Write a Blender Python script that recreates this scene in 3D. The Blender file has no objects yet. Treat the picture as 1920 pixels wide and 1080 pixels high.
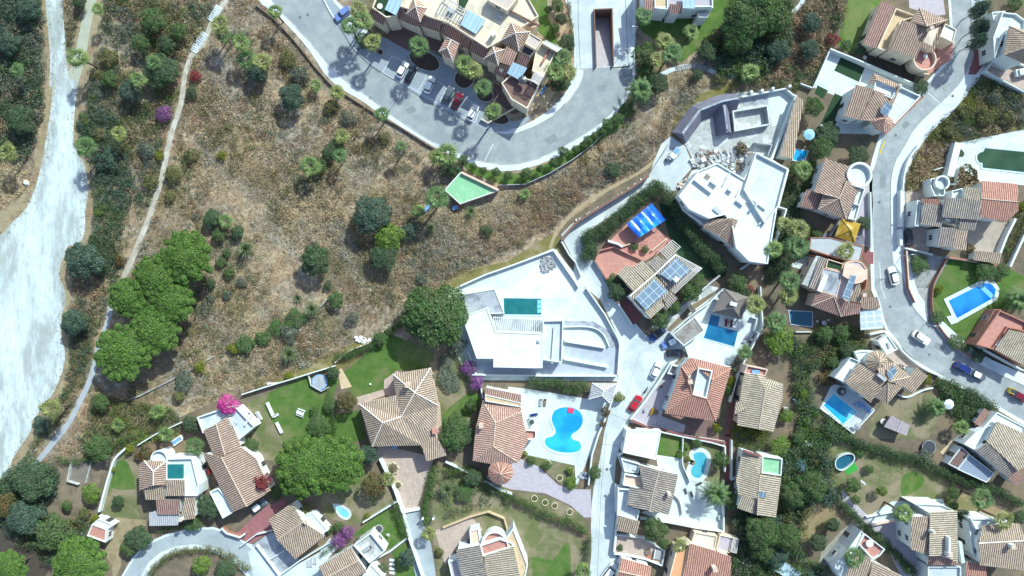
import bpy,math,random
import numpy as np
from mathutils import Vector,Matrix,geometry
random.seed(7);RNG = np.random.default_rng(7)
C = bpy.context.scene.collection
SC = bpy.context.scene
S = 0.13
H = 150.0
# ------------------------------------------------------------ camera, sky, sun, exposure
cd = bpy.data.cameras.new('camera');cam = bpy.data.objects.new('camera',cd);C.objects.link(cam)
cam.location = (0,0,H);cam.rotation_euler = (0,0,0)
cd.sensor_width = 36;cd.lens = 36 * H / (1920 * S);cd.clip_end = 5000;cd.clip_start = 1
SC.camera = cam
SUN_EL = math.radians(38.5)
sd = Vector((0.57,0.82,0)).normalized() * math.cos(SUN_EL) + Vector((0,0,math.sin(SUN_EL)))
wd = bpy.data.worlds.new("World");SC.world = wd;wd.use_nodes = True
nt = wd.node_tree;nt.nodes.clear()
sky = nt.nodes.new('ShaderNodeTexSky');sky.sky_type = 'NISHITA';sky.sun_disc = False
sky.sun_elevation = SUN_EL;sky.sun_rotation = math.atan2(sd.x,sd.y)
bg = nt.nodes.new('ShaderNodeBackground');bg.inputs[1].default_value = 0.15
wo = nt.nodes.new('ShaderNodeOutputWorld')
nt.links.new(sky.outputs[0],bg.inputs[0]);nt.links.new(bg.outputs[0],wo.inputs[0])
sl = bpy.data.lights.new('sun','SUN');sl.energy = 4.0;sl.angle = math.radians(0.5);sl.color = (0.895,1.0,0.925)
so = bpy.data.objects.new('sun',sl);C.objects.link(so);so.location = (60,90,120)
so.rotation_euler = sd.to_track_quat('Z','Y').to_euler()
SC.view_settings.view_transform = 'Standard';SC.view_settings.look = 'None'
SC.view_settings.exposure = 0.7;SC.view_settings.gamma = 1
try:
    SC.cycles.max_bounces = 5;SC.cycles.transparent_max_bounces = 4
except Exception: pass
# ------------------------------------------------------------ coordinates
ORG = [0,0,4.0]
def at(c,r): ORG[0] = 480 * c;ORG[1] = 270 * r;ORG[2] = 4.0
def full(): ORG[0] = 0;ORG[1] = 0;ORG[2] = 1.0
def q(s):
    if not isinstance(s,str): return list(s)
    out = []
    for t in s.split():
        a,b = t.split(',');out.append((ORG[0] + float(a) / ORG[2],ORG[1] + float(b) / ORG[2]))
    return out
def W(p,z=0.0):
    k = S * (H - z) / H
    return Vector(((p[0] - 960) * k,(540 - p[1]) * k,z))
def PW(s,z=0.0): return [W(p,z) for p in q(s)]
def cat(pts,n=5,closed=False):
    """Catmull-Rom through the points"""
    P = [Vector(p) for p in pts];N = len(P);out = []
    for i in range(N if closed else N - 1):
        if closed: a,b,c,d = P[(i-1) % N],P[i],P[(i+1) % N],P[(i+2) % N]
        else: a,b,c,d = P[max(i-1,0)],P[i],P[i+1],P[min(i+2,N-1)]
        for k in range(n):
            t = k / n
            out.append(0.5 * ((2*b) + (c-a)*t + (2*a-5*b+4*c-d)*t*t + (3*b-a-3*c+d)*t**3))
    if not closed: out.append(P[-1])
    return out
def area(P): return 0.5 * sum(P[i][0]*P[(i+1) % len(P)][1] - P[(i+1) % len(P)][0]*P[i][1] for i in range(len(P)))
def ccw(P):
    P = [Vector(p) for p in P]
    return P if area(P) > 0 else P[::-1]
def offset(P,d):
    """offset a CCW polygon inward by d (mitred)"""
    n = len(P);out = []
    for i in range(n):
        a,b,c = P[i-1].xy,P[i].xy,P[(i+1) % n].xy
        e1 = (b-a);e2 = (c-b)
        if e1.length < 1e-6: e1 = e2
        if e2.length < 1e-6: e2 = e1
        e1 = e1.normalized();e2 = e2.normalized()
        n1 = Vector((-e1.y,e1.x));n2 = Vector((-e2.y,e2.x));m = n1 + n2
        if m.length < 0.2: m = n1.copy()
        m = m / max(m.dot(n1),0.35)
        p = b + m * d
        out.append(Vector((p.x,p.y,P[i].z)))
    return out
def ptin(x,y,P):
    r = False;n = len(P);j = n - 1
    for i in range(n):
        if (P[i][1] > y) != (P[j][1] > y) and x < (P[j][0]-P[i][0])*(y-P[i][1])/(P[j][1]-P[i][1]) + P[i][0]: r = not r
        j = i
    return r
def npin(X,Y,P):
    r = np.zeros(X.shape,bool);n = len(P);j = n - 1
    for i in range(n):
        xi,yi,xj,yj = P[i][0],P[i][1],P[j][0],P[j][1]
        if yi != yj:
            c = ((yi > Y) != (yj > Y)) & (X < (xj-xi)*(Y-yi)/(yj-yi) + xi);r ^= c
        j = i
    return r
def resample(P,step):
    out = [P[0]];acc = 0
    for a,b in zip(P[:-1],P[1:]):
        L = (b-a).length
        if L < 1e-6: continue
        t = step - acc
        while t <= L: out.append(a.lerp(b,t/L));t += step
        acc = L - (t - step)
    return out
# ------------------------------------------------------------ materials
MATS = {}
def newmat(name):
    m = bpy.data.materials.new(name);m.use_nodes = True;t = m.node_tree
    b = t.nodes['Principled BSDF'];MATS[name] = m
    return m,t,b
def N(t,typ,**kw):
    n = t.nodes.new(typ)
    for k,v in kw.items(): setattr(n,k,v)
    return n
def math_(t,op,a,b=None,clamp=False):
    n = N(t,'ShaderNodeMath',operation=op);n.use_clamp = clamp
    for i,x in enumerate((a,b)):
        if x is None: continue
        if isinstance(x,(int,float)): n.inputs[i].default_value = x
        else: t.links.new(x,n.inputs[i])
    return n.outputs[0]
def rgb(c): return (c[0],c[1],c[2],1) if len(c) == 3 else c
def ramp(t,fac,stops):
    r = N(t,'ShaderNodeValToRGB');e = r.color_ramp.elements
    while len(e) < len(stops): e.new(0.5)
    for el,(p,c) in zip(e,stops): el.position = p;el.color = rgb(c)
    t.links.new(fac,r.inputs[0]);return r.outputs[0]
def mix(t,fac,a,b,mode='MIX'):
    n = N(t,'ShaderNodeMix',data_type='RGBA',blend_type=mode)
    for s,x in ((n.inputs[0],fac),(n.inputs[6],a),(n.inputs[7],b)):
        if isinstance(x,(int,float)): s.default_value = x
        elif isinstance(x,tuple): s.default_value = rgb(x)
        else: t.links.new(x,s)
    return n.outputs[2]
def noise(t,scale,detail=4,rough=0.55,vec=None,dist=0.0):
    n = N(t,'ShaderNodeTexNoise');n.inputs['Scale'].default_value = scale;n.inputs['Detail'].default_value = detail
    n.inputs['Roughness'].default_value = rough;n.inputs['Distortion'].default_value = dist
    if vec is None: vec = N(t,'ShaderNodeNewGeometry').outputs['Position']
    t.links.new(vec,n.inputs['Vector']);return n.outputs['Fac']
def bump(t,b,h,strength,dist=0.05):
    n = N(t,'ShaderNodeBump');n.inputs['Strength'].default_value = strength;n.inputs['Distance'].default_value = dist
    t.links.new(h,n.inputs['Height']);t.links.new(n.outputs[0],b.inputs['Normal'])
def M(name,c1,c2=None,sc=1.0,rough=0.85,c3=None,sc3=0.15,lo3=0.5,hi3=0.62,bmp=0.0,bsc=None,spec=0.25,detail=5,lo=0.35,hi=0.65,metal=0,grain=0.0):
    if name in MATS: return MATS[name]
    m,t,b = newmat(name)
    c2 = c2 or tuple(min(1,x*0.86) for x in c1)
    f = noise(t,sc,detail,0.62)
    col = ramp(t,f,[(lo,c1),(hi,c2)])
    if c3:
        g = noise(t,sc3,6,0.6,dist=0.6)
        g = ramp(t,g,[(lo3,(0,0,0)),(hi3,(1,1,1))])
        col = mix(t,g,col,c3)
    if grain:
        g = noise(t,9,3,0.7)
        col = mix(t,1.0,col,ramp(t,g,[(0.35,(1-grain,)*3),(0.65,(1,1,1))]),'MULTIPLY')
    t.links.new(col,b.inputs['Base Color'])
    b.inputs['Roughness'].default_value = rough;b.inputs['Specular IOR Level'].default_value = spec;b.inputs['Metallic'].default_value = metal
    if bmp: bump(t,b,noise(t,bsc or sc*4,5,0.65),bmp,0.1)
    return m
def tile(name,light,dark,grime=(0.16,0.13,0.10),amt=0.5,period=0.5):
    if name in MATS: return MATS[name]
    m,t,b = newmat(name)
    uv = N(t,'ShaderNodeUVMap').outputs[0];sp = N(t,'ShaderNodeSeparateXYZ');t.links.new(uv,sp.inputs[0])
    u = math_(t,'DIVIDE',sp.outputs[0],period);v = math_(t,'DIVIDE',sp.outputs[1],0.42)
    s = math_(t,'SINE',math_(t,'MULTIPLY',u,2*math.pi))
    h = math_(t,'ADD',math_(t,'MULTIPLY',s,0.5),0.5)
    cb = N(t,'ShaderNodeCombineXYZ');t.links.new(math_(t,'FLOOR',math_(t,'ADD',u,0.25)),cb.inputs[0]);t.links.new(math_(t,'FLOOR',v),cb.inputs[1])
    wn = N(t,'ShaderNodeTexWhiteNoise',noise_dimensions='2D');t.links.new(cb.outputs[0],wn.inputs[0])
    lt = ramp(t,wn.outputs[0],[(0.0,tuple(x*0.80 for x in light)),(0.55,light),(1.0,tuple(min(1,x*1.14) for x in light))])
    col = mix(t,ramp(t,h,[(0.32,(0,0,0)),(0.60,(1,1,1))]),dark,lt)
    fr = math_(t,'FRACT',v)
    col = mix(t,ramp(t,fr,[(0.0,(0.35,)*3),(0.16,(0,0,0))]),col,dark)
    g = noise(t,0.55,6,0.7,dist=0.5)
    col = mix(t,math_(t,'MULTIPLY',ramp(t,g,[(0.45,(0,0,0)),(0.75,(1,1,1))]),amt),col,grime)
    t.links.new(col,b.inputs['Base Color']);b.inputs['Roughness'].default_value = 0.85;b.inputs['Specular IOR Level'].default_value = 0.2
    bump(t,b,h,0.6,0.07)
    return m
def leafmat(name,dark,light,hue=None,tr=0.22):
    if name in MATS: return MATS[name]
    m,t,b = newmat(name)
    g = N(t,'ShaderNodeNewGeometry')
    col = ramp(t,g.outputs['Random Per Island'],[(0.0,dark),(1.0,light)])
    if hue:
        col = mix(t,ramp(t,noise(t,0.45,3),[(0.4,(0,0,0)),(0.66,(1,1,1))]),col,hue)
    t.links.new(col,b.inputs['Base Color']);b.inputs['Roughness'].default_value = 0.6;b.inputs['Specular IOR Level'].default_value = 0.25
    tl = N(t,'ShaderNodeBsdfTranslucent');t.links.new(col,tl.inputs[0])
    mx = N(t,'ShaderNodeMixShader');mx.inputs[0].default_value = tr
    t.links.new(b.outputs[0],mx.inputs[1]);t.links.new(tl.outputs[0],mx.inputs[2])
    t.links.new(mx.outputs[0],t.nodes['Material Output'].inputs[0])
    return m
def gridmat(name,cell,line,sx,sy,lw=0.06,rough=0.25,var=0.1):
    """rectangular cells with thin joints, in the face's own plane"""
    if name in MATS: return MATS[name]
    m,t,b = newmat(name)
    uv = N(t,'ShaderNodeUVMap').outputs[0];sp = N(t,'ShaderNodeSeparateXYZ');t.links.new(uv,sp.inputs[0])
    u = math_(t,'DIVIDE',sp.outputs[0],sx);v = math_(t,'DIVIDE',sp.outputs[1],sy)
    fu = math_(t,'FRACT',u);fv = math_(t,'FRACT',v)
    l = math_(t,'MAXIMUM',math_(t,'LESS_THAN',fu,lw/sx),math_(t,'LESS_THAN',fv,lw/sy))
    cb = N(t,'ShaderNodeCombineXYZ');t.links.new(math_(t,'FLOOR',u),cb.inputs[0]);t.links.new(math_(t,'FLOOR',v),cb.inputs[1])
    wn = N(t,'ShaderNodeTexWhiteNoise',noise_dimensions='2D');t.links.new(cb.outputs[0],wn.inputs[0])
    cc = ramp(t,wn.outputs[0],[(0,tuple(x*(1-var) for x in cell)),(1,tuple(min(1,x*(1+var)) for x in cell))])
    cc = mix(t,0.5,cc,ramp(t,noise(t,1.2,5),[(0.3,tuple(x*0.8 for x in cell)),(0.7,tuple(min(1,x*1.15) for x in cell))]))
    t.links.new(mix(t,l,cc,line),b.inputs['Base Color']);b.inputs['Roughness'].default_value = rough
    return m
def water(name,c1,c2,dp=None,sc=0.35):
    if name in MATS: return MATS[name]
    m,t,b = newmat(name)
    col = ramp(t,noise(t,sc,2),[(0.38,c1),(0.62,c2)])
    vo = N(t,'ShaderNodeTexVoronoi',feature='DISTANCE_TO_EDGE');vo.inputs['Scale'].default_value = 1.6
    nz = N(t,'ShaderNodeTexNoise');nz.inputs['Scale'].default_value = 1.5
    t.links.new(N(t,'ShaderNodeNewGeometry').outputs['Position'],nz.inputs['Vector']);t.links.new(nz.outputs['Color'],vo.inputs['Vector'])
    t.links.new(col,b.inputs['Base Color'])
    b.inputs['Roughness'].default_value = 0.06;b.inputs['Specular IOR Level'].default_value = 0.5
    bump(t,b,noise(t,2.5,3),0.12,0.05)
    return m
PLASTER = M('white_plaster',(0.64,0.68,0.66),(0.57,0.61,0.60),0.6,c3=(0.56,0.58,0.59),sc3=0.3,lo3=0.56,hi3=0.72)
PLASTERC = M('cream_plaster',(0.72,0.62,0.48),(0.62,0.52,0.39),0.6,c3=(0.5,0.42,0.32),sc3=0.4,lo3=0.56,hi3=0.75)
PLASTERP = M('pink_plaster',(0.66,0.50,0.40),(0.56,0.40,0.31),0.6)
WHITEFL = M('white_terrace',(0.58,0.64,0.62),(0.50,0.56,0.55),0.5,c3=(0.41,0.46,0.46),sc3=0.25,lo3=0.5,hi3=0.75,grain=0.08,bmp=0.1)
ROOFW = M('white_flat_roof',(0.66,0.71,0.69),(0.59,0.64,0.62),0.3,c3=(0.48,0.52,0.51),sc3=0.25,lo3=0.54,hi3=0.78,grain=0.06)
GREYCON = M('grey_concrete',(0.30,0.33,0.37),(0.40,0.43,0.47),0.7,c3=(0.20,0.22,0.26),sc3=0.25,bmp=0.15,grain=0.15)
DARKCON = M('dark_concrete',(0.13,0.13,0.17),(0.18,0.18,0.23),0.6,bmp=0.1)
RAWCON = M('raw_concrete',(0.50,0.52,0.50),(0.36,0.38,0.37),1.2,c3=(0.62,0.64,0.64),sc3=0.4,bmp=0.3,grain=0.3)
PALECON = M('pale_concrete',(0.40,0.45,0.465),(0.47,0.525,0.54),0.35,c3=(0.56,0.61,0.62),sc3=0.10,lo3=0.45,hi3=0.6,bmp=0.1,grain=0.08)
ASPH = M('asphalt_pale',(0.26,0.29,0.30),(0.34,0.37,0.375),0.45,c3=(0.22,0.25,0.28),sc3=0.10,lo3=0.48,hi3=0.72,bmp=0.15,grain=0.18,detail=8)
ASPH2 = M('asphalt_worn',(0.28,0.31,0.32),(0.38,0.41,0.42),0.5,c3=(0.235,0.265,0.29),sc3=0.16,lo3=0.46,hi3=0.7,bmp=0.15,grain=0.2,detail=8)
HAIRP = M('hairpin_surface',(0.31,0.36,0.385),(0.38,0.43,0.455),0.4,c3=(0.27,0.31,0.335),sc3=0.15,lo3=0.48,hi3=0.7,bmp=0.1,grain=0.15,detail=8)
SIDEW = M('sidewalk_pavers',(0.62,0.68,0.70),(0.54,0.60,0.63),0.7,c3=(0.46,0.51,0.54),sc3=0.25,lo3=0.52,hi3=0.72,grain=0.12)
PAVER = gridmat('parking_pavers',(0.27,0.31,0.35),(0.22,0.25,0.29),0.8,0.8,0.05,0.9,0.10)
PATIO = gridmat('patio_pavers',(0.42,0.33,0.28),(0.33,0.26,0.22),0.6,0.6,0.05,0.9,0.18)
TERRA = gridmat('terracotta_paving',(0.45,0.215,0.175),(0.36,0.17,0.14),0.7,0.7,0.04,0.85,0.14)
TERRAD = gridmat('dark_red_paving',(0.22,0.08,0.075),(0.17,0.06,0.06),0.5,0.5,0.04,0.85,0.2)
MAUVE = gridmat('mauve_paving',(0.40,0.36,0.40),(0.34,0.31,0.35),0.9,0.9,0.04,0.9,0.08)
BROWNF = gridmat('brown_tiled_floor',(0.16,0.095,0.085),(0.11,0.07,0.06),0.5,0.5,0.05,0.8,0.2)
SAND = M('sandy_floor',(0.60,0.47,0.30),(0.50,0.38,0.24),0.8,grain=0.15)
GRASS = M('green_lawn',(0.07,0.145,0.032),(0.115,0.19,0.05),0.5,rough=1.0,c3=(0.18,0.20,0.085),sc3=0.16,lo3=0.5,hi3=0.7,bmp=0.5,bsc=8,spec=0.05,grain=0.35)
GRASSD = M('patchy_lawn',(0.13,0.17,0.06),(0.19,0.18,0.10),0.5,rough=1.0,c3=(0.30,0.25,0.17),sc3=0.16,lo3=0.45,hi3=0.6,bmp=0.5,bsc=6,spec=0.05,grain=0.4)
TURF = M('artificial_turf',(0.03,0.062,0.034),(0.038,0.075,0.04),1.0,rough=1.0,spec=0.05,grain=0.2)  # base colour darkened to stand in for shade on the tarpaulin yard
SOIL = M('garden_soil',(0.22,0.175,0.13),(0.15,0.13,0.09),0.6,rough=1.0,c3=(0.25,0.19,0.13),sc3=0.14,bmp=0.6,bsc=5,spec=0.05,grain=0.4)
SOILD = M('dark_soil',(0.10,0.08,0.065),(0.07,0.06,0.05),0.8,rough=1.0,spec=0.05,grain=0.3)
DRYLAWN = M('dry_straw_lawn',(0.36,0.27,0.16),(0.27,0.21,0.12),0.6,rough=1.0,c3=(0.20,0.19,0.09),sc3=0.2,bmp=0.4,bsc=6,spec=0.05,grain=0.35)
OLIVEG = M('olive_bank',(0.17,0.17,0.05),(0.24,0.20,0.09),0.7,rough=1.0,c3=(0.32,0.26,0.15),sc3=0.3,bmp=0.5,bsc=6,spec=0.05,grain=0.4)
GREENCOURT = M('mint_court',(0.23,0.47,0.27),(0.20,0.42,0.24),0.3,c3=(0.30,0.52,0.32),sc3=0.3)
THATCH = M('grey_thatch',(0.26,0.23,0.21),(0.17,0.15,0.14),3.0,rough=1,bmp=0.6,bsc=10,grain=0.4)
YTHATCH = M('golden_cover',(0.46,0.30,0.035),(0.32,0.20,0.03),1.5,rough=0.9,c3=(0.55,0.42,0.16),sc3=0.5,grain=0.3)
STONE = M('rubble_stone',(0.48,0.47,0.45),(0.30,0.29,0.28),1.5,bmp=0.4,grain=0.4)
BROWNW = M('brown_brick_wall',(0.24,0.14,0.10),(0.17,0.10,0.08),2.0,grain=0.25)
REDW = M('terracotta_wall',(0.42,0.20,0.14),(0.33,0.15,0.11),1.0,grain=0.2)
WOOD = M('weathered_wood',(0.26,0.19,0.14),(0.18,0.13,0.10),2.0,grain=0.3)
WOODW = M('white_timber',(0.66,0.62,0.60),(0.56,0.52,0.50),2.0)
METAL = M('grey_metal',(0.42,0.44,0.46),(0.34,0.36,0.38),1.0,rough=0.45,spec=0.5)
DARKM = M('dark_metal',(0.04,0.045,0.05),(0.06,0.065,0.07),2.0,rough=0.4,spec=0.5)
TRUNK = M('trunk_bark',(0.17,0.13,0.10),(0.11,0.085,0.065),3.0,rough=1,grain=0.4)
GLASSD = M('window_glass',(0.03,0.045,0.06),(0.045,0.06,0.08),1.0,rough=0.08,spec=0.6)
GLASSP = gridmat('pale_glass_roof',(0.36,0.50,0.60),(0.20,0.27,0.33),1.1,60,0.08,0.2,0.06)
SOLAR = gridmat('solar_cells',(0.16,0.23,0.30),(0.50,0.56,0.60),1.7,1.7,0.11,0.25,0.12)
SOLARP = gridmat('pale_panel_roof',(0.34,0.42,0.46),(0.66,0.72,0.74),1.9,1.4,0.16,0.3,0.08)
RIDGE = M('ridge_mortar',(0.58,0.47,0.38),(0.45,0.35,0.27),2.0)
RIDGEW = M('white_ridge',(0.74,0.70,0.66),(0.62,0.58,0.53),2.0)
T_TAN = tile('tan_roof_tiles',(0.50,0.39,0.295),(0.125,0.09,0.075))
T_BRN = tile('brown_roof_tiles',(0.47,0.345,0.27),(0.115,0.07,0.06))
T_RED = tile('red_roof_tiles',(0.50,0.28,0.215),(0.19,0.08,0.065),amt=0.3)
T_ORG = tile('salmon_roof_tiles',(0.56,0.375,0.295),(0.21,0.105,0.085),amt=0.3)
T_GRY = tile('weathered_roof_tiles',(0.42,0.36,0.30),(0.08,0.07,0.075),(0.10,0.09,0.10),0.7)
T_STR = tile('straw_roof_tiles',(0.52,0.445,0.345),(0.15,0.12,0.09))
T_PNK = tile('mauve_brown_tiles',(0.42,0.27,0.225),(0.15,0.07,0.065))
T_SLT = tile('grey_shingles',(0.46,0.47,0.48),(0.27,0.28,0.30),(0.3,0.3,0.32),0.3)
W_CYAN = water('pool_water_turquoise',(0.01,0.25,0.58),(0.03,0.44,0.66),sc=0.14)
W_BLUE = water('pool_water_blue',(0.006,0.13,0.52),(0.02,0.24,0.66),sc=0.2)
W_TEAL = water('pool_water_teal',(0.012,0.125,0.135),(0.018,0.155,0.16))
W_DEEP = water('pool_water_deep',(0.008,0.11,0.24),(0.015,0.15,0.30))
W_GRN = water('pool_water_green',(0.018,0.048,0.022),(0.035,0.08,0.038),sc=0.15)
W_PALE = water('pool_water_pale',(0.16,0.50,0.66),(0.22,0.56,0.70))
W_DARK = water('pool_water_dark',(0.012,0.09,0.14),(0.018,0.11,0.17))
BLUETARP = M('blue_tarpaulin',(0.015,0.14,0.72),(0.01,0.10,0.60),0.6,rough=0.35,c3=(0.03,0.30,0.80),sc3=0.25,bmp=0.3,bsc=0.8,spec=0.5)
REDCAR = M('red_paint',(0.42,0.015,0.025),(0.40,0.014,0.023),1,rough=0.25,spec=0.6)
MAROON = M('maroon_paint',(0.16,0.008,0.022),(0.15,0.007,0.02),1,rough=0.25,spec=0.6)
WHITECAR = M('white_paint',(0.78,0.80,0.80),(0.76,0.78,0.78),1,rough=0.25,spec=0.6)
BLACKCAR = M('black_paint',(0.012,0.015,0.022),(0.015,0.018,0.025),1,rough=0.2,spec=0.6)
BLUECAR = M('blue_paint',(0.008,0.028,0.15),(0.008,0.025,0.14),1,rough=0.25,spec=0.6)
VIOCAR = M('periwinkle_paint',(0.14,0.22,0.48),(0.13,0.2,0.45),1,rough=0.25,spec=0.6)
GREYCAR = M('grey_paint',(0.10,0.12,0.14),(0.09,0.11,0.13),1,rough=0.25,spec=0.6)
YELLOW = M('yellow_paint',(0.65,0.50,0.02),(0.6,0.45,0.02),1,rough=0.4)
PINK = M('pink_plastic',(0.62,0.06,0.14),(0.58,0.05,0.12),1,rough=0.4)
LBLUE = M('light_blue_fabric',(0.18,0.36,0.62),(0.15,0.30,0.55),1)
CYANF = M('cyan_fabric',(0.30,0.55,0.62),(0.25,0.48,0.56),1)
BRGREEN = M('bright_green_mat',(0.04,0.32,0.05),(0.04,0.28,0.05),1)
FABRIC = M('grey_fabric',(0.34,0.35,0.37),(0.28,0.29,0.31),3)
REDF = M('maroon_cushion',(0.16,0.05,0.06),(0.13,0.04,0.05),1)
RUBBER = M('tyre_rubber',(0.02,0.02,0.02),(0.03,0.03,0.03),1)
LAMPG = M('lamp_glass',(0.75,0.76,0.74),(0.7,0.7,0.7),1,rough=0.2)
TAIL = M('tail_light_red',(0.35,0.01,0.01),(0.3,0.01,0.01),1,rough=0.2)
LINE = M('white_line_paint',(0.72,0.76,0.78),(0.60,0.64,0.67),2.0)
DLINE = M('dark_joint_or_shadow',(0.10,0.115,0.13),(0.14,0.155,0.17),2.0)
L_GREEN = leafmat('leaf_green',(0.05,0.105,0.035),(0.15,0.26,0.085),(0.125,0.165,0.075),0.4)
L_PINE = leafmat('leaf_stone_pine',(0.055,0.125,0.02),(0.20,0.35,0.07),(0.14,0.25,0.055),0.35)
L_DARK = leafmat('leaf_dark',(0.045,0.09,0.04),(0.125,0.205,0.10),(0.105,0.14,0.08),0.4)
L_BLUE = leafmat('leaf_bluish',(0.045,0.09,0.065),(0.13,0.21,0.15),(0.10,0.145,0.105),0.4)
L_BRIGHT = leafmat('leaf_bright',(0.05,0.11,0.012),(0.20,0.31,0.045),(0.13,0.19,0.05))
L_OLIVE = leafmat('leaf_olive',(0.07,0.08,0.025),(0.21,0.22,0.08),(0.16,0.15,0.07))
L_YEL = leafmat('leaf_yellowgreen',(0.09,0.12,0.012),(0.26,0.27,0.035),(0.16,0.19,0.02))
L_GREY = leafmat('leaf_greygreen',(0.055,0.075,0.055),(0.19,0.22,0.165),(0.13,0.15,0.11))
L_RUST = leafmat('leaf_rusty',(0.07,0.04,0.015),(0.20,0.13,0.05),(0.07,0.09,0.03))
L_MAG = leafmat('flower_magenta',(0.38,0.03,0.2),(0.78,0.11,0.46),(0.6,0.06,0.34))
L_PUR = leafmat('flower_purple',(0.16,0.045,0.20),(0.36,0.12,0.40),(0.20,0.10,0.18))
L_RED = leafmat('flower_crimson',(0.14,0.015,0.03),(0.38,0.04,0.07),(0.15,0.06,0.03))
L_PALM = leafmat('palm_frond',(0.03,0.065,0.012),(0.27,0.36,0.11),(0.11,0.17,0.06),0.15)
L_PALM2 = leafmat('palm_frond_yellow',(0.05,0.07,0.015),(0.36,0.39,0.13),(0.17,0.18,0.07),0.15)
L_PALMD = leafmat('palm_frond_dark',(0.03,0.075,0.025),(0.17,0.27,0.10),(0.10,0.16,0.06),0.2)
L_YUC = leafmat('yucca_blade',(0.05,0.075,0.03),(0.20,0.26,0.13),(0.12,0.16,0.07),0.1)
L_STRAW = leafmat('dry_straw',(0.46,0.37,0.215),(0.66,0.55,0.34),(0.50,0.40,0.25),0.25)
L_BROWN = leafmat('dry_brown',(0.25,0.17,0.105),(0.42,0.305,0.195),(0.34,0.225,0.145),0.2)
L_ASH = leafmat('dry_grey',(0.24,0.22,0.18),(0.42,0.40,0.33),(0.32,0.28,0.21),0.15)
L_SILV = leafmat('silver_leaf',(0.25,0.32,0.35),(0.5,0.6,0.65),(0.35,0.42,0.45),0.1)
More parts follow.
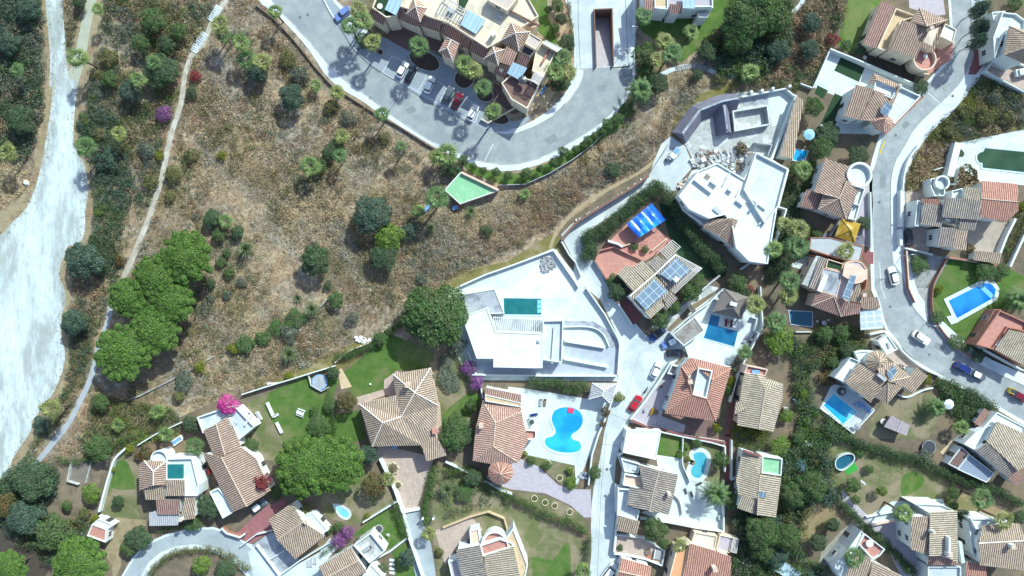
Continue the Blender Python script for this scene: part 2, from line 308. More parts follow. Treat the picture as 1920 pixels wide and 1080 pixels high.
# ------------------------------------------------------------ mesh building
class MB:
    def __init__(s): s.v = [];s.f = [];s.m = [];s.mats = [];s.sm = []
    def mi(s,mat):
        if mat not in s.mats: s.mats.append(mat)
        return s.mats.index(mat)
    def face(s,pts,mat,smooth=False):
        k = len(s.v);s.v += [tuple(p) for p in pts];s.f.append(tuple(range(k,k+len(pts))));s.m.append(s.mi(mat));s.sm.append(smooth);return s
    def prism(s,P,z0,z1,mat,top=None,bottom=False):
        P = ccw(P);n = len(P)
        a = [Vector((p.x,p.y,z0)) for p in P];b = [Vector((p.x,p.y,z1)) for p in P]
        for i in range(n):
            j = (i+1) % n
            if (a[i]-a[j]).length > 1e-5: s.face((a[i],a[j],b[j],b[i]),mat)
        s.face(b,top or mat)
        if bottom: s.face(a[::-1],mat)
        return s
    def ring(s,P,d,z0,z1,mat,top=None):
        P = ccw(P);Q = offset(P,d);n = len(P)
        for i in range(n):
            j = (i+1) % n
            f = lambda p,z: Vector((p.x,p.y,z))
            s.face((f(P[i],z0),f(P[j],z0),f(P[j],z1),f(P[i],z1)),mat)
            s.face((f(Q[j],z0),f(Q[i],z0),f(Q[i],z1),f(Q[j],z1)),mat)
            s.face((f(P[i],z1),f(P[j],z1),f(Q[j],z1),f(Q[i],z1)),top or mat)
        return s
    def box(s,c,sx,sy,sz,rot=0,mat=None,tilt=0):
        """centre bottom c"""
        R = Matrix.Rotation(rot,3,'Z') @ Matrix.Rotation(tilt,3,'Y')
        c = Vector(c)
        def p(i,j,k): return c + R @ Vector((i*sx/2,j*sy/2,k*sz))
        for a in (((-1,-1,0),(-1,1,0),(1,1,0),(1,-1,0)),((-1,-1,1),(1,-1,1),(1,1,1),(-1,1,1)),((-1,-1,0),(1,-1,0),(1,-1,1),(-1,-1,1)),
                  ((1,-1,0),(1,1,0),(1,1,1),(1,-1,1)),((1,1,0),(-1,1,0),(-1,1,1),(1,1,1)),((-1,1,0),(-1,-1,0),(-1,-1,1),(-1,1,1))):
            s.face([p(*x) for x in a],mat)
        return s
    def tube(s,a,b,r0,r1,mat,n=8,caps=True):
        a = Vector(a);b = Vector(b);d = (b-a)
        if d.length < 1e-6: return s
        d.normalize();u = d.orthogonal().normalized();w = d.cross(u)
        A = [a + (u*math.cos(2*math.pi*i/n) + w*math.sin(2*math.pi*i/n))*r0 for i in range(n)]
        B = [b + (u*math.cos(2*math.pi*i/n) + w*math.sin(2*math.pi*i/n))*r1 for i in range(n)]
        for i in range(n): s.face((A[i],A[(i+1) % n],B[(i+1) % n],B[i]),mat,True)
        if caps: s.face(B,mat);s.face(A[::-1],mat)
        return s
    def disc(s,c,r,z0,z1,mat,n=20,top=None):
        return s.prism([Vector((c[0]+r*math.cos(2*math.pi*i/n),c[1]+r*math.sin(2*math.pi*i/n),0)) for i in range(n)],z0,z1,mat,top)
    def strip(s,P,w,z0,z1,mat,top=None):
        """wall following a polyline"""
        n = len(P)
        if n < 2: return s
        L,R = [],[]
        for i in range(n):
            if i == 0: d = (P[1]-P[0]).xy.normalized();m = Vector((-d.y,d.x))
            elif i == n-1: d = (P[-1]-P[-2]).xy.normalized();m = Vector((-d.y,d.x))
            else:
                d1 = (P[i]-P[i-1]).xy.normalized();d2 = (P[i+1]-P[i]).xy.normalized()
                n1 = Vector((-d1.y,d1.x));m = n1 + Vector((-d2.y,d2.x))
                m = n1 if m.length < 0.3 else m / max(m.dot(n1),0.4)
            L.append(P[i].xy + m*w/2);R.append(P[i].xy - m*w/2)
        f = lambda p,z: Vector((p.x,p.y,z))
        for i in range(n-1):
            s.face((f(R[i],z0),f(R[i+1],z0),f(R[i+1],z1),f(R[i],z1)),mat)
            s.face((f(L[i+1],z0),f(L[i],z0),f(L[i],z1),f(L[i+1],z1)),mat)
            s.face((f(R[i],z1),f(R[i+1],z1),f(L[i+1],z1),f(L[i],z1)),top or mat)
        s.face((f(L[0],z0),f(R[0],z0),f(R[0],z1),f(L[0],z1)),mat)
        s.face((f(R[-1],z0),f(L[-1],z0),f(L[-1],z1),f(R[-1],z1)),mat)
        return s
    def build(s,name,parent=None,loc=None):
        o0 = Vector((0,0,0))
        if parent is not None:
            p = parent;
            while p is not None: o0 = o0 + p.location;p = p.parent
        l = Vector(loc) if loc is not None else Vector((0,0,0))
        base = o0 + l if parent is not None else l
        me = bpy.data.meshes.new(name)
        me.from_pydata([(v[0]-base.x,v[1]-base.y,v[2]-base.z) for v in s.v],[],s.f)
        for m in s.mats: me.materials.append(m)
        me.polygons.foreach_set('material_index',s.m);me.polygons.foreach_set('use_smooth',s.sm)
        uv = me.uv_layers.new(name='UVMap').data
        for p in me.polygons:
            n = p.normal
            if abs(n.z) > 0.9995 or n.length < 0.1: h = Vector((1,0,0));d = Vector((0,1,0))
            else: h = Vector((-n.y,n.x,0)).normalized();d = n.cross(h).normalized()
            for li in p.loop_indices:
                v = me.vertices[me.loops[li].vertex_index].co + base
                uv[li].uv = (v.dot(h),v.dot(d))
        me.update()
        o = bpy.data.objects.new(name,me);C.objects.link(o)
        if parent is not None: o.parent = parent
        o.location = l
        return o
def tag(o,label,catg,group=None):
    o['kind'] = 'thing'
    o['label'] = label;o['category'] = catg
    if group: o['group'] = group
    return o
def empty(name,loc,label,catg,group=None,rz=0):
    o = bpy.data.objects.new(name,None);C.objects.link(o);o.location = loc;o.rotation_euler = (0,0,rz)
    o.empty_display_size = 0.3
    return tag(o,label,catg,group)
ZL = [0.0]
def sheet(name,pts,z,mat,smooth=0,holes=None,kind='structure',label=None):
    P = [W(p,0) for p in q(pts)]
    if smooth: P = cat(P,smooth,True)
    P = ccw(P)
    mb = MB()
    if holes:
        loops = [[Vector((p.x,p.y,0)) for p in P]] + [[Vector((p.x,p.y,0)) for p in h] for h in holes]
        allv = [v for l in loops for v in l]
        for tri in geometry.tessellate_polygon(loops):
            t3 = [allv[i] for i in tri]
            t3 = ccw(t3)
            mb.face([(v.x,v.y,z) for v in t3],mat)
    else:
        mb.prism(P,z-0.012,z,mat)
    o = mb.build(name);o['kind'] = kind
    if label: o['label'] = label
    return o
def striproad(name,pts,wpx,z,mat,smooth=6):
    P = [W(p) for p in q(pts)]
    P = cat(P,smooth) if smooth else P
    mb = MB();mb.strip(P,wpx*S,z-0.012,z,mat);o = mb.build(name);o['kind'] = 'structure';return o
def wall(label,pts,h=1.4,th=0.25,mat=None,smooth=0,name='garden_wall',catg='wall',cap=None,z0=0.0,zz=None,group=None):
    P = [W(p,h if zz is None else zz) for p in q(pts)];P = [Vector((p.x,p.y,0)) for p in P]
    if smooth: P = cat(P,smooth)
    mb = MB();mb.strip(P,th,z0-0.03,z0+h,mat or PLASTER)
    if cap:
        e = empty(name,(P[0].x,P[0].y,0),label,catg,group);mb.build('wall_body',e)
        MB().strip(P,th+0.12,z0+h,z0+h+0.07,cap).build('coping',e);return e
    return tag(mb.build(name,None,(P[0].x,P[0].y,0)),label,catg,group)
# ------------------------------------------------------------ copies
def copytree(o,parent=None):
    c = o.copy();C.objects.link(c)
    if parent is not None: c.parent = parent
    for ch in KIDS.get(o.name,[]): copytree(ch,c)
    return c
KIDS = {}
def regkids(o):
    k = [x for x in C.objects if x.parent == o];KIDS[o.name] = k
    for x in k: regkids(x)
PROTO = {}
def inst(key,maker,loc,rz,label,catg,group=None,scale=1.0,matswap=None):
    """first use takes the prototype itself, later uses copy the thing and its parts"""
    if key not in PROTO:
        o = maker();regkids(o);PROTO[key] = o;r = o
        o['used'] = 1;del o['used']
    else: r = copytree(PROTO[key])
    r.location = loc;r.rotation_euler = (0,0,rz);r.scale = (scale,)*3 if isinstance(scale,(int,float)) else scale
    tag(r,label,catg,group)
    if group is None and 'group' in r: del r['group']
    if matswap:
        for ch in [x for x in bpy.data.objects if x.parent == r and x.name.split('.')[0] in matswap]:
            for sl_ in ch.material_slots[:1]: sl_.link = 'OBJECT';sl_.material = matswap[ch.name.split('.')[0]]
    return r
# ------------------------------------------------------------ foliage
def quads_to_mesh(name,V,mats,mi,tri=False):
    k = 3 if tri else 4;n = len(V)//k
    me = bpy.data.meshes.new(name)
    me.vertices.add(len(V));me.vertices.foreach_set('co',V.astype(np.float32).ravel())
    me.loops.add(n*k);me.loops.foreach_set('vertex_index',np.arange(n*k,dtype=np.int32))
    me.polygons.add(n);me.polygons.foreach_set('loop_start',np.arange(0,n*k,k,dtype=np.int32))
    try: me.polygons.foreach_set('loop_total',np.full(n,k,dtype=np.int32))
    except Exception: pass
    for m in mats: me.materials.append(m)
    if mi is not None: me.polygons.foreach_set('material_index',mi.astype(np.int32))
    me.update(calc_edges=True)
    return me
def leafquads(P,Nn,size,rg,aspect=0.62):
    n = len(P)
    r = rg.normal(size=(n,3));nn = Nn + 0.55*r;nn /= np.linalg.norm(nn,axis=1)[:,None] + 1e-9
    t = np.cross(nn,rg.normal(size=(n,3)));t /= np.linalg.norm(t,axis=1)[:,None] + 1e-9
    b = np.cross(nn,t);s = (size*(0.55+0.9*rg.random(n)))[:,None]
    t = t*s*0.5;b = b*s*0.5*aspect
    V = np.stack([P-t,P-b*1.0,P+t,P+b],axis=1)
    return V.reshape(-1,3)
def lobes_points(cent,rad,n,rg,squash=0.9,zmin=-0.3):
    """points on the outer surface of a union of lobes"""
    cent = np.array(cent);rad = np.array(rad);w = rad**2;w = w/w.sum()
    k = rg.choice(len(rad),size=n,p=w)
    d = rg.normal(size=(n,3));d /= np.linalg.norm(d,axis=1)[:,None]
    lowz = d[:,2] < zmin;d[lowz,2] *= -1
    rr = rad[k]*(1 - 0.22*np.abs(rg.normal(size=n))*0.6 + 0.07*rg.normal(size=n))
    P = cent[k] + d*rr[:,None]*np.array([1,1,squash])
    keep = np.ones(n,bool)
    for j in range(len(rad)):
        dd = np.linalg.norm((P-cent[j])/np.array([1,1,squash]),axis=1)
        keep &= ~((dd < rad[j]*0.80) & (k != j))
    return P[keep],d[keep]
def crown_mesh(name,R,Hc,nl,leaf,count,mat,seed,flat=0.6,lobr=(0.28,0.42),mat2=None,ragged=0.0,density_core=True):
    rg = np.random.default_rng(seed);cent = [];rad = []
    if density_core: cent.append((0,0,Hc*0.40));rad.append(R*0.70)
    for i in range(nl):
        a = i*2.39996 + rg.random()*0.5;f = math.sqrt((i+0.6)/nl)
        r = R*(lobr[0] + (lobr[1]-lobr[0])*rg.random())
        d = (R - r*0.85)*f*(1+ragged*rg.normal()*0.3)
        z = Hc*(0.35 + 0.42*math.sqrt(max(0,1-f*f*0.95))*flat/0.6*0.8) + rg.normal()*R*0.05
        cent.append((d*math.cos(a),d*math.sin(a),z));rad.append(r)
    P,Nn = lobes_points(cent,rad,count,rg,squash=min(1.0,Hc/R*0.8))
    V = leafquads(P,Nn,leaf,rg)
    mi = None;mats = [mat]
    if mat2: mats.append(mat2);mi = (rg.random(len(P)) < 0.25).astype(int)
    return quads_to_mesh(name,V,mats,mi)
def trunkmb(h,r0,r1,mat=None,limbs=4,spread=1.0,seed=0):
    rg = random.Random(seed);mb = MB();x = y = 0;z = 0;k = 4
    pr = Vector((0,0,-0.1))
    for i in range(k):
        nx = Vector((pr.x+rg.uniform(-.12,.12)*h/4,pr.y+rg.uniform(-.12,.12)*h/4,h*(i+1)/k))
        mb.tube(pr,nx,r0+(r1-r0)*i/k,r0+(r1-r0)*(i+1)/k,mat or TRUNK,7,False);pr = nx
    for i in range(limbs):
        a = 2*math.pi*i/limbs + rg.random()
        e = Vector((math.cos(a)*spread,math.sin(a)*spread,h*1.05+rg.random()*h*0.15))
        mb.tube((pr.x*0.6,pr.y*0.6,h*0.62),e,r1*0.8,r1*0.25,mat or TRUNK,5)
    return mb
def meshobj(name,me,parent):
    o = bpy.data.objects.new(name,me);C.objects.link(o);o.parent = parent;return o
TREEK = {}
def tree_maker(kind,var):
    R,Ht,nm,par = TREEK[kind]
    def mk():
        e = bpy.data.objects.new(nm,None);C.objects.link(e)
        Hc = par['hc'];tr = trunkmb(Ht-Hc*0.75,par.get('tr',0.16)*math.sqrt(R/2.0),par.get('tr',0.16)*0.6*math.sqrt(R/2.0),None,par.get('limbs',5),R*0.5,var)
        tr.build('trunk',e)
        me = crown_mesh('crown',R,Hc,par['nl'],par['leaf'],par['n'],par['m'],100+var*7+hash(kind) % 1 + len(kind),par.get('flat',0.6),par.get('lob',(0.28,0.42)),par.get('m2'),par.get('rag',0))
        c = meshobj('crown',me,e);c.location = (0,0,Ht-Hc)
        return e
    return mk
def shrub_maker(kind,var):
    R,Ht,nm,par = TREEK[kind]
    def mk():
        me = crown_mesh(nm,R,Ht,par['nl'],par['leaf'],par['n'],par['m'],50+var*13+len(kind),par.get('flat',0.6),par.get('lob',(0.3,0.5)),par.get('m2'),par.get('rag',0.5))
        o = bpy.data.objects.new(nm,me);C.objects.link(o);return o
    return mk
for k,v in dict(
    big=(5.0,8.0,'broadleaf_tree',dict(hc=6.0,nl=34,leaf=0.40,n=24000,m=L_GREEN,lob=(0.2,0.34))),
    pine=(5.0,8.5,'stone_pine',dict(hc=4.0,nl=90,leaf=0.30,n=42000,m=L_PINE,m2=L_GREEN,flat=0.6,lob=(0.11,0.17),tr=0.2)),
    ash=(3.6,6.0,'broadleaf_tree',dict(hc=4.4,nl=18,leaf=0.34,n=9000,m=L_BLUE,lob=(0.24,0.38))),
    dark=(3.4,6.0,'broadleaf_tree',dict(hc=4.6,nl=18,leaf=0.33,n=9000,m=L_DARK,lob=(0.24,0.38))),
    green=(2.6,4.6,'garden_tree',dict(hc=3.4,nl=14,leaf=0.27,n=5500,m=L_GREEN,lob=(0.24,0.4))),
    bright=(2.2,4.0,'citrus_tree',dict(hc=2.8,nl=12,leaf=0.25,n=4200,m=L_BRIGHT,lob=(0.26,0.42))),
    rust=(2.8,5.0,'rusty_tree',dict(hc=3.6,nl=14,leaf=0.27,n=5000,m=L_RUST,m2=L_OLIVE,lob=(0.24,0.4))),
    round=(2.2,3.6,'clipped_tree',dict(hc=3.0,nl=20,leaf=0.20,n=7000,m=L_DARK,m2=L_GREEN,lob=(0.2,0.26),flat=0.75)),
).items(): TREEK[k] = v
for k,v in dict(
    sgreen=(1.6,1.7,'shrub',dict(nl=9,leaf=0.22,n=2400,m=L_GREEN)),
    sdark=(1.6,1.8,'shrub',dict(nl=9,leaf=0.22,n=2400,m=L_DARK)),
    sblue=(1.7,1.7,'shrub',dict(nl=10,leaf=0.22,n=2600,m=L_BLUE)),
    solive=(1.5,1.3,'shrub',dict(nl=9,leaf=0.20,n=2200,m=L_OLIVE)),
    syel=(1.2,1.3,'shrub',dict(nl=8,leaf=0.18,n=2000,m=L_YEL)),
    sbright=(1.4,1.5,'shrub',dict(nl=8,leaf=0.20,n=2200,m=L_BRIGHT)),
    sgrey=(1.6,1.3,'shrub',dict(nl=9,leaf=0.20,n=2200,m=L_GREY)),
    srust=(1.5,1.4,'shrub',dict(nl=9,leaf=0.20,n=2000,m=L_RUST)),
    magenta=(2.0,2.4,'bougainvillea',dict(nl=10,leaf=0.2,n=3600,m=L_MAG)),
    purple=(2.0,2.2,'bougainvillea',dict(nl=10,leaf=0.2,n=3600,m=L_PUR)),
    crimson=(1.8,2.2,'bougainvillea',dict(nl=10,leaf=0.2,n=3200,m=L_RED)),
).items(): TREEK[k] = v
SHR = {'sgreen','sdark','sblue','solive','syel','sbright','sgrey','srust','magenta','purple','crimson'}
def blades(name,n,L,w,el0,el1,mat,seed,droop=0.35,z0=0,fan=False,pet=0.0):
    """blades or palm fronds radiating from a point"""
    rg = random.Random(seed);V = []
    def seg(a,b,c,wa,wb,side):
        V.extend([a+side*wa,a-side*wa,b-side*wb,b+side*wb]);V.extend([b+side*wb,b-side*wb,c-side*0.01,c+side*0.01])
    for i in range(n):
        az = i*2.39996+rg.random()*0.3;el = el0+(el1-el0)*((i+0.5)/n)+rg.uniform(-.08,.08);l = L*rg.uniform(0.78,1.15)*((0.55+0.45*min(1,i/n*2.2)) if fan else 1)
        d = Vector((math.cos(az)*math.cos(el),math.sin(az)*math.cos(el),math.sin(el)))
        if not fan:
            side = Vector((-math.sin(az),math.cos(az),0));a = Vector((0,0,z0));b = a+d*l*0.5;c = a+d*l-Vector((0,0,l*droop));seg(a,b,c,w*0.6,w,side)
        else:
            a = Vector((0,0,z0));hub = a+d*l*pet;side = Vector((-math.sin(az),math.cos(az),0));seg(a,(a+hub)/2,hub,0.04,0.03,side)
            up = d.cross(side).normalized()*-1
            for k in range(7):
                th = -0.95+1.9*k/6;dd = (d*math.cos(th)+side*math.sin(th)).normalized();ll = l*(1-pet)*(0.75+0.25*math.cos(th))
                m_ = hub+dd*ll*0.55;e_ = hub+dd*ll-Vector((0,0,ll*droop));s2 = dd.cross(Vector((0,0,1))).normalized();seg(hub,m_,e_,0.02,w,s2)
    V = np.array([tuple(v) for v in V]);return quads_to_mesh(name,V,[mat],None)
def feather(name,n,L,mat,seed,z0):
    rg = random.Random(seed);V = []
    for i in range(n):
        az = i*2.39996;el = 1.15-1.5*(i/n);l = L*rg.uniform(0.85,1.1);pts = []
        for k in range(9):
            t = k/8;x = l*t;z = l*(math.sin(el)*t-0.55*t*t);pts.append(Vector((math.cos(az)*math.cos(el)*x*1.0,math.sin(az)*math.cos(el)*x,z0+z)))
        side = Vector((-math.sin(az),math.cos(az),0))
        for k in range(8):
            a,b = pts[k],pts[k+1];V.extend([a+side*0.03,a-side*0.03,b-side*0.03,b+side*0.03])
            for sgn in (-1,1):
                for h_ in (0.0,0.5):
                    p = a.lerp(b,h_);wv = 0.55*math.sin(math.pi*min(0.97,(k+h_)/8*0.85+0.12));e = p+side*sgn*wv+(b-a).normalized()*wv*0.5-Vector((0,0,wv*0.3));f = (b-a).normalized()*0.07
                    V.extend([p-f,p+f,e+f*0.3,e-f*0.3])
    return quads_to_mesh(name,np.array([tuple(v) for v in V]),[mat],None)
def palm_maker(kind,var):
    def mk():
        nm = {'palm': 'fan_palm','dpalm': 'date_palm','yucca': 'yucca','agave': 'agave'}[kind]
        e = bpy.data.objects.new(nm,None);C.objects.link(e)
        if kind == 'palm':
            mb = trunkmb(6.0,0.26,0.2,None,0,0,var);mb.build('trunk',e)
            c = meshobj('crown',blades('crown',22,2.5,0.11,0.8,-0.2,(L_PALM,L_PALM2,L_PALMD)[var],var,0.2,0,True,0.42),e);c.location = (0,0,6.0)
        elif kind == 'dpalm':
            mb = trunkmb(5.0,0.3,0.26,None,0,0,var);mb.build('trunk',e)
            c = meshobj('crown',feather('crown',40,3.2,L_PALMD,var,0),e);c.location = (0,0,5.0)
        elif kind == 'yucca':
            mb = trunkmb(1.1,0.22,0.18,None,0,0,var);mb.build('trunk',e)
            c = meshobj('crown',blades('crown',80,2.4,0.07,1.4,0.0,L_YUC,var,0.25),e);c.location = (0,0,1.0)
        else:
            c = meshobj('leaves',blades('leaves',42,1.6,0.09,1.3,0.15,L_YUC,var,0.1),e);c.location = (0,0,0.05)
        return e
    return mk
PALMR = {'palm': (2.1,6.6),'dpalm': (2.7,5.6),'yucca': (2.3,1.2),'agave': (1.6,0.5)}
CNT = [0]
def plant(kind,p,rpx,label,catg=None,group=None,h=None):
    """p in photograph pixels of the crown's middle, rpx its radius"""
    CNT[0] += 1;i = CNT[0];var = i % 3
    x,y = q(p)[0]
    if kind in PALMR:
        R,Ht = PALMR[kind];s = rpx*S/R;hs = s if h is None else h/Ht
        if kind in ('yucca','agave'): hs = s
        if kind == 'palm' and h is None: hs = max(s,0.85)
        b = W((x,y),Ht*hs);mk = palm_maker(kind,var);catg = catg or {'palm': 'palm tree','dpalm': 'palm tree','yucca': 'yucca','agave': 'agave'}[kind]
        o = inst((kind,var),mk,(b.x,b.y,0),i*1.7,label,catg,group,(s,s,hs))
        if kind in ('palm','dpalm'):
            for ch in o.children:
                if ch.name.startswith('crown'): ch.scale = (1,1,s/hs)
        return o
    R,Ht,nm,par = TREEK[kind];s = rpx*S/R
    if kind in SHR:
        hs = s if h is None else h/Ht;b = W((x,y),Ht*hs*0.5)
        return inst((kind,var),shrub_maker(kind,var),(b.x,b.y,0),i*1.7,label,catg or ('bougainvillea' if nm == 'bougainvillea' else 'shrub'),group,(s,s,hs))
    hs = s**0.8 if h is None else h/Ht;b = W((x,y),Ht*hs*0.72)
    return inst((kind,var),tree_maker(kind,var),(b.x,b.y,0),i*1.7,label,catg or 'tree',group,(s,s,hs))
def clump_mesh(name,items,mats,leaf,dens,seed,hemi=True):
    """items: (x,y,z,r,mi) many leaf clumps in one mesh"""
    rg = np.random.default_rng(seed);A = np.array(items,dtype=float)
    n = np.maximum(6,(dens*A[:,3]**2)).astype(int);idx = np.repeat(np.arange(len(A)),n);T = len(idx)
    d = rg.normal(size=(T,3));d /= np.linalg.norm(d,axis=1)[:,None];d[:,2] = np.abs(d[:,2])
    rr = A[idx,3]*(0.75+0.35*rg.random(T))
    P = A[idx,:3]+d*rr[:,None]*np.array([1,1,0.85])
    V = leafquads(P,d,leaf,rg)
    return quads_to_mesh(name,V,mats,A[idx,4].astype(int))
def stuffobj(name,me,label=None):
    o = bpy.data.objects.new(name,me);C.objects.link(o);o['kind'] = 'stuff'
    if label: o['label'] = label
    return o
def hedge(label,pts,wpx,h,mat=None,mat2=None,smooth=5,leaf=0.2,seed=1,name='hedge',catg='hedge',lum=0.0):
    """clipped or loose hedge along a path"""
    mat = mat or L_GREEN;rg = random.Random(seed);P = [W(p,h*0.8) for p in q(pts)];P = [Vector((p.x,p.y,0)) for p in P]
    P = cat(P,smooth) if smooth else P
    w = wpx*S;items = [];step = max(0.45,w*0.32)
    for p in resample(P,step):
        k = max(1,int(w/0.9))
        for j in range(k+1):
            o = ((j/k)-0.5)*w*0.62 if k > 0 else 0;r = min(w*0.38,h*0.55)*rg.uniform(0.75,1.2)
            items.append((p.x+rg.uniform(-1,1)*w*0.30,p.y+rg.uniform(-1,1)*w*0.30,max(0.0,h-r*0.9)+rg.uniform(-.25,.12)*(1+lum),r,rg.random() < 0.3 and mat2 is not None))
            items.append((p.x+rg.uniform(-1,1)*w*0.33,p.y+rg.uniform(-1,1)*w*0.33,rg.uniform(0.0,max(0.05,h-1.3*r)),r,0))
    me = clump_mesh(name,items,[mat] + ([mat2] if mat2 else []),leaf,75 if leaf < 0.25 else 45,seed)
    o = bpy.data.objects.new(name,me);C.objects.link(o);
    return tag(o,label,catg)
def thicket(name,poly,n,rmin,rmax,mats,wts,leaf,dens,seed,zf=0.0,label=None,kind='stuff',avoid=None,clus=0.0):
    P = [W(p) for p in q(poly)];xs = [p.x for p in P];ys = [p.y for p in P];rg = np.random.default_rng(seed)
    X = [];
    av = [[W(p) for p in q(a)] for a in (avoid or [])]
    tries = 0
    X = rg.uniform(min(xs),max(xs),n*6);Y = rg.uniform(min(ys),max(ys),n*6)
    keep = npin(X,Y,P)
    if clus:
        f = np.sin(X*0.21+seed)*np.cos(Y*0.17+seed*2)+np.sin(X*0.09+Y*0.13+seed)*0.8+0.6*np.sin(X*0.6+1)*np.cos(Y*0.52)
        keep &= (f+rg.normal(size=f.shape)*0.7) > clus
    for a in av: keep &= ~npin(X,Y,a)
    X = X[keep][:n];Y = Y[keep][:n];k = len(X)
    r = rmin+(rmax-rmin)*rg.random(k)**2;z = rg.random(k)*zf;W_ = np.array(wts,float)/sum(wts);ph = rg.random((len(mats),4))*6.28
    sc_ = np.stack([np.log(W_[j])+1.9*np.sin(X*0.15+ph[j,0]+1.7*np.sin(Y*0.09+ph[j,1]))*np.cos(Y*0.13+ph[j,2])+0.8*np.sin(X*0.37+Y*0.29+ph[j,3]) for j in range(len(mats))],1)
    m = np.argmax(sc_+rg.gumbel(size=sc_.shape)*0.8,axis=1)
    me = clump_mesh(name,np.stack([X,Y,z,r,m],1),mats,leaf,dens,seed)
    o = bpy.data.objects.new(name,me);C.objects.link(o)
    if kind: o['kind'] = kind
    if label: o['label'] = label
    return o
# ------------------------------------------------------------ buildings
def centroid(P):
    c = Vector((0,0,0))
    for p in P: c += p
    return c/len(P)
def window_mesh(key,w,h,glass=None):
    if key in WM: return WM[key]
    mb = MB()
    t = 0.07
    for (x0,x1,z0,z1) in ((-w/2-t,w/2+t,-t-0.03,0),(-w/2-t,w/2+t,h,h+t),(-w/2-t,-w/2,0,h),(w/2,w/2+t,0,h),(-0.03,0.03,0,h)):
        mb.box(((x0+x1)/2,-0.04,z0),x1-x0,0.09,z1-z0,0,WOODW if glass is None else WOOD)
    gb = MB();gb.box((0,-0.02,0.004),w-0.004,0.06,h-0.008,0,GLASSD)
    def me(m,nm):
        o = m.build(nm);d = o.data;bpy.data.objects.remove(o);return d
    WM[key] = (me(mb,'window'),me(gb,'pane'));return WM[key]
WM = {}
class House:
    def __init__(s,name,label,catg,org,wallmat=None,group=None):
        b = W(q(org)[0]);s.e = empty(name,(b.x,b.y,0),label,catg,group);s.w = wallmat or PLASTER
        s.wm = MB();s.edges = [];s.n = 0;s.nw = 0;s.p = MB();s.solids = [];s.trimmb = MB()
    def eps(s): s.n += 1;return 0.004*s.n
    def roof(s,quad,ze,zr,t1=0.28,t2=None,mat=None,over=0.38,base=0.0,ridge=None,wallmat=None,skirt=0.16,walls=True,nm='roof'):
        """a,b,c,d eave corners; the ridge runs from mid(ab) towards mid(cd); t = hip inset (0 gable, .5 pyramid)"""
        t2 = t1 if t2 is None else t2
        A = [W(p,ze) for p in q(quad)]
        if area(A) < 0: A = [A[1],A[0],A[3],A[2]];
        a,b,c,d = A;m1 = (a+b)/2;m2 = (c+d)/2;ax = m2-m1
        r1 = m1+ax*t1;r2 = m2-ax*t2;r1.z = r2.z = zr
        wm = wallmat or s.w;mat = mat or T_TAN;e = s.eps()
        mb = MB()
        lo = lambda p: Vector((p.x,p.y,ze-skirt))
        pyr = (r1-r2).length < 0.15
        if pyr: r1 = r2 = (r1+r2)/2
        F = [([a,b,r1],mat if t1 > 0.01 else wm),([b,c,r2,r1] if not pyr else [b,c,r1],mat),([c,d,r2],mat if t2 > 0.01 else wm),([d,a,r1,r2] if not pyr else [d,a,r1],mat)]
        for f,m_ in F: mb.face(f,m_)
        for i in range(4): mb.face((lo(A[i]),lo(A[(i+1) % 4]),A[(i+1) % 4],A[i]),RIDGE if mat is not T_SLT else METAL)
        mb.face([lo(p) for p in A[::-1]],wm)
        rm = ridge or RIDGE;rr = 0.13
        up = Vector((0,0,0.02))
        if not pyr: mb.tube(r1+up,r2+up,rr,rr,rm,6)
        if t1 > 0.01: mb.tube(a+up,r1+up,rr*0.8,rr*0.8,rm,6);mb.tube(b+up,r1+up,rr*0.8,rr*0.8,rm,6)
        if t2 > 0.01: mb.tube(c+up,r2+up,rr*0.8,rr*0.8,rm,6);mb.tube(d+up,r2+up,rr*0.8,rr*0.8,rm,6)
        mb.build(nm,s.e)
        if walls: s.prism_w(offset(ccw([Vector((p.x,p.y,0)) for p in A]),over+e),base,ze-skirt-0.003,wm)
        return s
    def shed(s,quad,z1,z2,mat=None,over=0.3,base=0.0,wallmat=None,walls=True,skirt=0.14,nm='roof',ridge=None):
        """a,b at z1 (low side), c,d at z2"""
        Q = q(quad);A = [W(Q[0],z1),W(Q[1],z1),W(Q[2],z2),W(Q[3],z2)];e = s.eps()
        if area(A) < 0: A = [A[1],A[0],A[3],A[2]]
        mat = mat or T_TAN;wm = wallmat or s.w;mb = MB();mb.face(A,mat)
        L = [p-Vector((0,0,skirt)) for p in A]
        for i in range(4): mb.face((L[i],L[(i+1) % 4],A[(i+1) % 4],A[i]),RIDGE if mat in (T_TAN,T_BRN,T_RED,T_ORG,T_GRY,T_STR,T_PNK) else METAL)
        mb.face(L[::-1],wm)
        mb.build(nm,s.e)
        if walls:
            B = offset(ccw([Vector((p.x,p.y,0)) for p in A]),over+e)
            def zt(p):
                best = None;n = (A[1]-A[0]).cross(A[3]-A[0]);n.normalize();return A[0].z - ((p.x-A[0].x)*n.x+(p.y-A[0].y)*n.y)/n.z - skirt-0.02
            for i in range(4):
                p,r = B[i],B[(i+1) % 4]
                s.wm.face((Vector((p.x,p.y,base-0.02)),Vector((r.x,r.y,base-0.02)),Vector((r.x,r.y,zt(r))),Vector((p.x,p.y,zt(p)))),wm)
                s.edges.append((p,r,base,min(zt(p),zt(r))))
        return s
    def prism_w(s,P,base,z,wm,top=None):
        s.wm.prism(P,base-0.02,z,wm,top);P = ccw(P);n = len(P)
        for i in range(n): s.edges.append((P[i],P[(i+1) % n],base,z))
        s.solids.append((P,base,z))
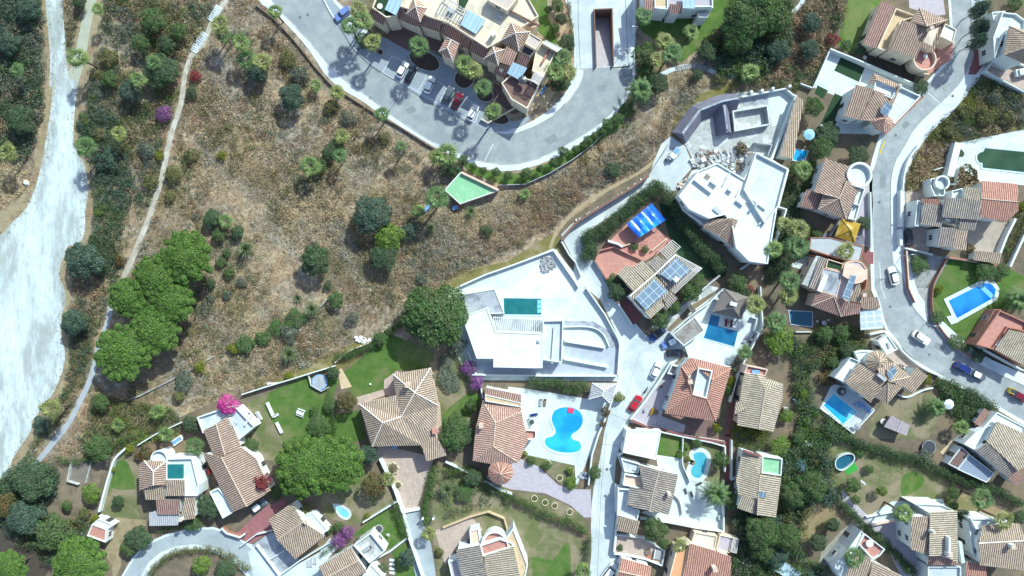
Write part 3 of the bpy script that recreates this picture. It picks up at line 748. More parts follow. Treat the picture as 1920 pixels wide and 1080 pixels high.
    def flat(s,poly,z,par=0.8,pt=0.22,wallmat=None,floor=None,base=0.0,smooth=0,nm='flat_roof',parmat=None):
        A = [W(p,z+par) for p in q(poly)];wm = wallmat or s.w;e = s.eps()
        A = ccw([Vector((p.x,p.y,0)) for p in A])
        if smooth: A = cat(A,smooth,True)
        s.prism_w(offset(A,e),base,z-0.012,wm)
        MB().prism(offset(A,e+0.01 if par > 0 else 0),z-0.01,z+e*0.2,floor or ROOFW).build(nm,s.e)
        if par > 0: MB().ring(A,pt,z-0.3,z+par,parmat or wm).build('parapet',s.e)
        return s
    def facets(s,pts,faces,mat,nm='roof',skirt=0.15,ridges=(),rm=None,walls=None,wallmat=None,base=0):
        """pts: list of (pxstring, z); faces: index lists"""
        P = [W(q(a)[0],z) for a,z in pts];mb = MB();cnt = {}
        for f in faces:
            f = list(f)
            if area([P[i] for i in f]) < 0: f = f[::-1]
            mb.face([P[i] for i in f],mat)
            for i in range(len(f)): cnt[(f[i],f[(i+1) % len(f)])] = 1
        dn = Vector((0,0,skirt))
        for (i,j) in cnt:
            if (j,i) not in cnt: mb.face((P[i]-dn,P[j]-dn,P[j],P[i]),RIDGE)
        for i,j in ridges: mb.tube(P[i]+Vector((0,0,.02)),P[j]+Vector((0,0,.02)),0.12,0.12,rm or RIDGE,6)
        mb.build(nm,s.e)
        if walls:
            B = [P[i] for i in walls];zz = min(p.z for p in B)-skirt-0.01
            s.prism_w(offset(ccw([Vector((p.x,p.y,0)) for p in B]),0.4+s.eps()),base,zz,wallmat or s.w)
        return s
    def box(s,nm,p,z,sx,sy,sz,rot=0,mat=None,capm=None):
        c = W(q(p)[0],z+sz*0.5);mb = MB();mb.box((c.x,c.y,z),sx,sy,sz,math.radians(rot),mat or s.w)
        o = mb.build(nm,s.e)
        if capm:
            k = MB();k.box((c.x,c.y,z+sz),sx+0.16,sy+0.16,0.1,math.radians(rot),capm);k.build('chimney_cap',s.e)
        return s
    def chimney(s,p,z,sz=1.0,sx=0.7,rot=0,mat=None): return s.box('chimney',p,z-0.8,sx,sx,sz+0.8,rot,mat,RIDGE)
    def panel(s,quad,z1,z2,mat=None,nm='solar_panel',th=0.08):
        Q = q(quad);A = [W(Q[0],z1),W(Q[1],z1),W(Q[2],z2),W(Q[3],z2)]
        if area(A) < 0: A = A[::-1]
        mb = MB();mb.face(A,mat or SOLAR);L = [p-Vector((0,0,th)) for p in A]
        for i in range(4): mb.face((L[i],L[(i+1) % 4],A[(i+1) % 4],A[i]),METAL)
        mb.face(L[::-1],METAL);mb.build(nm,s.e);return s
    def poly(s,nm,pts,z0,z1,mat,smooth=0,top=None):
        P = PW(pts,z1);P = cat(P,smooth,True) if smooth else P
        MB().prism(P,z0,z1,mat,top).build(nm,s.e);return s
    def rim(s,nm,pts,th,z0,z1,mat,smooth=0,closed=False):
        P = PW(pts,z1);P = cat(P,smooth,closed) if smooth else P
        if closed: MB().ring(P,th,z0,z1,mat).build(nm,s.e)
        else: MB().strip(P,th,z0,z1,mat).build(nm,s.e)
        return s
    def cyl(s,nm,c,rpx,z0,z1,mat,top=None,cone=0.0,conemat=None):
        p = W(q(c)[0],z1);r = rpx*S;mb = MB();mb.disc(p,r,z0,z1,mat,28,top)
        mb.build(nm,s.e)
        if cone:
            k = MB();n = 20;ap = Vector((p.x,p.y,z1+cone));R = r+0.25
            P = [Vector((p.x+R*math.cos(2*math.pi*i/n),p.y+R*math.sin(2*math.pi*i/n),z1)) for i in range(n)]
            for i in range(n): k.face((P[i],P[(i+1) % n],ap),conemat or T_TAN)
            k.face([v-Vector((0,0,.004)) for v in P[::-1]],mat);
            for i in range(0,n,3): k.tube(P[i]+Vector((0,0,.02)),ap+Vector((0,0,.02)),.07,.05,RIDGE,5,False)
            k.build('turret_roof',s.e)
        return s
    def curvedwall(s,nm,c,rpx,a0,a1,z0,z1,mat=None,th=0.22,floor=None):
        p = W(q(c)[0],z1);P = [Vector((p.x+rpx*S*math.cos(math.radians(a)),p.y+rpx*S*math.sin(math.radians(a)),0)) for a in np.linspace(a0,a1,24)]
        MB().strip(P,th,z0,z1,mat or s.w).build(nm,s.e)
        return s
    def pergola(s,quad,z,nb,mat=None,z0=0.0,bw=0.14,own=None,rails=2,posts=True):
        """beams run a->d, spread along a->b"""
        A = PW(quad,z);a,b,c,d = A;mb = MB();mat = mat or WOODW
        for i in range(nb):
            t = i/(nb-1);p = a.lerp(b,t);r = d.lerp(c,t);mb2 = [Vector((p.x,p.y,0)),Vector((r.x,r.y,0))];mb.strip(mb2,bw,z,z+0.14,mat)
        fr = MB()
        for p,r in ((a,b),(d,c)):
            pp,rr = p.lerp(r,0),r;ins = (d-a)*0.04 if p is a else (a-d)*0.04;fr.strip([pp+ins,rr+ins],0.16,z-0.17,z-0.002,mat)
        o = mb.build('pergola_beams',s.e);fr.build('pergola_frame',s.e)
        if posts:
            for p in (a,b,c,d):
                k = MB();cc = centroid(A);pi_ = p.lerp(cc,0.06);k.box((pi_.x,pi_.y,z0),0.16,0.16,z-0.173-z0,0,mat);k.build('post',s.e)
        return s
    def done(s,maxw=7,door=True,wins=True):
        if s.wm.f: s.wm.build('wall',s.e)
        if not wins: return s
        E = []
        for (p,r,b,z) in s.edges:
            L = (r-p).xy.length;
            if L < 2.4 or z-b < 2.1: continue
            d = (r-p).xy.normalized();n = Vector((d.y,-d.x));m = (p+r)/2
            facing = -(m.xy.normalized().dot(n))
            if facing < 0.15: continue
            E.append((L*facing,p,r,b,z,d,n))
        E.sort(key=lambda t: -t[0]);made = 0;dd = not door
        for (_,p,r,b,z,d,n) in E:
            if made >= maxw: break
            L = (r-p).xy.length;k = max(1,min(3,int(L/3.4)));floors = 2 if z-b > 5.4 else 1
            for fl in range(floors):
                zb = b+0.95+fl*2.75+(0.2 if floors == 1 and z-b > 3.4 else 0)
                for i in range(k):
                    if made >= maxw: break
                    c = p.lerp(r,(i+0.5)/k);isd = (not dd and fl == 0 and i == k//2)
                    out = Vector((c.x+n.x*0.35,c.y+n.y*0.35,0));hid = False
                    for (Q,b2,z2) in s.solids:
                        if z2 > zb+0.6 and ptin(out.x,out.y,Q): hid = True;break
                    if hid: continue
                    if isd:
                        dd = True;key = ('d',);fr,pn = window_mesh(key,1.0,2.05,1);nm = 'door';zz = b+0.12
                    else: key = ('w',1);fr,pn = window_mesh(key,1.15,1.15);nm = 'window';zz = zb
                    o = bpy.data.objects.new(nm,fr);C.objects.link(o);o.parent = s.e
                    o.location = (c.x-s.e.location.x,c.y-s.e.location.y,zz);o.rotation_euler = (0,0,math.atan2(n.y,n.x)+math.pi/2)
                    g = bpy.data.objects.new('pane',pn);C.objects.link(g);g.parent = o;made += 1
        return s
# ------------------------------------------------------------ pools
def pool(label,pts,mat,cop=0.45,smooth=0,h=0.14,copmat=None,steps=None,name='swimming_pool',catg='swimming pool',ladder=None):
    P = [W(p) for p in q(pts)];P = ccw(cat(P,smooth,True) if smooth else P);c = centroid(P)
    e = empty(name,(c.x,c.y,0),label,catg)
    O = offset(P,-cop)
    MB().ring(O,cop,0.0,h,copmat or WHITEFL).build('coping',e)
    MB().prism(offset(P,-0.02),-0.02,h-0.05,mat).build('water',e)
    MB().ring(offset(P,-0.012),0.07,0.02,h-0.02,W_PALE).build('tile_band',e)
    if steps:
        A = [W(p) for p in q(steps)];a,b,c2,d = A
        for k in range(3):
            t0 = k/3;t1 = (k+1)/3-0.05
            MB().prism([a.lerp(d,t0),b.lerp(c2,t0),b.lerp(c2,t1),a.lerp(d,t1)],0.0,h-0.045+0.004,W_PALE).build('step',e)
    if ladder:
        x = W(q(ladder)[0]);m = MB()
        for dx in (-0.25,0.25):
            m.tube((x.x+dx,x.y,h),(x.x+dx,x.y,h+0.7),0.03,0.03,METAL,6);m.tube((x.x+dx,x.y,h+0.7),(x.x+dx,x.y-0.5,h+0.6),0.03,0.03,METAL,6);m.tube((x.x+dx,x.y-0.5,h+0.6),(x.x+dx,x.y-0.5,0.0),0.03,0.03,METAL,6)
        m.build('ladder',e)
    return e
# ------------------------------------------------------------ vehicles
def rrect(L,Wd,r,n=4,nose=0.0):
    P = []
    for cx,cy,a0 in ((L/2-r,Wd/2-r,0),(-L/2+r,Wd/2-r,90),(-L/2+r,-Wd/2+r,180),(L/2-r,-Wd/2+r,270)):
        for k in range(n+1):
            a = math.radians(a0+90*k/n);P.append(Vector((cx+r*math.cos(a),cy+r*math.sin(a),0)))
    return P
def loft(mb,rings,mat,smooth=True,cap=True,mats=None):
    n = len(rings[0])
    for i in range(len(rings)-1):
        for j in range(n):
            k = (j+1) % n;mb.face((rings[i][j],rings[i][k],rings[i+1][k],rings[i+1][j]),mats[i] if mats else mat,smooth)
    if cap: mb.face(rings[-1],(mats[-1] if mats else mat),False)
    return mb
def car_maker(style='hatch'):
    def mk():
        e = bpy.data.objects.new('parked_car',None);C.objects.link(e)
        van = style == 'van';L,Wd = (4.9,1.95) if van else (4.35,1.8)
        def R(l,w,r,z,dx=0,hood=0):
            out = []
            for p in rrect(l,w,r,5):
                zz = z
                if hood: zz = z - hood*max(0,(p.x-L*0.12)/(L*0.4))**1.5 - hood*0.4*max(0,(-p.x-L*0.30)/(L*0.2))
                out.append(Vector((p.x+dx,p.y,zz)))
            return out
        mb = MB();rings = [R(L-0.2,Wd-0.16,.38,.22),R(L,Wd,.45,.42),R(L,Wd,.48,.62),R(L-.08,Wd-.06,.48,.80,0,.08),R(L-.25,Wd-.22,.45,.92,0,.18)]
        loft(mb,rings,WHITECAR);mb.build('body',e)
        gl = L*0.74 if van else L*0.60;gx = -L*0.10 if van else -L*0.09
        g = MB();a = R(gl,Wd-.24,.30,.86,gx);b = R(gl-(0.5 if van else 0.8),Wd-.46,.28,1.72 if van else 1.38,gx-(0.05 if van else 0.06));loft(g,[a,b],GLASSD);g.build('windows',e)
        h = MB();zt = 1.72 if van else 1.38;r0 = R(gl-(0.44 if van else 0.72),Wd-.40,.3,zt-0.03,gx-(0.05 if van else 0.06));r1 = R(gl-(0.5 if van else 0.84),Wd-.48,.3,zt+0.05,gx-(0.05 if van else 0.06));loft(h,[r0,r1],WHITECAR);h.build('car_roof',e)
        for sx in (-1,1):
            for sy in (-1,1):
                w = MB();x = sx*L*0.315;y0 = sy*(Wd/2-0.20);y1 = sy*(Wd/2-0.01);w.tube((x,y0,.32),(x,y1,.32),.32,.32,RUBBER,14);ww = w.build('wheel',e)
                rm = MB();rm.tube((x,y1,.32),(x,y1+sy*.012,.32),.19,.17,METAL,10);rm.build('rim',ww)
            m = MB();m.box((0.62 if not van else 1.0,sx*(Wd/2+0.06),.92),.16,.18,.12,0,DARKM);m.build('mirror',e)
            l = MB();l.box((L/2-.16,sx*(Wd/2-.34),.60),.26,.34,.13,-sx*0.35,LAMPG);l.build('headlight',e)
            t = MB();t.box((-L/2+.12,sx*(Wd/2-.28),.66),.2,.26,.14,sx*0.25,TAIL);t.build('tail_light',e)
        return e
    return mk
def car(p,ang,paint,label,style='hatch',group=None,roofm=None,s=1.0):
    """ang: degrees counter-clockwise from photograph-right to the car's nose"""
    b = W(q(p)[0],0.8)
    return inst(('car',style),car_maker(style),(b.x,b.y,0.02),math.radians(ang),label,'van' if style == 'van' else 'car',group,s,{'body': paint,'car_roof': roofm or paint})
def lounger_maker():
    e = bpy.data.objects.new('sun_lounger',None);C.objects.link(e)
    f = MB();f.box((0,.32,.22),1.9,.05,.06,0,WOODW);f.box((0,-.32,.22),1.9,.05,.06,0,WOODW)
    for x in (-.8,.8):
        for y in (-.3,.3): f.box((x,y,0),.06,.06,.22,0,WOODW)
    for k in range(8): f.box((-.84+k*.19,0,.245),.1,.6,.02,0,WOODW)
    f.build('frame',e)
    m = MB();m.box((-.3,0,.29),1.25,.58,.09,0,FABRIC);m.build('cushion',e)
    b = MB();b.box((.62,0,.36),.68,.58,.09,0,FABRIC,-0.6);b.build('backrest',e)
    return e
def lounger(p,ang,label,mat=None,group=None,s=1.0):
    b = W(q(p)[0]);return inst('lounger',lounger_maker,(b.x,b.y,.03),math.radians(ang),label,'sun lounger',group,s,{'cushion': mat or FABRIC,'backrest': mat or FABRIC})
def parasol_maker():
    e = bpy.data.objects.new('parasol',None);C.objects.link(e)
    k = MB();n = 8;R = 1.4;ap = Vector((0,0,2.6));P = [Vector((R*math.cos(2*math.pi*i/n),R*math.sin(2*math.pi*i/n),2.15)) for i in range(n)]
    for i in range(n): k.face((P[i],P[(i+1) % n],ap),CYANF);k.face((P[i]-Vector((0,0,.15)),P[(i+1) % n]-Vector((0,0,.15)),P[(i+1) % n],P[i]),CYANF)
    k.build('canopy',e)
    m = MB();m.tube((0,0,0),(0,0,2.65),.03,.03,METAL,6);m.build('pole',e)
    m = MB();m.disc((0,0),.3,0,.1,GREYCON,12);m.build('base',e)
    return e
def parasol(p,label,mat=None,s=1.0,rz=0.2):
    b = W(q(p)[0],2.3);return inst('parasol',parasol_maker,(b.x,b.y,.02),rz,label,'parasol',None,s,{'canopy': mat or CYANF})
def table_maker():
    e = bpy.data.objects.new('garden_table',None);C.objects.link(e)
    m = MB();m.disc((0,0),.6,.70,.75,WOODW,20);m.build('tabletop',e)
    for k in range(4):
        a = math.pi/4+k*math.pi/2;l = MB();l.tube((.4*math.cos(a),.4*math.sin(a),0),(.35*math.cos(a),.35*math.sin(a),.70),.03,.03,METAL,6);l.build('leg',e)
    return e
def chair_maker():
    e = bpy.data.objects.new('garden_chair',None);C.objects.link(e)
    m = MB();m.box((0,0,.42),.48,.48,.05,0,WOODW);m.build('seat',e)
    m = MB();m.box((-.24,0,.47),.05,.46,.42,0,WOODW);m.build('backrest',e)
    for x in (-.2,.2):
        for y in (-.2,.2): l = MB();l.box((x,y,0),.05,.05,.42,0,WOODW);l.build('leg',e)
    return e
def table(p,label,mat=None,s=1.0):
    b = W(q(p)[0],.7);return inst('table',table_maker,(b.x,b.y,.02),0.3,label,'table',None,s,{'tabletop': mat or WOODW})
def chair(p,ang,label,mat=None,group=None,s=1.0):
    b = W(q(p)[0],.5);return inst('chair',chair_maker,(b.x,b.y,.02),math.radians(ang),label,'chair',group,s,{'seat': mat or WOODW,'backrest': mat or WOODW})
def lamp_maker():
    e = bpy.data.objects.new('street_lamp',None);C.objects.link(e)
    m = MB();m.tube((0,0,0),(0,0,6.2),.09,.05,METAL,8);m.build('pole',e)
    m = MB();m.tube((0,0,6.15),(1.0,0,6.35),.04,.035,METAL,6);m.build('arm',e)
    m = MB();m.box((1.15,0,6.30),.55,.26,.12,0,METAL);m.build('lamp_head',e)
    return e
def lamp(p,ang,label,s=1.0):
    b = W(q(p)[0]);return inst('lamp',lamp_maker,(b.x,b.y,0),math.radians(ang),label,'street lamp',None,s)
def bike_maker():
    e = bpy.data.objects.new('motorbike',None);C.objects.link(e)
    for x in (-.68,.68):
        w = MB();w.tube((x,-.06,.3),(x,.06,.3),.3,.3,RUBBER,14);w.build('wheel',e)
    m = MB();m.box((.05,0,.38),.8,.28,.32,0,DARKM);m.box((.2,0,.70),.45,.28,.16,0,GREYCAR);m.build('body',e)
    m = MB();m.box((-.35,0,.72),.7,.26,.12,0,DARKM);m.build('seat',e)
    m = MB();m.tube((.48,-.36,.98),(.48,.36,.98),.025,.025,METAL,6);m.tube((.48,0,.98),(.68,0,.3),.04,.04,METAL,6);m.build('handlebar',e)
    return e
def simple(name,label,catg,p,parts,z=0.0,ang=0,group=None,hz=0.3):
    """parts: (partname, [(kind, args...)]) in local metres round the base"""
    b = W(q(p)[0],z+hz);e = empty(name,(b.x,b.y,z),label,catg,group,math.radians(ang))
    for nm,prims in parts:
        mb = MB()
        for pr in prims:
            if pr[0] == 'b': _,c,sx,sy,sz,mat = pr[:6];mb.box(c,sx,sy,sz,pr[6] if len(pr) > 6 else 0,mat)
            elif pr[0] == 't': _,a,c,r0,r1,mat = pr;mb.tube(a,c,r0,r1,mat,8)
            elif pr[0] == 'd': _,c,r,z0,z1,mat = pr;mb.disc(c,r,z0,z1,mat,16)
        me_o = mb.build(nm);me_o.parent = e
    return e
def rock(p,r,label,n=1,mat=None,name='boulder',seed=1):
    rg = random.Random(seed);b = W(q(p)[0]);bm = bpy.data.meshes.new(name);mb = MB()
    R = r*S;k = 8;rings = []
    for j in range(4):
        zz = R*0.75*j/3;rr = R*math.cos(j/3*1.15);rings.append([Vector((b.x+rr*rg.uniform(.8,1.15)*math.cos(2*math.pi*i/k),b.y+rr*rg.uniform(.8,1.15)*math.sin(2*math.pi*i/k),zz)) for i in range(k)])
    loft(mb,rings,mat or STONE,False);return tag(mb.build(name,None,(b.x,b.y,0)),label,'rock')
def zat(x,y,sc): ORG[0] = x;ORG[1] = y;ORG[2] = sc
# ------------------------------------------------------------ ground
def ground_mat():
    m,t,b = newmat('dry_scrub_ground')
    n1 = noise(t,0.055,7,0.62,dist=0.8);n2 = noise(t,0.5,7,0.68,dist=1.2);n3 = noise(t,3.2,5,0.7);n4 = noise(t,0.12,6,0.62,dist=0.6)
    c = ramp(t,n2,[(0.30,(0.18,0.125,0.08)),(0.46,(0.29,0.21,0.14)),(0.56,(0.39,0.305,0.205)),(0.72,(0.50,0.415,0.285))])
    c2 = ramp(t,n2,[(0.32,(0.12,0.10,0.075)),(0.5,(0.24,0.21,0.165)),(0.7,(0.40,0.375,0.32))])
    c = mix(t,ramp(t,n4,[(0.42,(0,0,0)),(0.58,(1,1,1))]),c,c2)
    c3 = ramp(t,n2,[(0.3,(0.06,0.06,0.03)),(0.7,(0.20,0.185,0.10))])
    c = mix(t,ramp(t,n1,[(0.53,(0,0,0)),(0.63,(0.85,0.85,0.85))]),c,c3)
    c = mix(t,1.0,c,ramp(t,n3,[(0.33,(0.80,0.78,0.76)),(0.62,(1.10,1.08,1.05))]),'MULTIPLY')
    t.links.new(c,b.inputs['Base Color']);b.inputs['Roughness'].default_value = 1;b.inputs['Specular IOR Level'].default_value = 0.05
    bump(t,b,n3,0.9,0.25);return m
SCRUB = ground_mat()
def dirtroad_mat():
    m,t,b = newmat('white_dirt_track')
    g = N(t,'ShaderNodeNewGeometry');mp = N(t,'ShaderNodeMapping');mp.inputs['Scale'].default_value = (1,0.28,1);mp.inputs['Rotation'].default_value = (0,0,0.12)
    t.links.new(g.outputs['Position'],mp.inputs['Vector'])
    a = noise(t,0.13,9,0.72,mp.outputs[0],0.25);c = ramp(t,a,[(0.36,(0.56,0.64,0.65)),(0.49,(0.46,0.53,0.54)),(0.56,(0.32,0.36,0.35)),(0.68,(0.25,0.275,0.25))])
    s = noise(t,1.3,6,0.7,mp.outputs[0]);c = mix(t,ramp(t,s,[(0.46,(0,0,0)),(0.70,(0.85,)*3)]),c,(0.34,0.36,0.35))
    t.links.new(c,b.inputs['Base Color']);b.inputs['Roughness'].default_value = 0.95;b.inputs['Specular IOR Level'].default_value = 0.1
    bump(t,b,noise(t,2.0,6,0.7),0.3,0.1);return m
DIRT = dirtroad_mat()
TRAIL = M('pale_trail',(0.46,0.43,0.36),(0.36,0.33,0.27),0.8,rough=1,c3=(0.54,0.52,0.46),sc3=0.3,bmp=0.4,grain=0.25)
SIDETR = M('side_track',(0.34,0.36,0.28),(0.40,0.41,0.33),0.5,rough=1,bmp=0.3,grain=0.15)
ASPATH = M('asphalt_path',(0.32,0.35,0.38),(0.38,0.41,0.44),0.5,bmp=0.2,grain=0.15)
VERGE = M('tan_verge',(0.38,0.31,0.19),(0.30,0.25,0.16),0.6,rough=1,c3=(0.26,0.19,0.12),sc3=0.2,bmp=0.5,grain=0.35)
full()
at(2,0);HOLE = [Vector((p.x,p.y,0)) for p in PW("618,88 742,82 752,498 632,507")]
full()
G = 1400
gm = MB();outer = [Vector((-G,-G,0)),Vector((G,-G,0)),Vector((G,G,0)),Vector((-G,G,0))]
allv = outer+HOLE
for tri in geometry.tessellate_polygon([outer,HOLE]): gm.face(ccw([allv[i] for i in tri]),SCRUB)
g_ = gm.build('ground');g_['kind'] = 'structure'
sheet('garden_soil',"120,860 300,800 430,740 640,690 760,640 870,560 1040,470 1050,425 1220,300 1270,250 1290,190 1380,150 1440,100 1445,20 1500,-60 2100,-100 2150,1250 -200,1250 -150,960 20,890",.012,SOIL)
sheet('verge',"75,-40 84,60 88,110 88,165 78,240 68,290 60,340 30,380 0,395 -60,400 -90,900 0,925 30,900 45,865 65,830 85,800 105,760 125,720 132,680 130,630 133,590 135,540 130,495 165,480 174,430 176,370 172,325 168,300 150,280 145,240 150,200 165,150 185,95 198,0 198,-40 150,-40 133,90 128,80 122,-40",.016,VERGE)
sheet('dirt_road',"85,-40 85,0 89,50 94,100 93,160 99,162 96,200 88,250 82,285 75,320 68,347 58,372 48,392 25,415 -5,445 -60,470 -100,800 -90,1010 0,912 6,898 15,888 22,865 35,842 57,810 60,790 72,775 77,760 95,745 112,710 121,680 121,655 114,628 116,590 124,565 120,540 112,520 114,495 122,477 127,462 148,457 159,432 160,395 166,357 163,332 157,307 147,290 138,270 138,240 141,200 146,160 152,132 143,120 131,140 124,105 121,60 118,20 117,-40",.024,DIRT,3)
sheet('side_track',"163,-40 162,0 152,45 143,90 133,125 128,142 146,152 155,128 163,95 171,45 181,0 182,-40",.028,SIDETR,3)
striproad('footpath',"440,-30 424,0 400,38 382,78 366,97 358,106 352,125 346,145 343,170 338,200 326,235 317,268 311,298 303,335 292,370 279,410 262,450 246,490 232,520 222,545 211,575",10,.030,TRAIL)
striproad('path',"207,575 200,610 185,648 176,690 165,722 150,752 131,790 112,815 95,836 75,860 55,880 30,897",10,.032,ASPATH)
def steps(name,label,a,b,n,wpx,cat_='steps',rise=0.07,mat=None,mat2=None):
    A,B = W(q(a)[0]),W(q(b)[0]);d = (B-A).normalized();pn = Vector((-d.y,d.x,0));e = empty(name,tuple(A),label,cat_)
    w = wpx*S/2;L = (B-A).length/n
    for k in range(n):
        p = A+d*L*k;mb = MB();r = p+d*(L-0.10)
        mb.prism([p+pn*w,p-pn*w,r-pn*w,r+pn*w],0.03,0.10+rise*(k % 2),mat or SIDEW).build('step',e)
        mb = MB();p2 = r;r2 = p+d*L
        mb.prism([p2+pn*w,p2-pn*w,r2-pn*w,r2+pn*w],0.03,0.055,mat2 or DARKM).build('riser',e)
    return e
full()
steps('path_steps','lower flight of pale steps on the dirt footpath below the fan palms',"385,62","362,98",10,14)
steps('path_steps','upper flight of pale steps where the footpath leaves the top edge',"412,12","394,40",8,14)
# ---- top road loop
OUT = "470,-30 490,8 510,20 532,40 555,64 577,90 592,112 607,136 625,155 647,171 680,190 702,206 730,224 760,243 790,261 815,276 850,292 880,306 910,317 940,321 975,319 1010,309 1040,296 1070,281 1100,260 1130,236 1155,215 1170,195 1182,172 1191,140 1190,100 1192,50 1194,-30"
sheet('sidewalk',OUT+" 1187,-30 1185,60 1180,127 1130,129 1095,131 1081,128 1079,60 1065,20 1061,-30 1050,-30 1060,0 1068,25 1076,60 1077,110 1075,140 1066,165 1047,190 1025,210 1000,226 970,240 930,244 890,225 720,90 600,-30",.040,SIDEW,0)
sheet('parking_court',"598,-30 640,20 660,60 690,62 735,75 770,92 800,95 830,108 860,125 880,160 905,190 935,222 965,228 1000,215 985,232 952,246 920,247 890,240 855,225 800,198 745,168 712,146 690,124 668,98 650,72 636,46 620,20 592,-30",.046,PAVER)
ROAD_OUT = "492,-30 517,10 547,42 562,58 581,78 605,107 622,128 655,157 692,182 730,212 780,246 808,264 855,285 892,299 925,306 960,308 1010,297 1060,273 1102,247 1135,224 1160,197 1175,173 1184,150 1186,130"
sheet('road',ROAD_OUT+" 1130,127 1095,130 1092,145 1085,162 1062,193 1035,219 997,240 960,252 942,252 905,243 880,230 847,216 800,190 750,158 717,138 705,130 692,120 665,95 646,66 634,46 618,24 590,-30",.052,ASPH)
full()
striproad('curb',"590,-30 618,24 634,46 646,66 665,95 692,120 712,136",1.6,.11,DLINE)
striproad('curb',"880,230 905,244 942,253 960,253 997,241 1035,220 1062,194 1085,163 1093,145 1095,130",1.3,.11,RAWCON)
striproad('curb',ROAD_OUT,1.4,.11,RAWCON,2)
pl = [W(p) for p in q("1062,-30 1066,20 1078,60 1080,110 1082,128 1095,131 1130,129 1180,124 1185,60 1187,-30")]
sh = MB();allp = ccw(pl);vv = [Vector((v.x,v.y,0)) for v in allp];allv = vv+HOLE
for tri in geometry.tessellate_polygon([vv,HOLE]): sh.face([(v.x,v.y,.0625) for v in ccw([allv[i] for i in tri])],PALECON)
sh.build('plaza')['kind'] = 'structure'
for l_ in ("1084,-20 1084,40 1088,129","1170,-20 1174,20 1175,60 1178,124","1088,130 1130,128 1178,124"):
    striproad('paving_joint',l_,0.9,.072,DLINE,0)
rp = empty('parking_ramp',(HOLE[0].x,HOLE[0].y,0),'sunken brown ramp opening with low brick walls in the pale plaza','ramp')
tl,tr,br,bl = HOLE;zt,zb = -3.6,0.02
f = MB();v3 = lambda p,z: Vector((p.x,p.y,z))
f.face((v3(bl,zb),v3(br,zb),v3(tr,zt),v3(tl,zt)),M('ramp_floor',(0.40,0.36,0.37),(0.33,0.30,0.31),0.8));f.build('ramp_floor',rp)
f = MB();f.face((v3(bl,zb),v3(tl,zt),v3(tl,.06),v3(bl,.06)),BROWNW);f.face((v3(br,zb),v3(br,.06),v3(tr,.06),v3(tr,zt)),BROWNW);f.face((v3(tl,zt),v3(tr,zt),v3(tr,.06),v3(tl,.06)),BROWNW);f.build('retaining_wall',rp)
cc = Vector(((tl.x+tr.x)/2,(tl.y+br.y)/2,0))
f = MB();f.strip([Vector((p.x+(-.16 if p.x < cc.x else .16),p.y+(.16 if p.y > cc.y else 0),0)) for p in (bl,tl,tr,br)],.26,.05,.95,BROWNW,BROWNW);f.build('parapet',rp)
striproad('curb',"692,120 717,137 750,157 800,189 847,215 880,230 905,243 942,252 960,252 997,240 1035,219 1060,194",1.3,.10,DLINE,2)
at(1,0)
for i,l_ in enumerate(["950,545 1020,420 1100,460 1210,520 1350,605 1490,690 1600,755 1690,800 1640,920 1560,880 1480,840 1370,780 1240,700 1100,625 950,545","1125,470 1045,600","1215,530 1140,660","1280,570 1215,690","1345,605 1290,720","1435,650 1370,780","1550,725 1490,850","1620,765 1570,885"]):
    striproad('bay_line',l_,0.8,.062,LINE,0)
full()
for l_ in ("878,284 885,303 893,322",): pass
for l_ in ("700,125 684,149 668,170","893,275 905,262 915,254"): striproad('road_joint_or_shadow',l_,0.5,.056,DLINE,0)  # first strip is a pole-shaped cast shadow painted dark on the asphalt
at(1,1);striproad('road_line',"1780,0 1715,125",1.0,.057,LINE,0);full()
# ---- right road
sheet('pavement',"1776,-30 1781,50 1785,80 1780,105 1766,122 1738,152 1718,180 1686,212 1650,250 1636,295 1630,320 1630,400 1632,500 1634,545 1645,570 1652,598 1662,622 1676,640 1690,658 1712,680 1738,696 1790,722 1830,748 1865,765 1930,804 1930,705 1895,690 1860,675 1825,655 1795,628 1765,600 1740,575 1722,550 1712,520 1705,490 1696,470 1696,350 1699,330 1711,300 1728,270 1748,245 1776,220 1803,190 1833,152 1847,122 1852,60 1850,-30",.040,SIDEW)
sheet('road',"1781,-30 1786,50 1790,82 1785,108 1772,125 1742,155 1722,182 1690,215 1655,252 1645,295 1637,320 1635,352 1637,395 1637,445 1639,495 1640,540 1650,565 1657,595 1665,617 1680,635 1692,652 1715,675 1740,690 1762,702 1790,715 1830,740 1865,757 1890,772 1930,795 1930,727 1895,712 1870,700 1835,682 1805,665 1775,642 1750,617 1730,597 1712,575 1703,560 1698,540 1692,515 1676,495 1673,470 1671,445 1670,395 1670,355 1672,327 1680,300 1697,272 1710,248 1735,220 1765,192 1795,162 1815,130 1824,105 1822,60 1820,-30",.050,ASPH2)
striproad('curb',"1820,-30 1822,60 1824,105 1815,130 1795,162 1765,192 1735,220 1710,248 1697,272 1680,300 1672,327 1670,355 1670,395 1671,445 1672,490",1.2,.12,RAWCON,2)
striproad('curb',"1698,545 1712,575 1730,597 1750,617 1775,642 1805,665 1835,682 1870,700 1930,727",1.2,.12,RAWCON,2)
striproad('road_line',"1740,174 1765,195",1.2,.055,LINE,0);striproad('road_joint_or_shadow',"1740,172 1766,194",0.8,.056,DLINE,0);striproad('road_joint_or_shadow',"1756,157 1780,175",0.8,.056,DLINE,0)
striproad('road_line',"1649,492 1652,540 1660,560",0.8,.055,LINE,0);striproad('curb',"1648,290 1658,265",2.2,.12,YELLOW,0)
for k,p in enumerate(["1648,379","1669,575","1742,665","1679,254","1786,180"]):
    b_ = W(q(p)[0]);m_ = MB();m_.disc(b_,.36,.05,.058,DLINE,14);o_ = m_.build('manhole_cover');o_['kind'] = 'structure'
at(1,0)
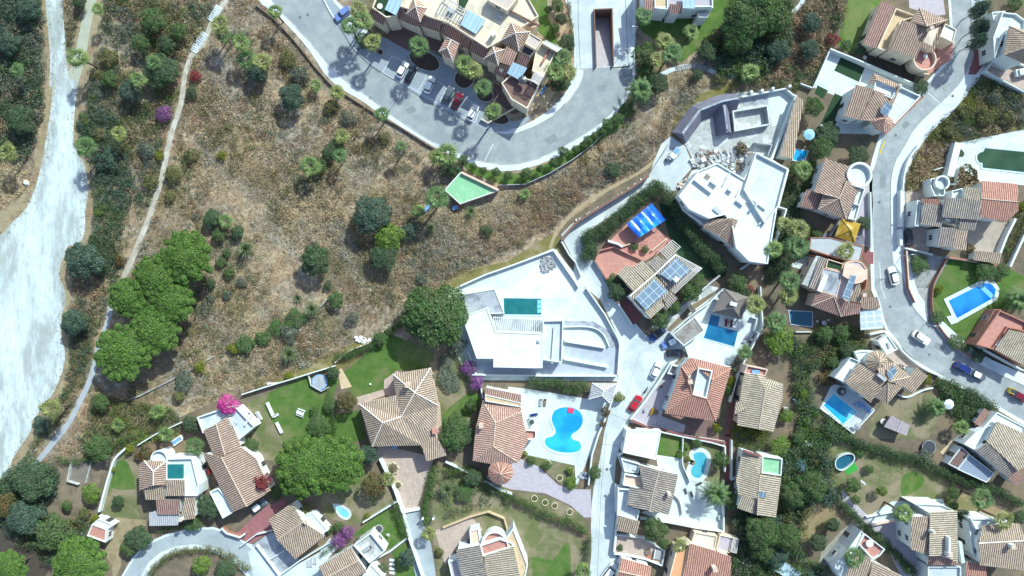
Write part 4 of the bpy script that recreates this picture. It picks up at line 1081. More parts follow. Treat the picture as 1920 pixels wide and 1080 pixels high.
for p in ("388,112","330,130","775,520","857,735","735,282","768,368"):
    b_ = W(q(p)[0]);m_ = MB();m_.disc(b_,.36,.05,.060,DLINE,14);o_ = m_.build('manhole_cover');o_['kind'] = 'structure'
full()
# ---- central street
sheet('street',"1240,270 1258,255 1285,275 1300,312 1277,338 1268,356 1250,362 1230,342 1200,370 1160,395 1102,434 1095,455 1110,487 1120,495 1140,540 1165,580 1187,612 1190,605 1217,635 1225,640 1247,620 1265,622 1280,650 1290,655 1270,676 1255,690 1236,715 1210,750 1185,780 1172,810 1160,840 1155,860 1152,905 1155,950 1150,1000 1147,1030 1160,1050 1145,1080 1145,1130 1095,1130 1106,1070 1109,1030 1108,985 1110,940 1115,900 1125,860 1133,810 1145,765 1155,730 1160,700 1158,655 1163,640 1140,590 1125,562 1100,540 1085,530 1075,510 1078,492 1055,447 1052,440 1072,420 1110,398 1150,375 1190,350 1218,330 1225,305",.044,PALECON)
for l_ in ("1137,812 1128,905 1124,980 1120,1080","1130,833 1160,836","1147,776 1178,790"): striproad('paving_joint',l_,0.6,.052,DLINE,0)
striproad('curb',"1172,812 1160,842 1155,862",1.2,.14,SIDEW,2)
for p in ("1138,880","1135,930"):
    b_ = W(q(p)[0]);m_ = MB();m_.disc(b_,.36,.045,.053,DLINE,14);o_ = m_.build('manhole_cover');o_['kind'] = 'structure'
# ---- bottom roads
sheet('sidewalk',"215,1130 228,1080 248,1045 275,1018 310,1002 355,990 400,988 440,1000 465,1015 500,1040 540,1100 555,1130 480,1130 462,1080 440,1057 412,1040 385,1030 350,1031 320,1040 298,1056 282,1080 270,1130",.040,SIDEW)
sheet('road',"220,1130 232,1080 252,1048 280,1020 315,1005 355,994 400,992 436,1005 460,1020 492,1045 530,1100 545,1130 492,1130 478,1090 460,1067 440,1045 405,1028 365,1020 330,1024 300,1036 278,1055 265,1080 258,1130",.048,HAIRP)
sheet('driveway',"757,965 787,957 795,985 808,1020 815,1060 822,1130 790,1130 775,1060 765,1010",.046,HAIRP)
at(2,0)
sheet('lawn',"1520,-40 1680,-40 1600,150 1500,270 1380,380 1265,475 1250,400 1400,260 1480,130",.024,GRASS)
sheet('lawn',"920,130 1490,120 1420,260 1270,390 1240,460 1100,320 980,240",.022,GRASS)
sheet('lawn',"60,-40 260,-40 270,130 350,330 300,330 200,240 30,60",.022,GRASS)
at(3,0)
sheet('lawn',"610,-40 870,-40 700,330 640,410 520,340 560,180",.024,M('pale_lawn',(0.13,0.20,0.055),(0.19,0.22,0.09),0.4,rough=1,c3=(0.09,0.17,0.035),sc3=0.12,grain=0.3,spec=0.05))
full()
sheet('lawn',"868,300 905,318 950,325 990,321 1040,299 1100,263 1150,222 1166,236 1110,275 1060,306 1000,340 960,348 935,344 880,322",.024,GRASS,3)
sheet('bank',"1385,148 1330,170 1290,185 1268,215 1240,270 1255,275 1275,245 1310,200 1350,180 1385,165",.022,OLIVEG,3)
sheet('bank',"850,513 950,490 1035,440 1050,472 960,505 870,547 700,652 640,692 500,722 480,715 620,662 760,598",.020,OLIVEG,3)
striproad('trail',"1262,225 1250,262 1236,290 1215,312 1190,328 1150,350 1110,373 1080,395 1058,418 1040,442 1032,466",6,.030,M('sandy_trail',(0.42,0.34,0.21),(0.34,0.27,0.17),1,rough=1,grain=0.3))
striproad('trail',"1235,142 1262,130 1290,124 1318,127 1345,138 1370,143 1395,133 1420,112 1441,85 1468,40 1500,10 1512,-20",8,.034,PALECON)
full()
steps('path_steps','curved flight of stone steps below the grass strip at the top',"1266,130","1300,123",9,9,mat=STONE)
steps('path_steps','right half of the curved stone steps above the dry bank',"1302,123","1330,130",8,9,mat=STONE)
TR2 = M('faint_track',(0.36,0.30,0.215),(0.27,0.215,0.15),1.2,rough=1,c3=(0.22,0.17,0.12),sc3=0.4,grain=0.35)
for l_,w_ in (("640,470 660,440 720,430 760,455",2),("680,600 640,640 560,680 500,716 430,742",4),("860,560 800,590 740,625 690,655",5),("930,300 1000,352 960,390 900,420",2)):
    striproad('trail',l_,w_,.022,TR2)
at(0,3)
sheet('lawn',"840,240 930,120 960,210 1040,240 1040,560 1070,660 900,660 830,640 750,620 790,470",.024,GRASSD)
sheet('lawn',"880,220 960,230 1010,380 1000,430 840,420 830,330",.028,GRASS,3)
sheet('patio',"860,640 1100,660 1090,720 960,740 910,890 790,880 800,740",.026,VERGE)
sheet('plot',"430,260 700,220 840,60 940,100 820,320 700,600 600,640 300,580 430,420",.022,M('brown_plot',(0.27,0.22,0.16),(0.20,0.165,0.12),0.6,rough=1,c3=(0.15,0.13,0.09),sc3=0.25,grain=0.4,spec=0.05))
sheet('plot',"530,230 680,215 640,380 500,360",.026,M('grey_plot',(0.25,0.22,0.19),(0.19,0.17,0.145),0.6,rough=1,grain=0.4,spec=0.05))
sheet('yard',"1060,60 1250,10 1480,0 1500,200 1300,170 1180,160 1050,200",.024,M('ochre_yard',(0.26,0.19,0.13),(0.2,0.15,0.1),0.6,rough=1,grain=0.35,spec=0.05))
sheet('yard',"760,880 900,890 910,1000 850,1130 840,1000",.024,VERGE)
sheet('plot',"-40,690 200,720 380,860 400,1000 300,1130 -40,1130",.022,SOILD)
at(1,3)
sheet('lawn',"720,790 950,570 1040,590 1130,800 970,890 870,750",.026,GRASS)
sheet('yard',"450,470 800,300 1000,420 1030,520 820,660 720,700 540,640",.024,GRASSD)
sheet('patio',"810,-60 870,80 1340,190 1280,360 1210,560 1110,600 1040,400 930,200 860,100",.040,PATIO)
sheet('lawn',"1330,260 1500,220 1920,460 1920,640 1920,1130 1380,1130 1320,760",.024,GRASSD)
sheet('patio',"1340,740 1620,640 1700,730 1620,820 1500,880 1420,1000",.036,PATIO)
sheet('lawn',"1020,900 1120,820 1250,1130 1060,1130",.024,GRASS)
sheet('patio',"150,1080 480,900 560,980 480,1130 150,1130",.030,WHITEFL)
sheet('patio',"480,880 560,790 620,860 510,980",.036,PALECON)
at(2,3)
sheet('lawn',"-30,570 150,600 420,760 560,830 480,1130 100,1130 60,900 -20,740",.025,GRASSD)
sheet('lawn',"160,940 300,960 420,820 440,1000 400,1130 180,1130",.029,GRASS,3)
sheet('driveway',"-200,340 0,190 60,200 200,260 350,400 480,430 590,430 600,640 540,640 440,550 250,460 0,430 -110,400",.042,MAUVE)
sheet('lawn',"80,160 250,190 480,250 480,430 380,400 260,300 170,240",.048,GRASSD,0)
sheet('lawn',"30,450 150,455 380,530 500,600 550,680 560,720 350,660 100,520",.044,GRASSD)
at(1,2)
sheet('lawn',"100,780 380,660 620,680 560,880 600,1130 200,1130 60,900",.026,GRASS)
sheet('lawn',"640,640 700,600 1000,340 1330,480 1330,600 1040,620 960,780 740,860 700,760",.026,GRASS)
sheet('lawn',"1300,560 1550,480 1680,790 1640,1000 1400,1130 1380,1000 1360,850",.027,GRASSD)
sheet('lawn',"1390,960 1580,800 1680,830 1600,960 1400,1060",.031,GRASS,3)
sheet('lawn',"540,960 770,920 830,1130 560,1200",.030,GRASS)
sheet('lawn',"-60,860 100,780 230,1180 140,1300 20,1280 -40,1100",.024,GRASSD);sheet('lawn',"180,1100 620,1100 640,1260 500,1290 230,1240",.025,GRASS)
sheet('patio',"960,690 1060,620 1380,860 1400,1130 1340,1130 1000,880 980,800 760,880 750,820 960,760",.034,PATIO)
sheet('path',"610,620 640,600 720,740 640,760",.032,SAND)
at(2,2)
sheet('pool_terrace',"-30,740 140,760 560,830 620,730 700,720 740,880 640,1130 560,1300 480,1500 470,1330 60,1240 -30,1180",.052,WHITEFL)
sheet('terrace',"-480,20 320,-300 520,-40 700,200 810,400 790,640 790,700 -300,690 -420,500",.050,WHITEFL)
sheet('terrace',"330,-295 480,-30 440,60 300,80 -60,60",.054,ROOFW)
at(2,3)
sheet('terrace',"1180,310 1240,340 1480,370 1590,480 1590,740 1180,690 960,600 1180,560",.054,WHITEFL)
sheet('terrace',"1080,170 1280,200 1290,300 1320,370 1240,360 1100,300",.057,WHITEFL)
sheet('lawn',"1100,20 1280,40 1280,200 1090,180",.048,GRASS)
sheet('lawn',"1290,60 1590,110 1590,480 1440,360 1330,360 1280,190",.048,GRASSD)
sheet('path',"1180,-20 1620,60 1600,120 1180,20",.044,TERRAD)
sheet('path',"1600,20 1650,20 1650,380 1590,360",.047,TERRAD)
at(2,2)
sheet('forecourt',"1190,560 1270,590 1250,700 1170,830 1120,960 1330,1040 1300,1090 890,1010 880,980 1030,760",.053,MAUVE)
sheet('patio',"1320,960 1530,1010 1500,1180 1280,1100",.056,BROWNF)
sheet('pool_terrace',"1330,190 1590,0 1780,60 1880,280 1740,430 1640,590 1340,560 1230,340",.054,WHITEFL)
sheet('path',"1640,860 1680,850 1640,1110 1590,1110",.047,TERRAD)
sheet('alley',"1040,300 1150,320 1330,140 1560,0 1440,-30 1270,110 1190,200",.042,RAWCON)
at(2,1)
sheet('patio',"860,600 1060,620 1200,720 1100,820 800,980 720,1020 620,860 720,740",.046,TERRA)
sheet('lawn',"1100,440 1200,470 1480,830 1620,900 1600,1000 1330,1010 1180,690",.026,TURF)
sheet('terrace',"1350,200 1560,150 1830,60 1920,60 1920,820 1900,900 1700,850 1280,430 1250,380",.046,WHITEFL)
sheet('yard',"1290,-60 1400,-110 1790,-110 1800,40 1560,160 1390,190 1350,60",.042,RAWCON)
full()
sheet('bank',"1345,500 1385,505 1450,520 1440,540 1350,535 1300,545 1290,530",.022,SOIL)
at(3,0)
sheet('pool_terrace',"470,370 800,500 1100,640 1160,720 860,1010 490,1000 460,920 560,740 350,660 400,480",.050,WHITEFL)
sheet('lawn',"545,430 725,510 680,615 495,530",.058,TURF)
sheet('lawn',"370,640 450,680 410,740 350,700",.058,TURF)
sheet('lawn',"500,700 570,730 560,800 490,970 395,930",.058,TURF)
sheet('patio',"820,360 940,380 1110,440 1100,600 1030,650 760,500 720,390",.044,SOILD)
sheet('patio',"1290,290 1400,330 1370,450 1200,560 1150,400",.046,TERRA)
sheet('patio',"1050,-40 1310,-40 1330,110 1260,120 1060,60",.040,MAUVE)
sheet('patio',"1650,470 1790,450 1920,480 1930,680 1880,660 1660,560",.042,PATIO)
sheet('path',"1540,370 1660,370 1640,450 1560,560 1500,560",.045,TERRAD)
sheet('scrub',"1150,1080 1230,980 1340,880 1450,760 1570,620 1650,560 1930,720 1930,960 1700,1000 1420,1080",.020,OLIVEG)
at(3,1)
sheet('pool_terrace',"1400,0 1480,-20 1930,-110 1930,310 1600,290 1440,170 1410,200 1380,230 1360,180",.050,WHITEFL)
sheet('yard',"1130,0 1400,0 1370,190 1200,330 1030,350 1020,260",.024,OLIVEG)
sheet('yard',"1030,350 1200,330 1230,400 1130,480 1090,620 1240,640 1200,820 1030,800",.040,PATIO)
sheet('yard',"1590,560 1760,590 1830,580 1740,820 1500,800 1490,640",.042,M('beige_yard',(0.40,0.34,0.29),(0.33,0.28,0.24),0.6,grain=0.1))
sheet('lawn',"1340,860 1560,890 1800,930 1930,1000 1930,1130 1200,1130",.026,GRASS)
sheet('yard',"1050,800 1330,850 1150,1130 1060,1130",.028,M('gravel_yard',(0.42,0.43,0.43),(0.30,0.31,0.31),2,grain=0.5,c3=(0.18,0.2,0.17),sc3=0.5))
striproad('path',"1345,850 1270,980 1215,1100 1195,1180 1205,1300 1265,1420 1370,1530",9,.046,M('cobbles',(.33,.34,.36),(.20,.21,.23),3,grain=.4))
sheet('yard',"620,250 790,200 780,780 640,740 650,560",.040,MAUVE)
sheet('yard',"470,660 520,580 700,640 740,760 330,700",.042,DARKCON)
at(3,2)
sheet('lawn',"1220,-40 1930,-40 1930,160 1740,160 1560,420 1600,560 1440,480 1300,320 1240,180",.027,GRASS)
sheet('yard',"1060,0 1200,0 1180,200 1250,320 1150,230 1090,110",.030,STONE)
sheet('plot',"0,460 200,500 330,620 480,700 400,880 250,1000 100,880 0,700",.022,SOIL)
sheet('patio',"480,720 600,740 800,910 640,1090 390,900",.042,PALECON)
sheet('patio',"760,340 870,320 1100,540 1200,640 1050,640 900,520 780,470",.040,PATIO)
sheet('yard',"870,850 1100,790 1240,790 1330,900 1200,1130 760,1130 760,1000",.028,GRASSD)
sheet('lawn',"960,850 1090,830 1000,960 880,950",.032,GRASSD)
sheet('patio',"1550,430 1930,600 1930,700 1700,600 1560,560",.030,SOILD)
at(3,3)
sheet('plot',"470,60 900,150 1330,330 1400,600 1310,500 930,520 860,600 740,620 450,400",.024,GRASSD)
sheet('lawn',"1010,330 1130,300 1170,380 1080,460 1000,470",.030,GRASS,3)
sheet('lawn',"310,530 500,540 550,640 380,770 240,840 260,680",.028,DRYLAWN)
sheet('plot',"530,760 640,660 740,680 700,760 560,900 460,1000 380,1000 400,900",.026,M('stony_plot',(0.36,0.35,0.30),(0.28,0.27,0.23),1,grain=0.35,c3=(0.22,0.22,0.17),sc3=0.4))
sheet('driveway',"550,430 590,470 760,640 930,600 1020,680 1100,870 1190,930 1200,1130 1020,1130 860,800 700,660 560,520",.042,MAUVE)
sheet('plot',"1420,480 1580,440 1700,560 1860,640 1500,650 1430,700",.026,DRYLAWN)
sheet('patio',"1420,690 1500,680 1500,960 1450,960",.040,TERRAD)
sheet('patio',"1290,150 1380,60 1500,160 1420,280",.040,SAND)
sheet('plot',"0,180 200,200 150,500 80,520 100,300",.026,GRASSD)
full()
PATCH = M('asphalt_patch',(0.20,0.225,0.235),(0.25,0.275,0.285),1.0,grain=0.2)
for k,p in enumerate(["640,95 652,88 660,100 648,108","760,205 775,198 781,208 766,214","1020,262 1040,250 1046,262 1028,272","1120,160 1135,158 1138,170 1122,172","1650,330 1660,330 1661,352 1651,352","1755,640 1772,650 1766,660 1750,650","1690,235 1700,226 1707,233 1696,243"]): sheet('road_patch',p,.058,PATCH)
for k,p in enumerate(["560,30 580,62 592,90 618,118 640,140","700,170 740,196 800,232 850,262","960,292 1010,280 1060,255 1100,228 1130,200","1655,300 1650,340 1652,400 1655,460","1700,600 1730,640 1770,670 1820,700 1870,725","1135,790 1128,850 1122,930 1118,1010","1200,660 1180,720 1165,770"]): striproad('road_crack',p,.45,.0585,PATCH,3)
# ============================================================ buildings
zat(680,0,8)
h = House('apartment_block','large cream apartment block with red tiled roofs above the car park','apartment block',"1500,400",PLASTERC)
Z1 = 8.2
h.flat("560,90 720,-220 1500,-320 2360,-260 2640,240 2160,560 1870,720 1280,340 1000,250 900,200",Z1,.5,.25,floor=M('cream_terrace',(0.66,0.60,0.46),(0.58,0.52,0.39),.5,c3=(0.5,0.45,0.36),sc3=.3))
h.flat("140,110 240,-140 640,-140 500,240 350,260",7.0,.5,.25,floor=TURF)
h.shed("80,240 310,385 350,265 125,135",5.6,6.9,T_PNK)
h.shed("505,270 800,400 860,360 560,90",5.4,7.9,T_PNK)
h.shed("820,370 1140,480 1190,330 900,200",6.2,8.1,T_PNK)
h.shed("1150,480 1570,735 1665,520 1240,260",5.8,8.3,T_PNK)
h.shed("1590,760 1850,890 1930,740 1650,610",5.8,8.1,T_PNK)
h.roof("650,210 865,330 965,120 770,-60",8.6,10.4,.5,.5,T_ORG,ridge=RIDGEW)
h.roof("1135,775 1350,905 1450,660 1250,560",7.8,9.4,.36,.12,T_ORG,ridge=RIDGEW)
h.panel("330,140 500,230 600,20 420,-60",8.0,8.4,GLASSP,'glass_canopy',.1)
h.panel("1465,370 1700,510 1850,300 1570,150",8.9,9.2,GLASSP,'glass_canopy',.1)
h.pergola("1090,200 1450,350 1560,150 1230,-60",9.2,9,METAL,8.25)
h.box('air_conditioner',"1320,160",8.25,1.6,1.0,.9,-28,METAL)
zat(850,0,8)
h.roof("710,610 985,770 1160,480 870,330",8.8,10.8,.5,.5,T_BRN,ridge=RIDGEW)
h.roof("455,880 675,985 770,740 590,690",8.4,9.9,.5,.5,T_BRN,ridge=RIDGEW)
h.shed("690,930 870,985 960,790 800,690",8.3,9.2,T_ORG)
h.flat("540,-120 520,0 810,160 980,-40 960,-160",10.2,.35,.25,floor=M('textured_roof',(.6,.52,.46),(.5,.42,.37),3,grain=.25),base=8)
h.flat("1150,490 1330,600 1230,740 1075,650",9.2,.25,.2,floor=M('textured_roof',(.6,.52,.46)),base=8)
h.flat("1000,780 1070,660 1240,740 1150,850",6.6,.9,.2,floor=DARKCON)
h.shed("930,930 1090,1010 1150,860 990,790",6.8,8.0,T_PNK)
h.shed("600,1090 760,1180 840,1010 680,950",5.4,7.4,T_PNK)
h.flat("1240,740 1345,610 1560,730 1350,1160 1180,1060",6.0,.7,.25,floor=M('cream_terrace',(0.66,0.60,0.46)))
h.panel("790,1090 990,1200 1110,1020 900,930",6.6,7.2,GLASSP,'glass_canopy',.1)
h.flat("1320,640 1390,600 1630,720 1560,780",7.6,.1,.1,floor=WHITEFL)
h.box('chimney',"600,520",8.25,.9,.9,1.6,30,PLASTER,RIDGEW)
h.flat("810,150 850,130 1290,345 1190,440 900,290",7.3,.55,.2,floor=SAND,parmat=PLASTERP)
h.flat("300,-160 250,-20 160,170 60,130 80,-160",8.35,.15,.15,floor=TURF,base=8);h.shed("70,330 330,500 370,430 120,280",8.35,8.8,T_PNK,walls=False);h.box('balustrade',"1060,270",8.4,8.5,.3,.5,-27,BROWNW);h.box('skylight',"400,330",8.3,1.2,1.2,.3,-28,METAL);h.box('air_conditioner',"700,250",8.3,1.0,.7,.8,-28,METAL);h.shed("640,60 780,130 800,90 660,20",8.4,8.9,T_ORG,walls=False)
h.box('planter',"1400,820",6.05,5.0,.5,.5,60,REDW)
zat(850,105,8)
h.flat("760,370 860,270 1230,370 1290,430 1110,790 870,650 720,400",5.2,.8,.25,floor=BROWNF)
h.shed("850,640 1090,790 1130,620 910,520",4.2,5.8,T_PNK)
h.pergola("1160,370 1280,440 1350,290 1240,220",7.6,9,WOODW,5.2)
h.done(14)
sheet('terrace',"610,400 860,560 1090,800 880,880 700,720 600,690",.07,BROWNF);sheet('terrace',"1090,800 1290,480 1560,470 1410,750 1100,900",.07,SAND)
zat(680,0,8)
sheet('terrace',"340,560 480,330 800,450 1230,600 1130,780 960,740 700,770 460,640",.07,BROWNF)
wall('cream garden wall edging the sunny sandy terrace of the apartment block',"1770,1780 1880,1840 2270,1620 2440,1350",.9,.25,PLASTERC)
zat(850,105,8)
for i,(p,r,lb) in enumerate([("150,370",16,'second'),("470,590",14,'third'),]): pass
def planter(p,rpx,label,sx=1.0,ang=0.0):
    b = W(q(p)[0]);r = rpx*S;P = [Vector((b.x+(r*sx*math.cos(a)*math.cos(ang)-r*math.sin(a)*math.sin(ang)),b.y+(r*sx*math.cos(a)*math.sin(ang)+r*math.sin(a)*math.cos(ang)),0)) for a in [2*math.pi*i/26 for i in range(26)]]
    e = empty('planting_bed',(b.x,b.y,0),label,'planting bed');MB().ring(P,.18,.03,.3,RAWCON).build('kerb_ring',e);MB().prism(offset(ccw(P),.19),.03,.2,SOILD).build('soil',e);return e
zat(680,0,8)
planter("268,785",6.5,'small round dark planting bed left of the parking bays')
planter("930,910",18,'oval planting bed with one fan palm beside the gabled entrance',1.75,-.45)
zat(850,105,8)
planter("165,345",19,'round dark planting bed of two palms in the car park')
planter("470,590",13,'rounded planting bed with one palm next to the dark brown yard',1.35,-.4)
planter("650,920",13,'long planting bed with one palm at the car park corner',1.9,-.35)
at(2,0)
h = House('apartment_block','white block with glass roof at the top edge, behind a shaded lawn','apartment block',"1250,40")
h.flat("990,-160 1000,60 1490,50 1510,60 1500,-160",5.6,.5,.25,floor=MAUVE)
h.shed("995,70 1060,80 1060,-100 990,-100",6.2,6.8,T_PNK);h.shed("1180,100 1270,105 1275,35 1180,30",5.8,6.6,T_PNK)
h.panel("1280,60 1370,65 1380,-60 1280,-60",6.8,7.1,GLASSP,'glass_canopy');h.flat("1070,60 1170,70 1170,-60 1070,-60",6.0,.4,.2,floor=SAND)
h.flat("1395,100 1470,100 1470,130 1400,130",4.5,.2,.1,floor=METAL);h.done(5)
# ---- house with cream wing and round red terrace, top right
at(3,0)
h = House('villa','cream villa with long brown roof wing and round red terrace by the road','house',"1130,250",PLASTERC)
h.shed("715,330 815,365 960,55 845,10",3.4,4.2,T_PNK)
h.shed("920,370 1110,440 1205,210 1010,150",5.6,6.6,T_BRN)
h.facets([("1080,165",6.2),("1195,205",6.6),("1345,148",6.0),("1135,58",6.0),("1190,195",7.8)],[(0,3,4),(3,2,4),(2,1,4),(1,0,4)],T_BRN,ridges=((3,4),(2,4)),walls=[0,1,2,3],wallmat=PLASTERC)
h.shed("1140,340 1240,395 1340,150 1200,210",5.6,6.6,T_BRN)
h.flat("820,360 960,60 1120,120 1000,160 930,360 880,380",3.3,.8,.25,floor=SAND)
h.chimney("1210,220",7.0,1.0,.7,20)
h.flat("1290,270 1330,175 1415,220 1390,320",4.2,.3,.2,floor=ROOFW)
h.cyl('round_terrace',"1178,440",20,-.02,3.6,PLASTERC,TERRA);h.curvedwall('terrace_wall',"1178,440",20,0,359,3.6,4.5,PLASTERC)
h.cyl('table',"1180,420",4,4.0,4.1,ROOFW)
h.done(6)
wall('cream curved wall below the round red terrace',"1100,440 1110,500 1150,545 1210,555",1.6,.25,PLASTERC,4)
h = House('villa','pale villa with hipped roof at the right edge near the top','house',"1830,300")
h.roof("1770,410 1930,480 2080,260 1810,195",6.2,8.0,.3,.3,T_TAN)
h.flat("1690,280 1760,90 1860,100 1930,150 1930,330 1770,260 1700,440",4.2,.6,.25,floor=WHITEFL)
h.flat("1680,90 1780,80 1780,110 1700,200",2.6,.5,.2);h.done(4)
wall('white wall with rounded corner left of the red path at the right edge',"1700,440 1640,530 1700,570 1930,690",1.8,.25)
wall('white wall along the paved approach beneath the hipped villa at the right edge',"1790,430 1940,500",1.2,.25)
# ---- white courtyard villa
h = House('villa','white villa with brown tiled roofs beside a white courtyard with green rectangles','house',"800,730")
h.facets([("740,650",5.0),("795,548",5.0),("1000,640",5.0),("955,745",5.0),("815,600",6.0),("960,660",6.0)],[(0,1,4),(1,2,5,4),(2,3,5)],T_BRN)
h.flat("810,600 970,660 930,740 790,680",5.2,.45,.22,floor=ROOFW)
h.shed("570,870 690,900 800,670 660,635",5.0,6.0,T_BRN)
h.facets([("690,900",5.2),("805,675",6.2),("960,735",5.0),("890,880",5.0),("780,905",5.2)],[(0,1,2,3,4)],T_BRN,walls=[0,1,2,3])
h.panel("840,840 890,880 935,800 880,755",6.0,6.6,SOLAR)
h.flat("960,680 1000,650 1150,720 950,930 900,870",3.0,.7,.25,floor=WHITEFL)
P0 = ("850,900",5.4)
h.facets([("770,915",4.9),("840,870",5.2),("910,870",5.0),("940,910",4.8),("930,960",4.7),("870,998",4.6),("810,970",4.7),("870,890",6.2)],[(0,1,7),(1,2,7),(2,3,7),(3,4,7),(4,5,7),(5,6,7),(6,0,7)],T_ORG,walls=[0,2,3,4,5,6])
h.chimney("975,650",5.6,1,.5);h.done(7)
wall('white courtyard wall bordering the dark garden of the cream villa',"470,365 620,425 800,500 960,570 1130,640",1.6,.3)
wall('pink-capped white wall between the white villa and the right road',"1165,725 1050,830 940,945 870,1010",1.4,.3,PLASTER,0,cap=REDW)
wall('white wall on the left side of the courtyard with green rectangles',"470,365 420,480 340,660",1.3,.25)
wall('short white wall south of the courtyard lawns',"395,935 480,975 500,985",1.2,.25)
wall('low white wall left of the courtyard lawns by the shrubs',"245,625 340,660",1.0,.22)
# ---- construction site
zat(1260,160,8)
sheet('lawn',"60,700 380,260 1050,100 1860,130 1700,600 1500,1000 1100,1080 300,1080 200,900",.03,RAWCON)
def slopewall(label,pts,h,wb,wt,mat):
    P = [W(p,h) for p in q(pts)];P = [Vector((p.x,p.y,0)) for p in P];R_ = []
    P[0] = P[0];n = len(P);S4 = []
    for w,z in ((wb,-.03),(wt,h)):
        L,Rr = [],[]
        for i in range(n):
            d = (P[min(i+1,n-1)]-P[max(i-1,0)]).xy.normalized();m = Vector((-d.y,d.x));L.append(Vector((*(P[i].xy+m*w/2),z)));Rr.append(Vector((*(P[i].xy-m*w/2),z)))
        S4.append((L,Rr))
    (Lb,Rb),(Lt,Rt) = S4;mb = MB()
    for i in range(n-1):
        mb.face((Rb[i],Rb[i+1],Rt[i+1],Rt[i]),mat);mb.face((Lb[i+1],Lb[i],Lt[i],Lt[i+1]),mat);mb.face((Rt[i],Rt[i+1],Lt[i+1],Lt[i]),mat)
    mb.face((Lb[0],Rb[0],Rt[0],Lt[0]),mat);mb.face((Rb[-1],Lb[-1],Lt[-1],Rt[-1]),mat)
    return tag(mb.build('shelter_wall',None,(P[0].x,P[0].y,0)),label,'wall')
slopewall('long dark grey bent shelter wall of the building site',"150,740 420,370 760,235 1010,185",2.9,4.6,.9,DARKCON)
slopewall('dark grey cross wall standing at right angles to the bent shelter wall',"780,290 840,700",2.8,4.2,.9,DARKCON)
wall('pale grey upstand running along the top of the bent dark wall',"160,720 420,370 760,235 990,190",.3,.45,GREYCON,name='upstand',catg='concrete upstand',z0=2.9,zz=3.2)
wall('pale grey upstand on the dark cross wall',"782,300 830,660",.3,.45,GREYCON,name='upstand',catg='concrete upstand',z0=2.8,zz=3.1)
e = empty('concrete_basin',tuple(W(q("1190,500")[0])),'empty roofless concrete basin with one shaded end in the building site','basin')
P = ccw(PW("905,380 1440,290 1480,590 940,690",1.6));MB().ring([Vector((p.x,p.y,0)) for p in P],.35,.0,1.6,RAWCON,WHITEFL).build('basin_wall',e);MB().prism(offset(P,.36),.0,.12,RAWCON).build('basin_floor',e)
sheet('site_slab',"1470,110 1700,50 1850,160 1700,560 1500,620 1440,300",.06,WHITEFL)
sheet('site_slab',"1050,170 1440,110 1440,270 1080,310",.06,GREYCON)
sheet('site_slab',"250,860 470,650 540,1020 320,1070",.06,RAWCON)
wall('white notched wall along the top of the building site',"1050,170 1470,90 1710,45 1840,160",1.3,.3)
for i,x in enumerate(("1150,130","1310,110","1470,80","1720,45")):
    b_ = W(q(x)[0]);m_ = MB();m_.box((b_.x,b_.y,0),.6,.6,1.9,.2,PLASTER);tag(m_.build('gate_pillar',None),['first white pillar from the dark wall on the notched site wall','second white pillar from the dark wall on the notched site wall','third white pillar from the dark wall on the notched site wall','white pillar at the topmost corner of the site wall'][i],'pillar')
wall('long white wall between the building site and the brown roof strip',"1870,150 1740,520 1600,850 1500,1100",2.0,.6,WHITEFL)
wall('grey angled parapet wall at the lower part of the building site',"1240,860 1500,890 1440,1060",1.6,.25,GREYCON)
at(2,0)
h = House('outbuilding','long narrow outbuilding with tan tiles right of the building site','outbuilding',"2130,900")
h.shed("2190,750 2130,720 2010,1170 2110,1190",3.4,3.8,T_TAN,walls=True)
h.done(2)
at(2,1)
h = House('villa','big white flat-roofed villa with one small tiled hip, below the building site','house',"1600,400")
h.flat("1250,390 1400,200 1540,140 1740,260 1840,70 1960,120 2070,190 1990,480 1920,900 1780,880 1680,780 1650,610 1600,530 1480,560 1330,490",5.6,.35,.3,floor=ROOFW)
h.flat("1830,60 2075,185 2000,470 1900,600 1740,340",5.9,.7,.3,floor=WHITEFL)
h.facets([("1430,625",4.6),("1490,560",4.9),("1580,560",5.4),("1710,575",5.4),("1670,790",4.6),("1550,690",4.5),("1650,555",6.4)],[(0,1,2,6,5),(5,6,4),(6,3,4)],T_BRN,ridges=((6,5),),walls=[0,1,3,4])
for i,(p,sx,sy,a,hh) in enumerate([("1430,320",5.2,.2,-38,.7),("1520,285",1.8,1.2,-38,.8),("1645,330",1.2,1.7,-35,.8),("1715,430",2.0,1.2,-38,.7),("1830,440",5.5,.25,-38,.8),("1900,540",.25,5,-38,.5),("1600,280",.25,2.2,-30,.5),("1700,360",.25,2.0,-30,.5),("1775,355",.25,1.5,-30,.4),("1620,238",.25,1.4,-30,.4)]):
    h.box('roof_upstand',p,5.62,sx,sy,hh,a,PLASTER)
h.box('skylight',"1540,500",5.62,2.2,1.0,.3,-40,METAL)
h.box('chimney',"1820,460",5.62,.5,.5,1.6,-38,PLASTER,METAL)
h.flat("1270,380 1325,490 1480,570 1440,610 1290,500 1240,400",3.4,.3,.2,floor=MAUVE)
h.done(8)
wall('tall white wall right of the big flat-roofed villa, next to a grass lane',"2075,190 2000,470 2060,490 2010,650 1960,800",2.4,.3)
wall('pale wall at the foot of the white villa garden',"1720,940 1790,890 1860,870",1.5,.25)
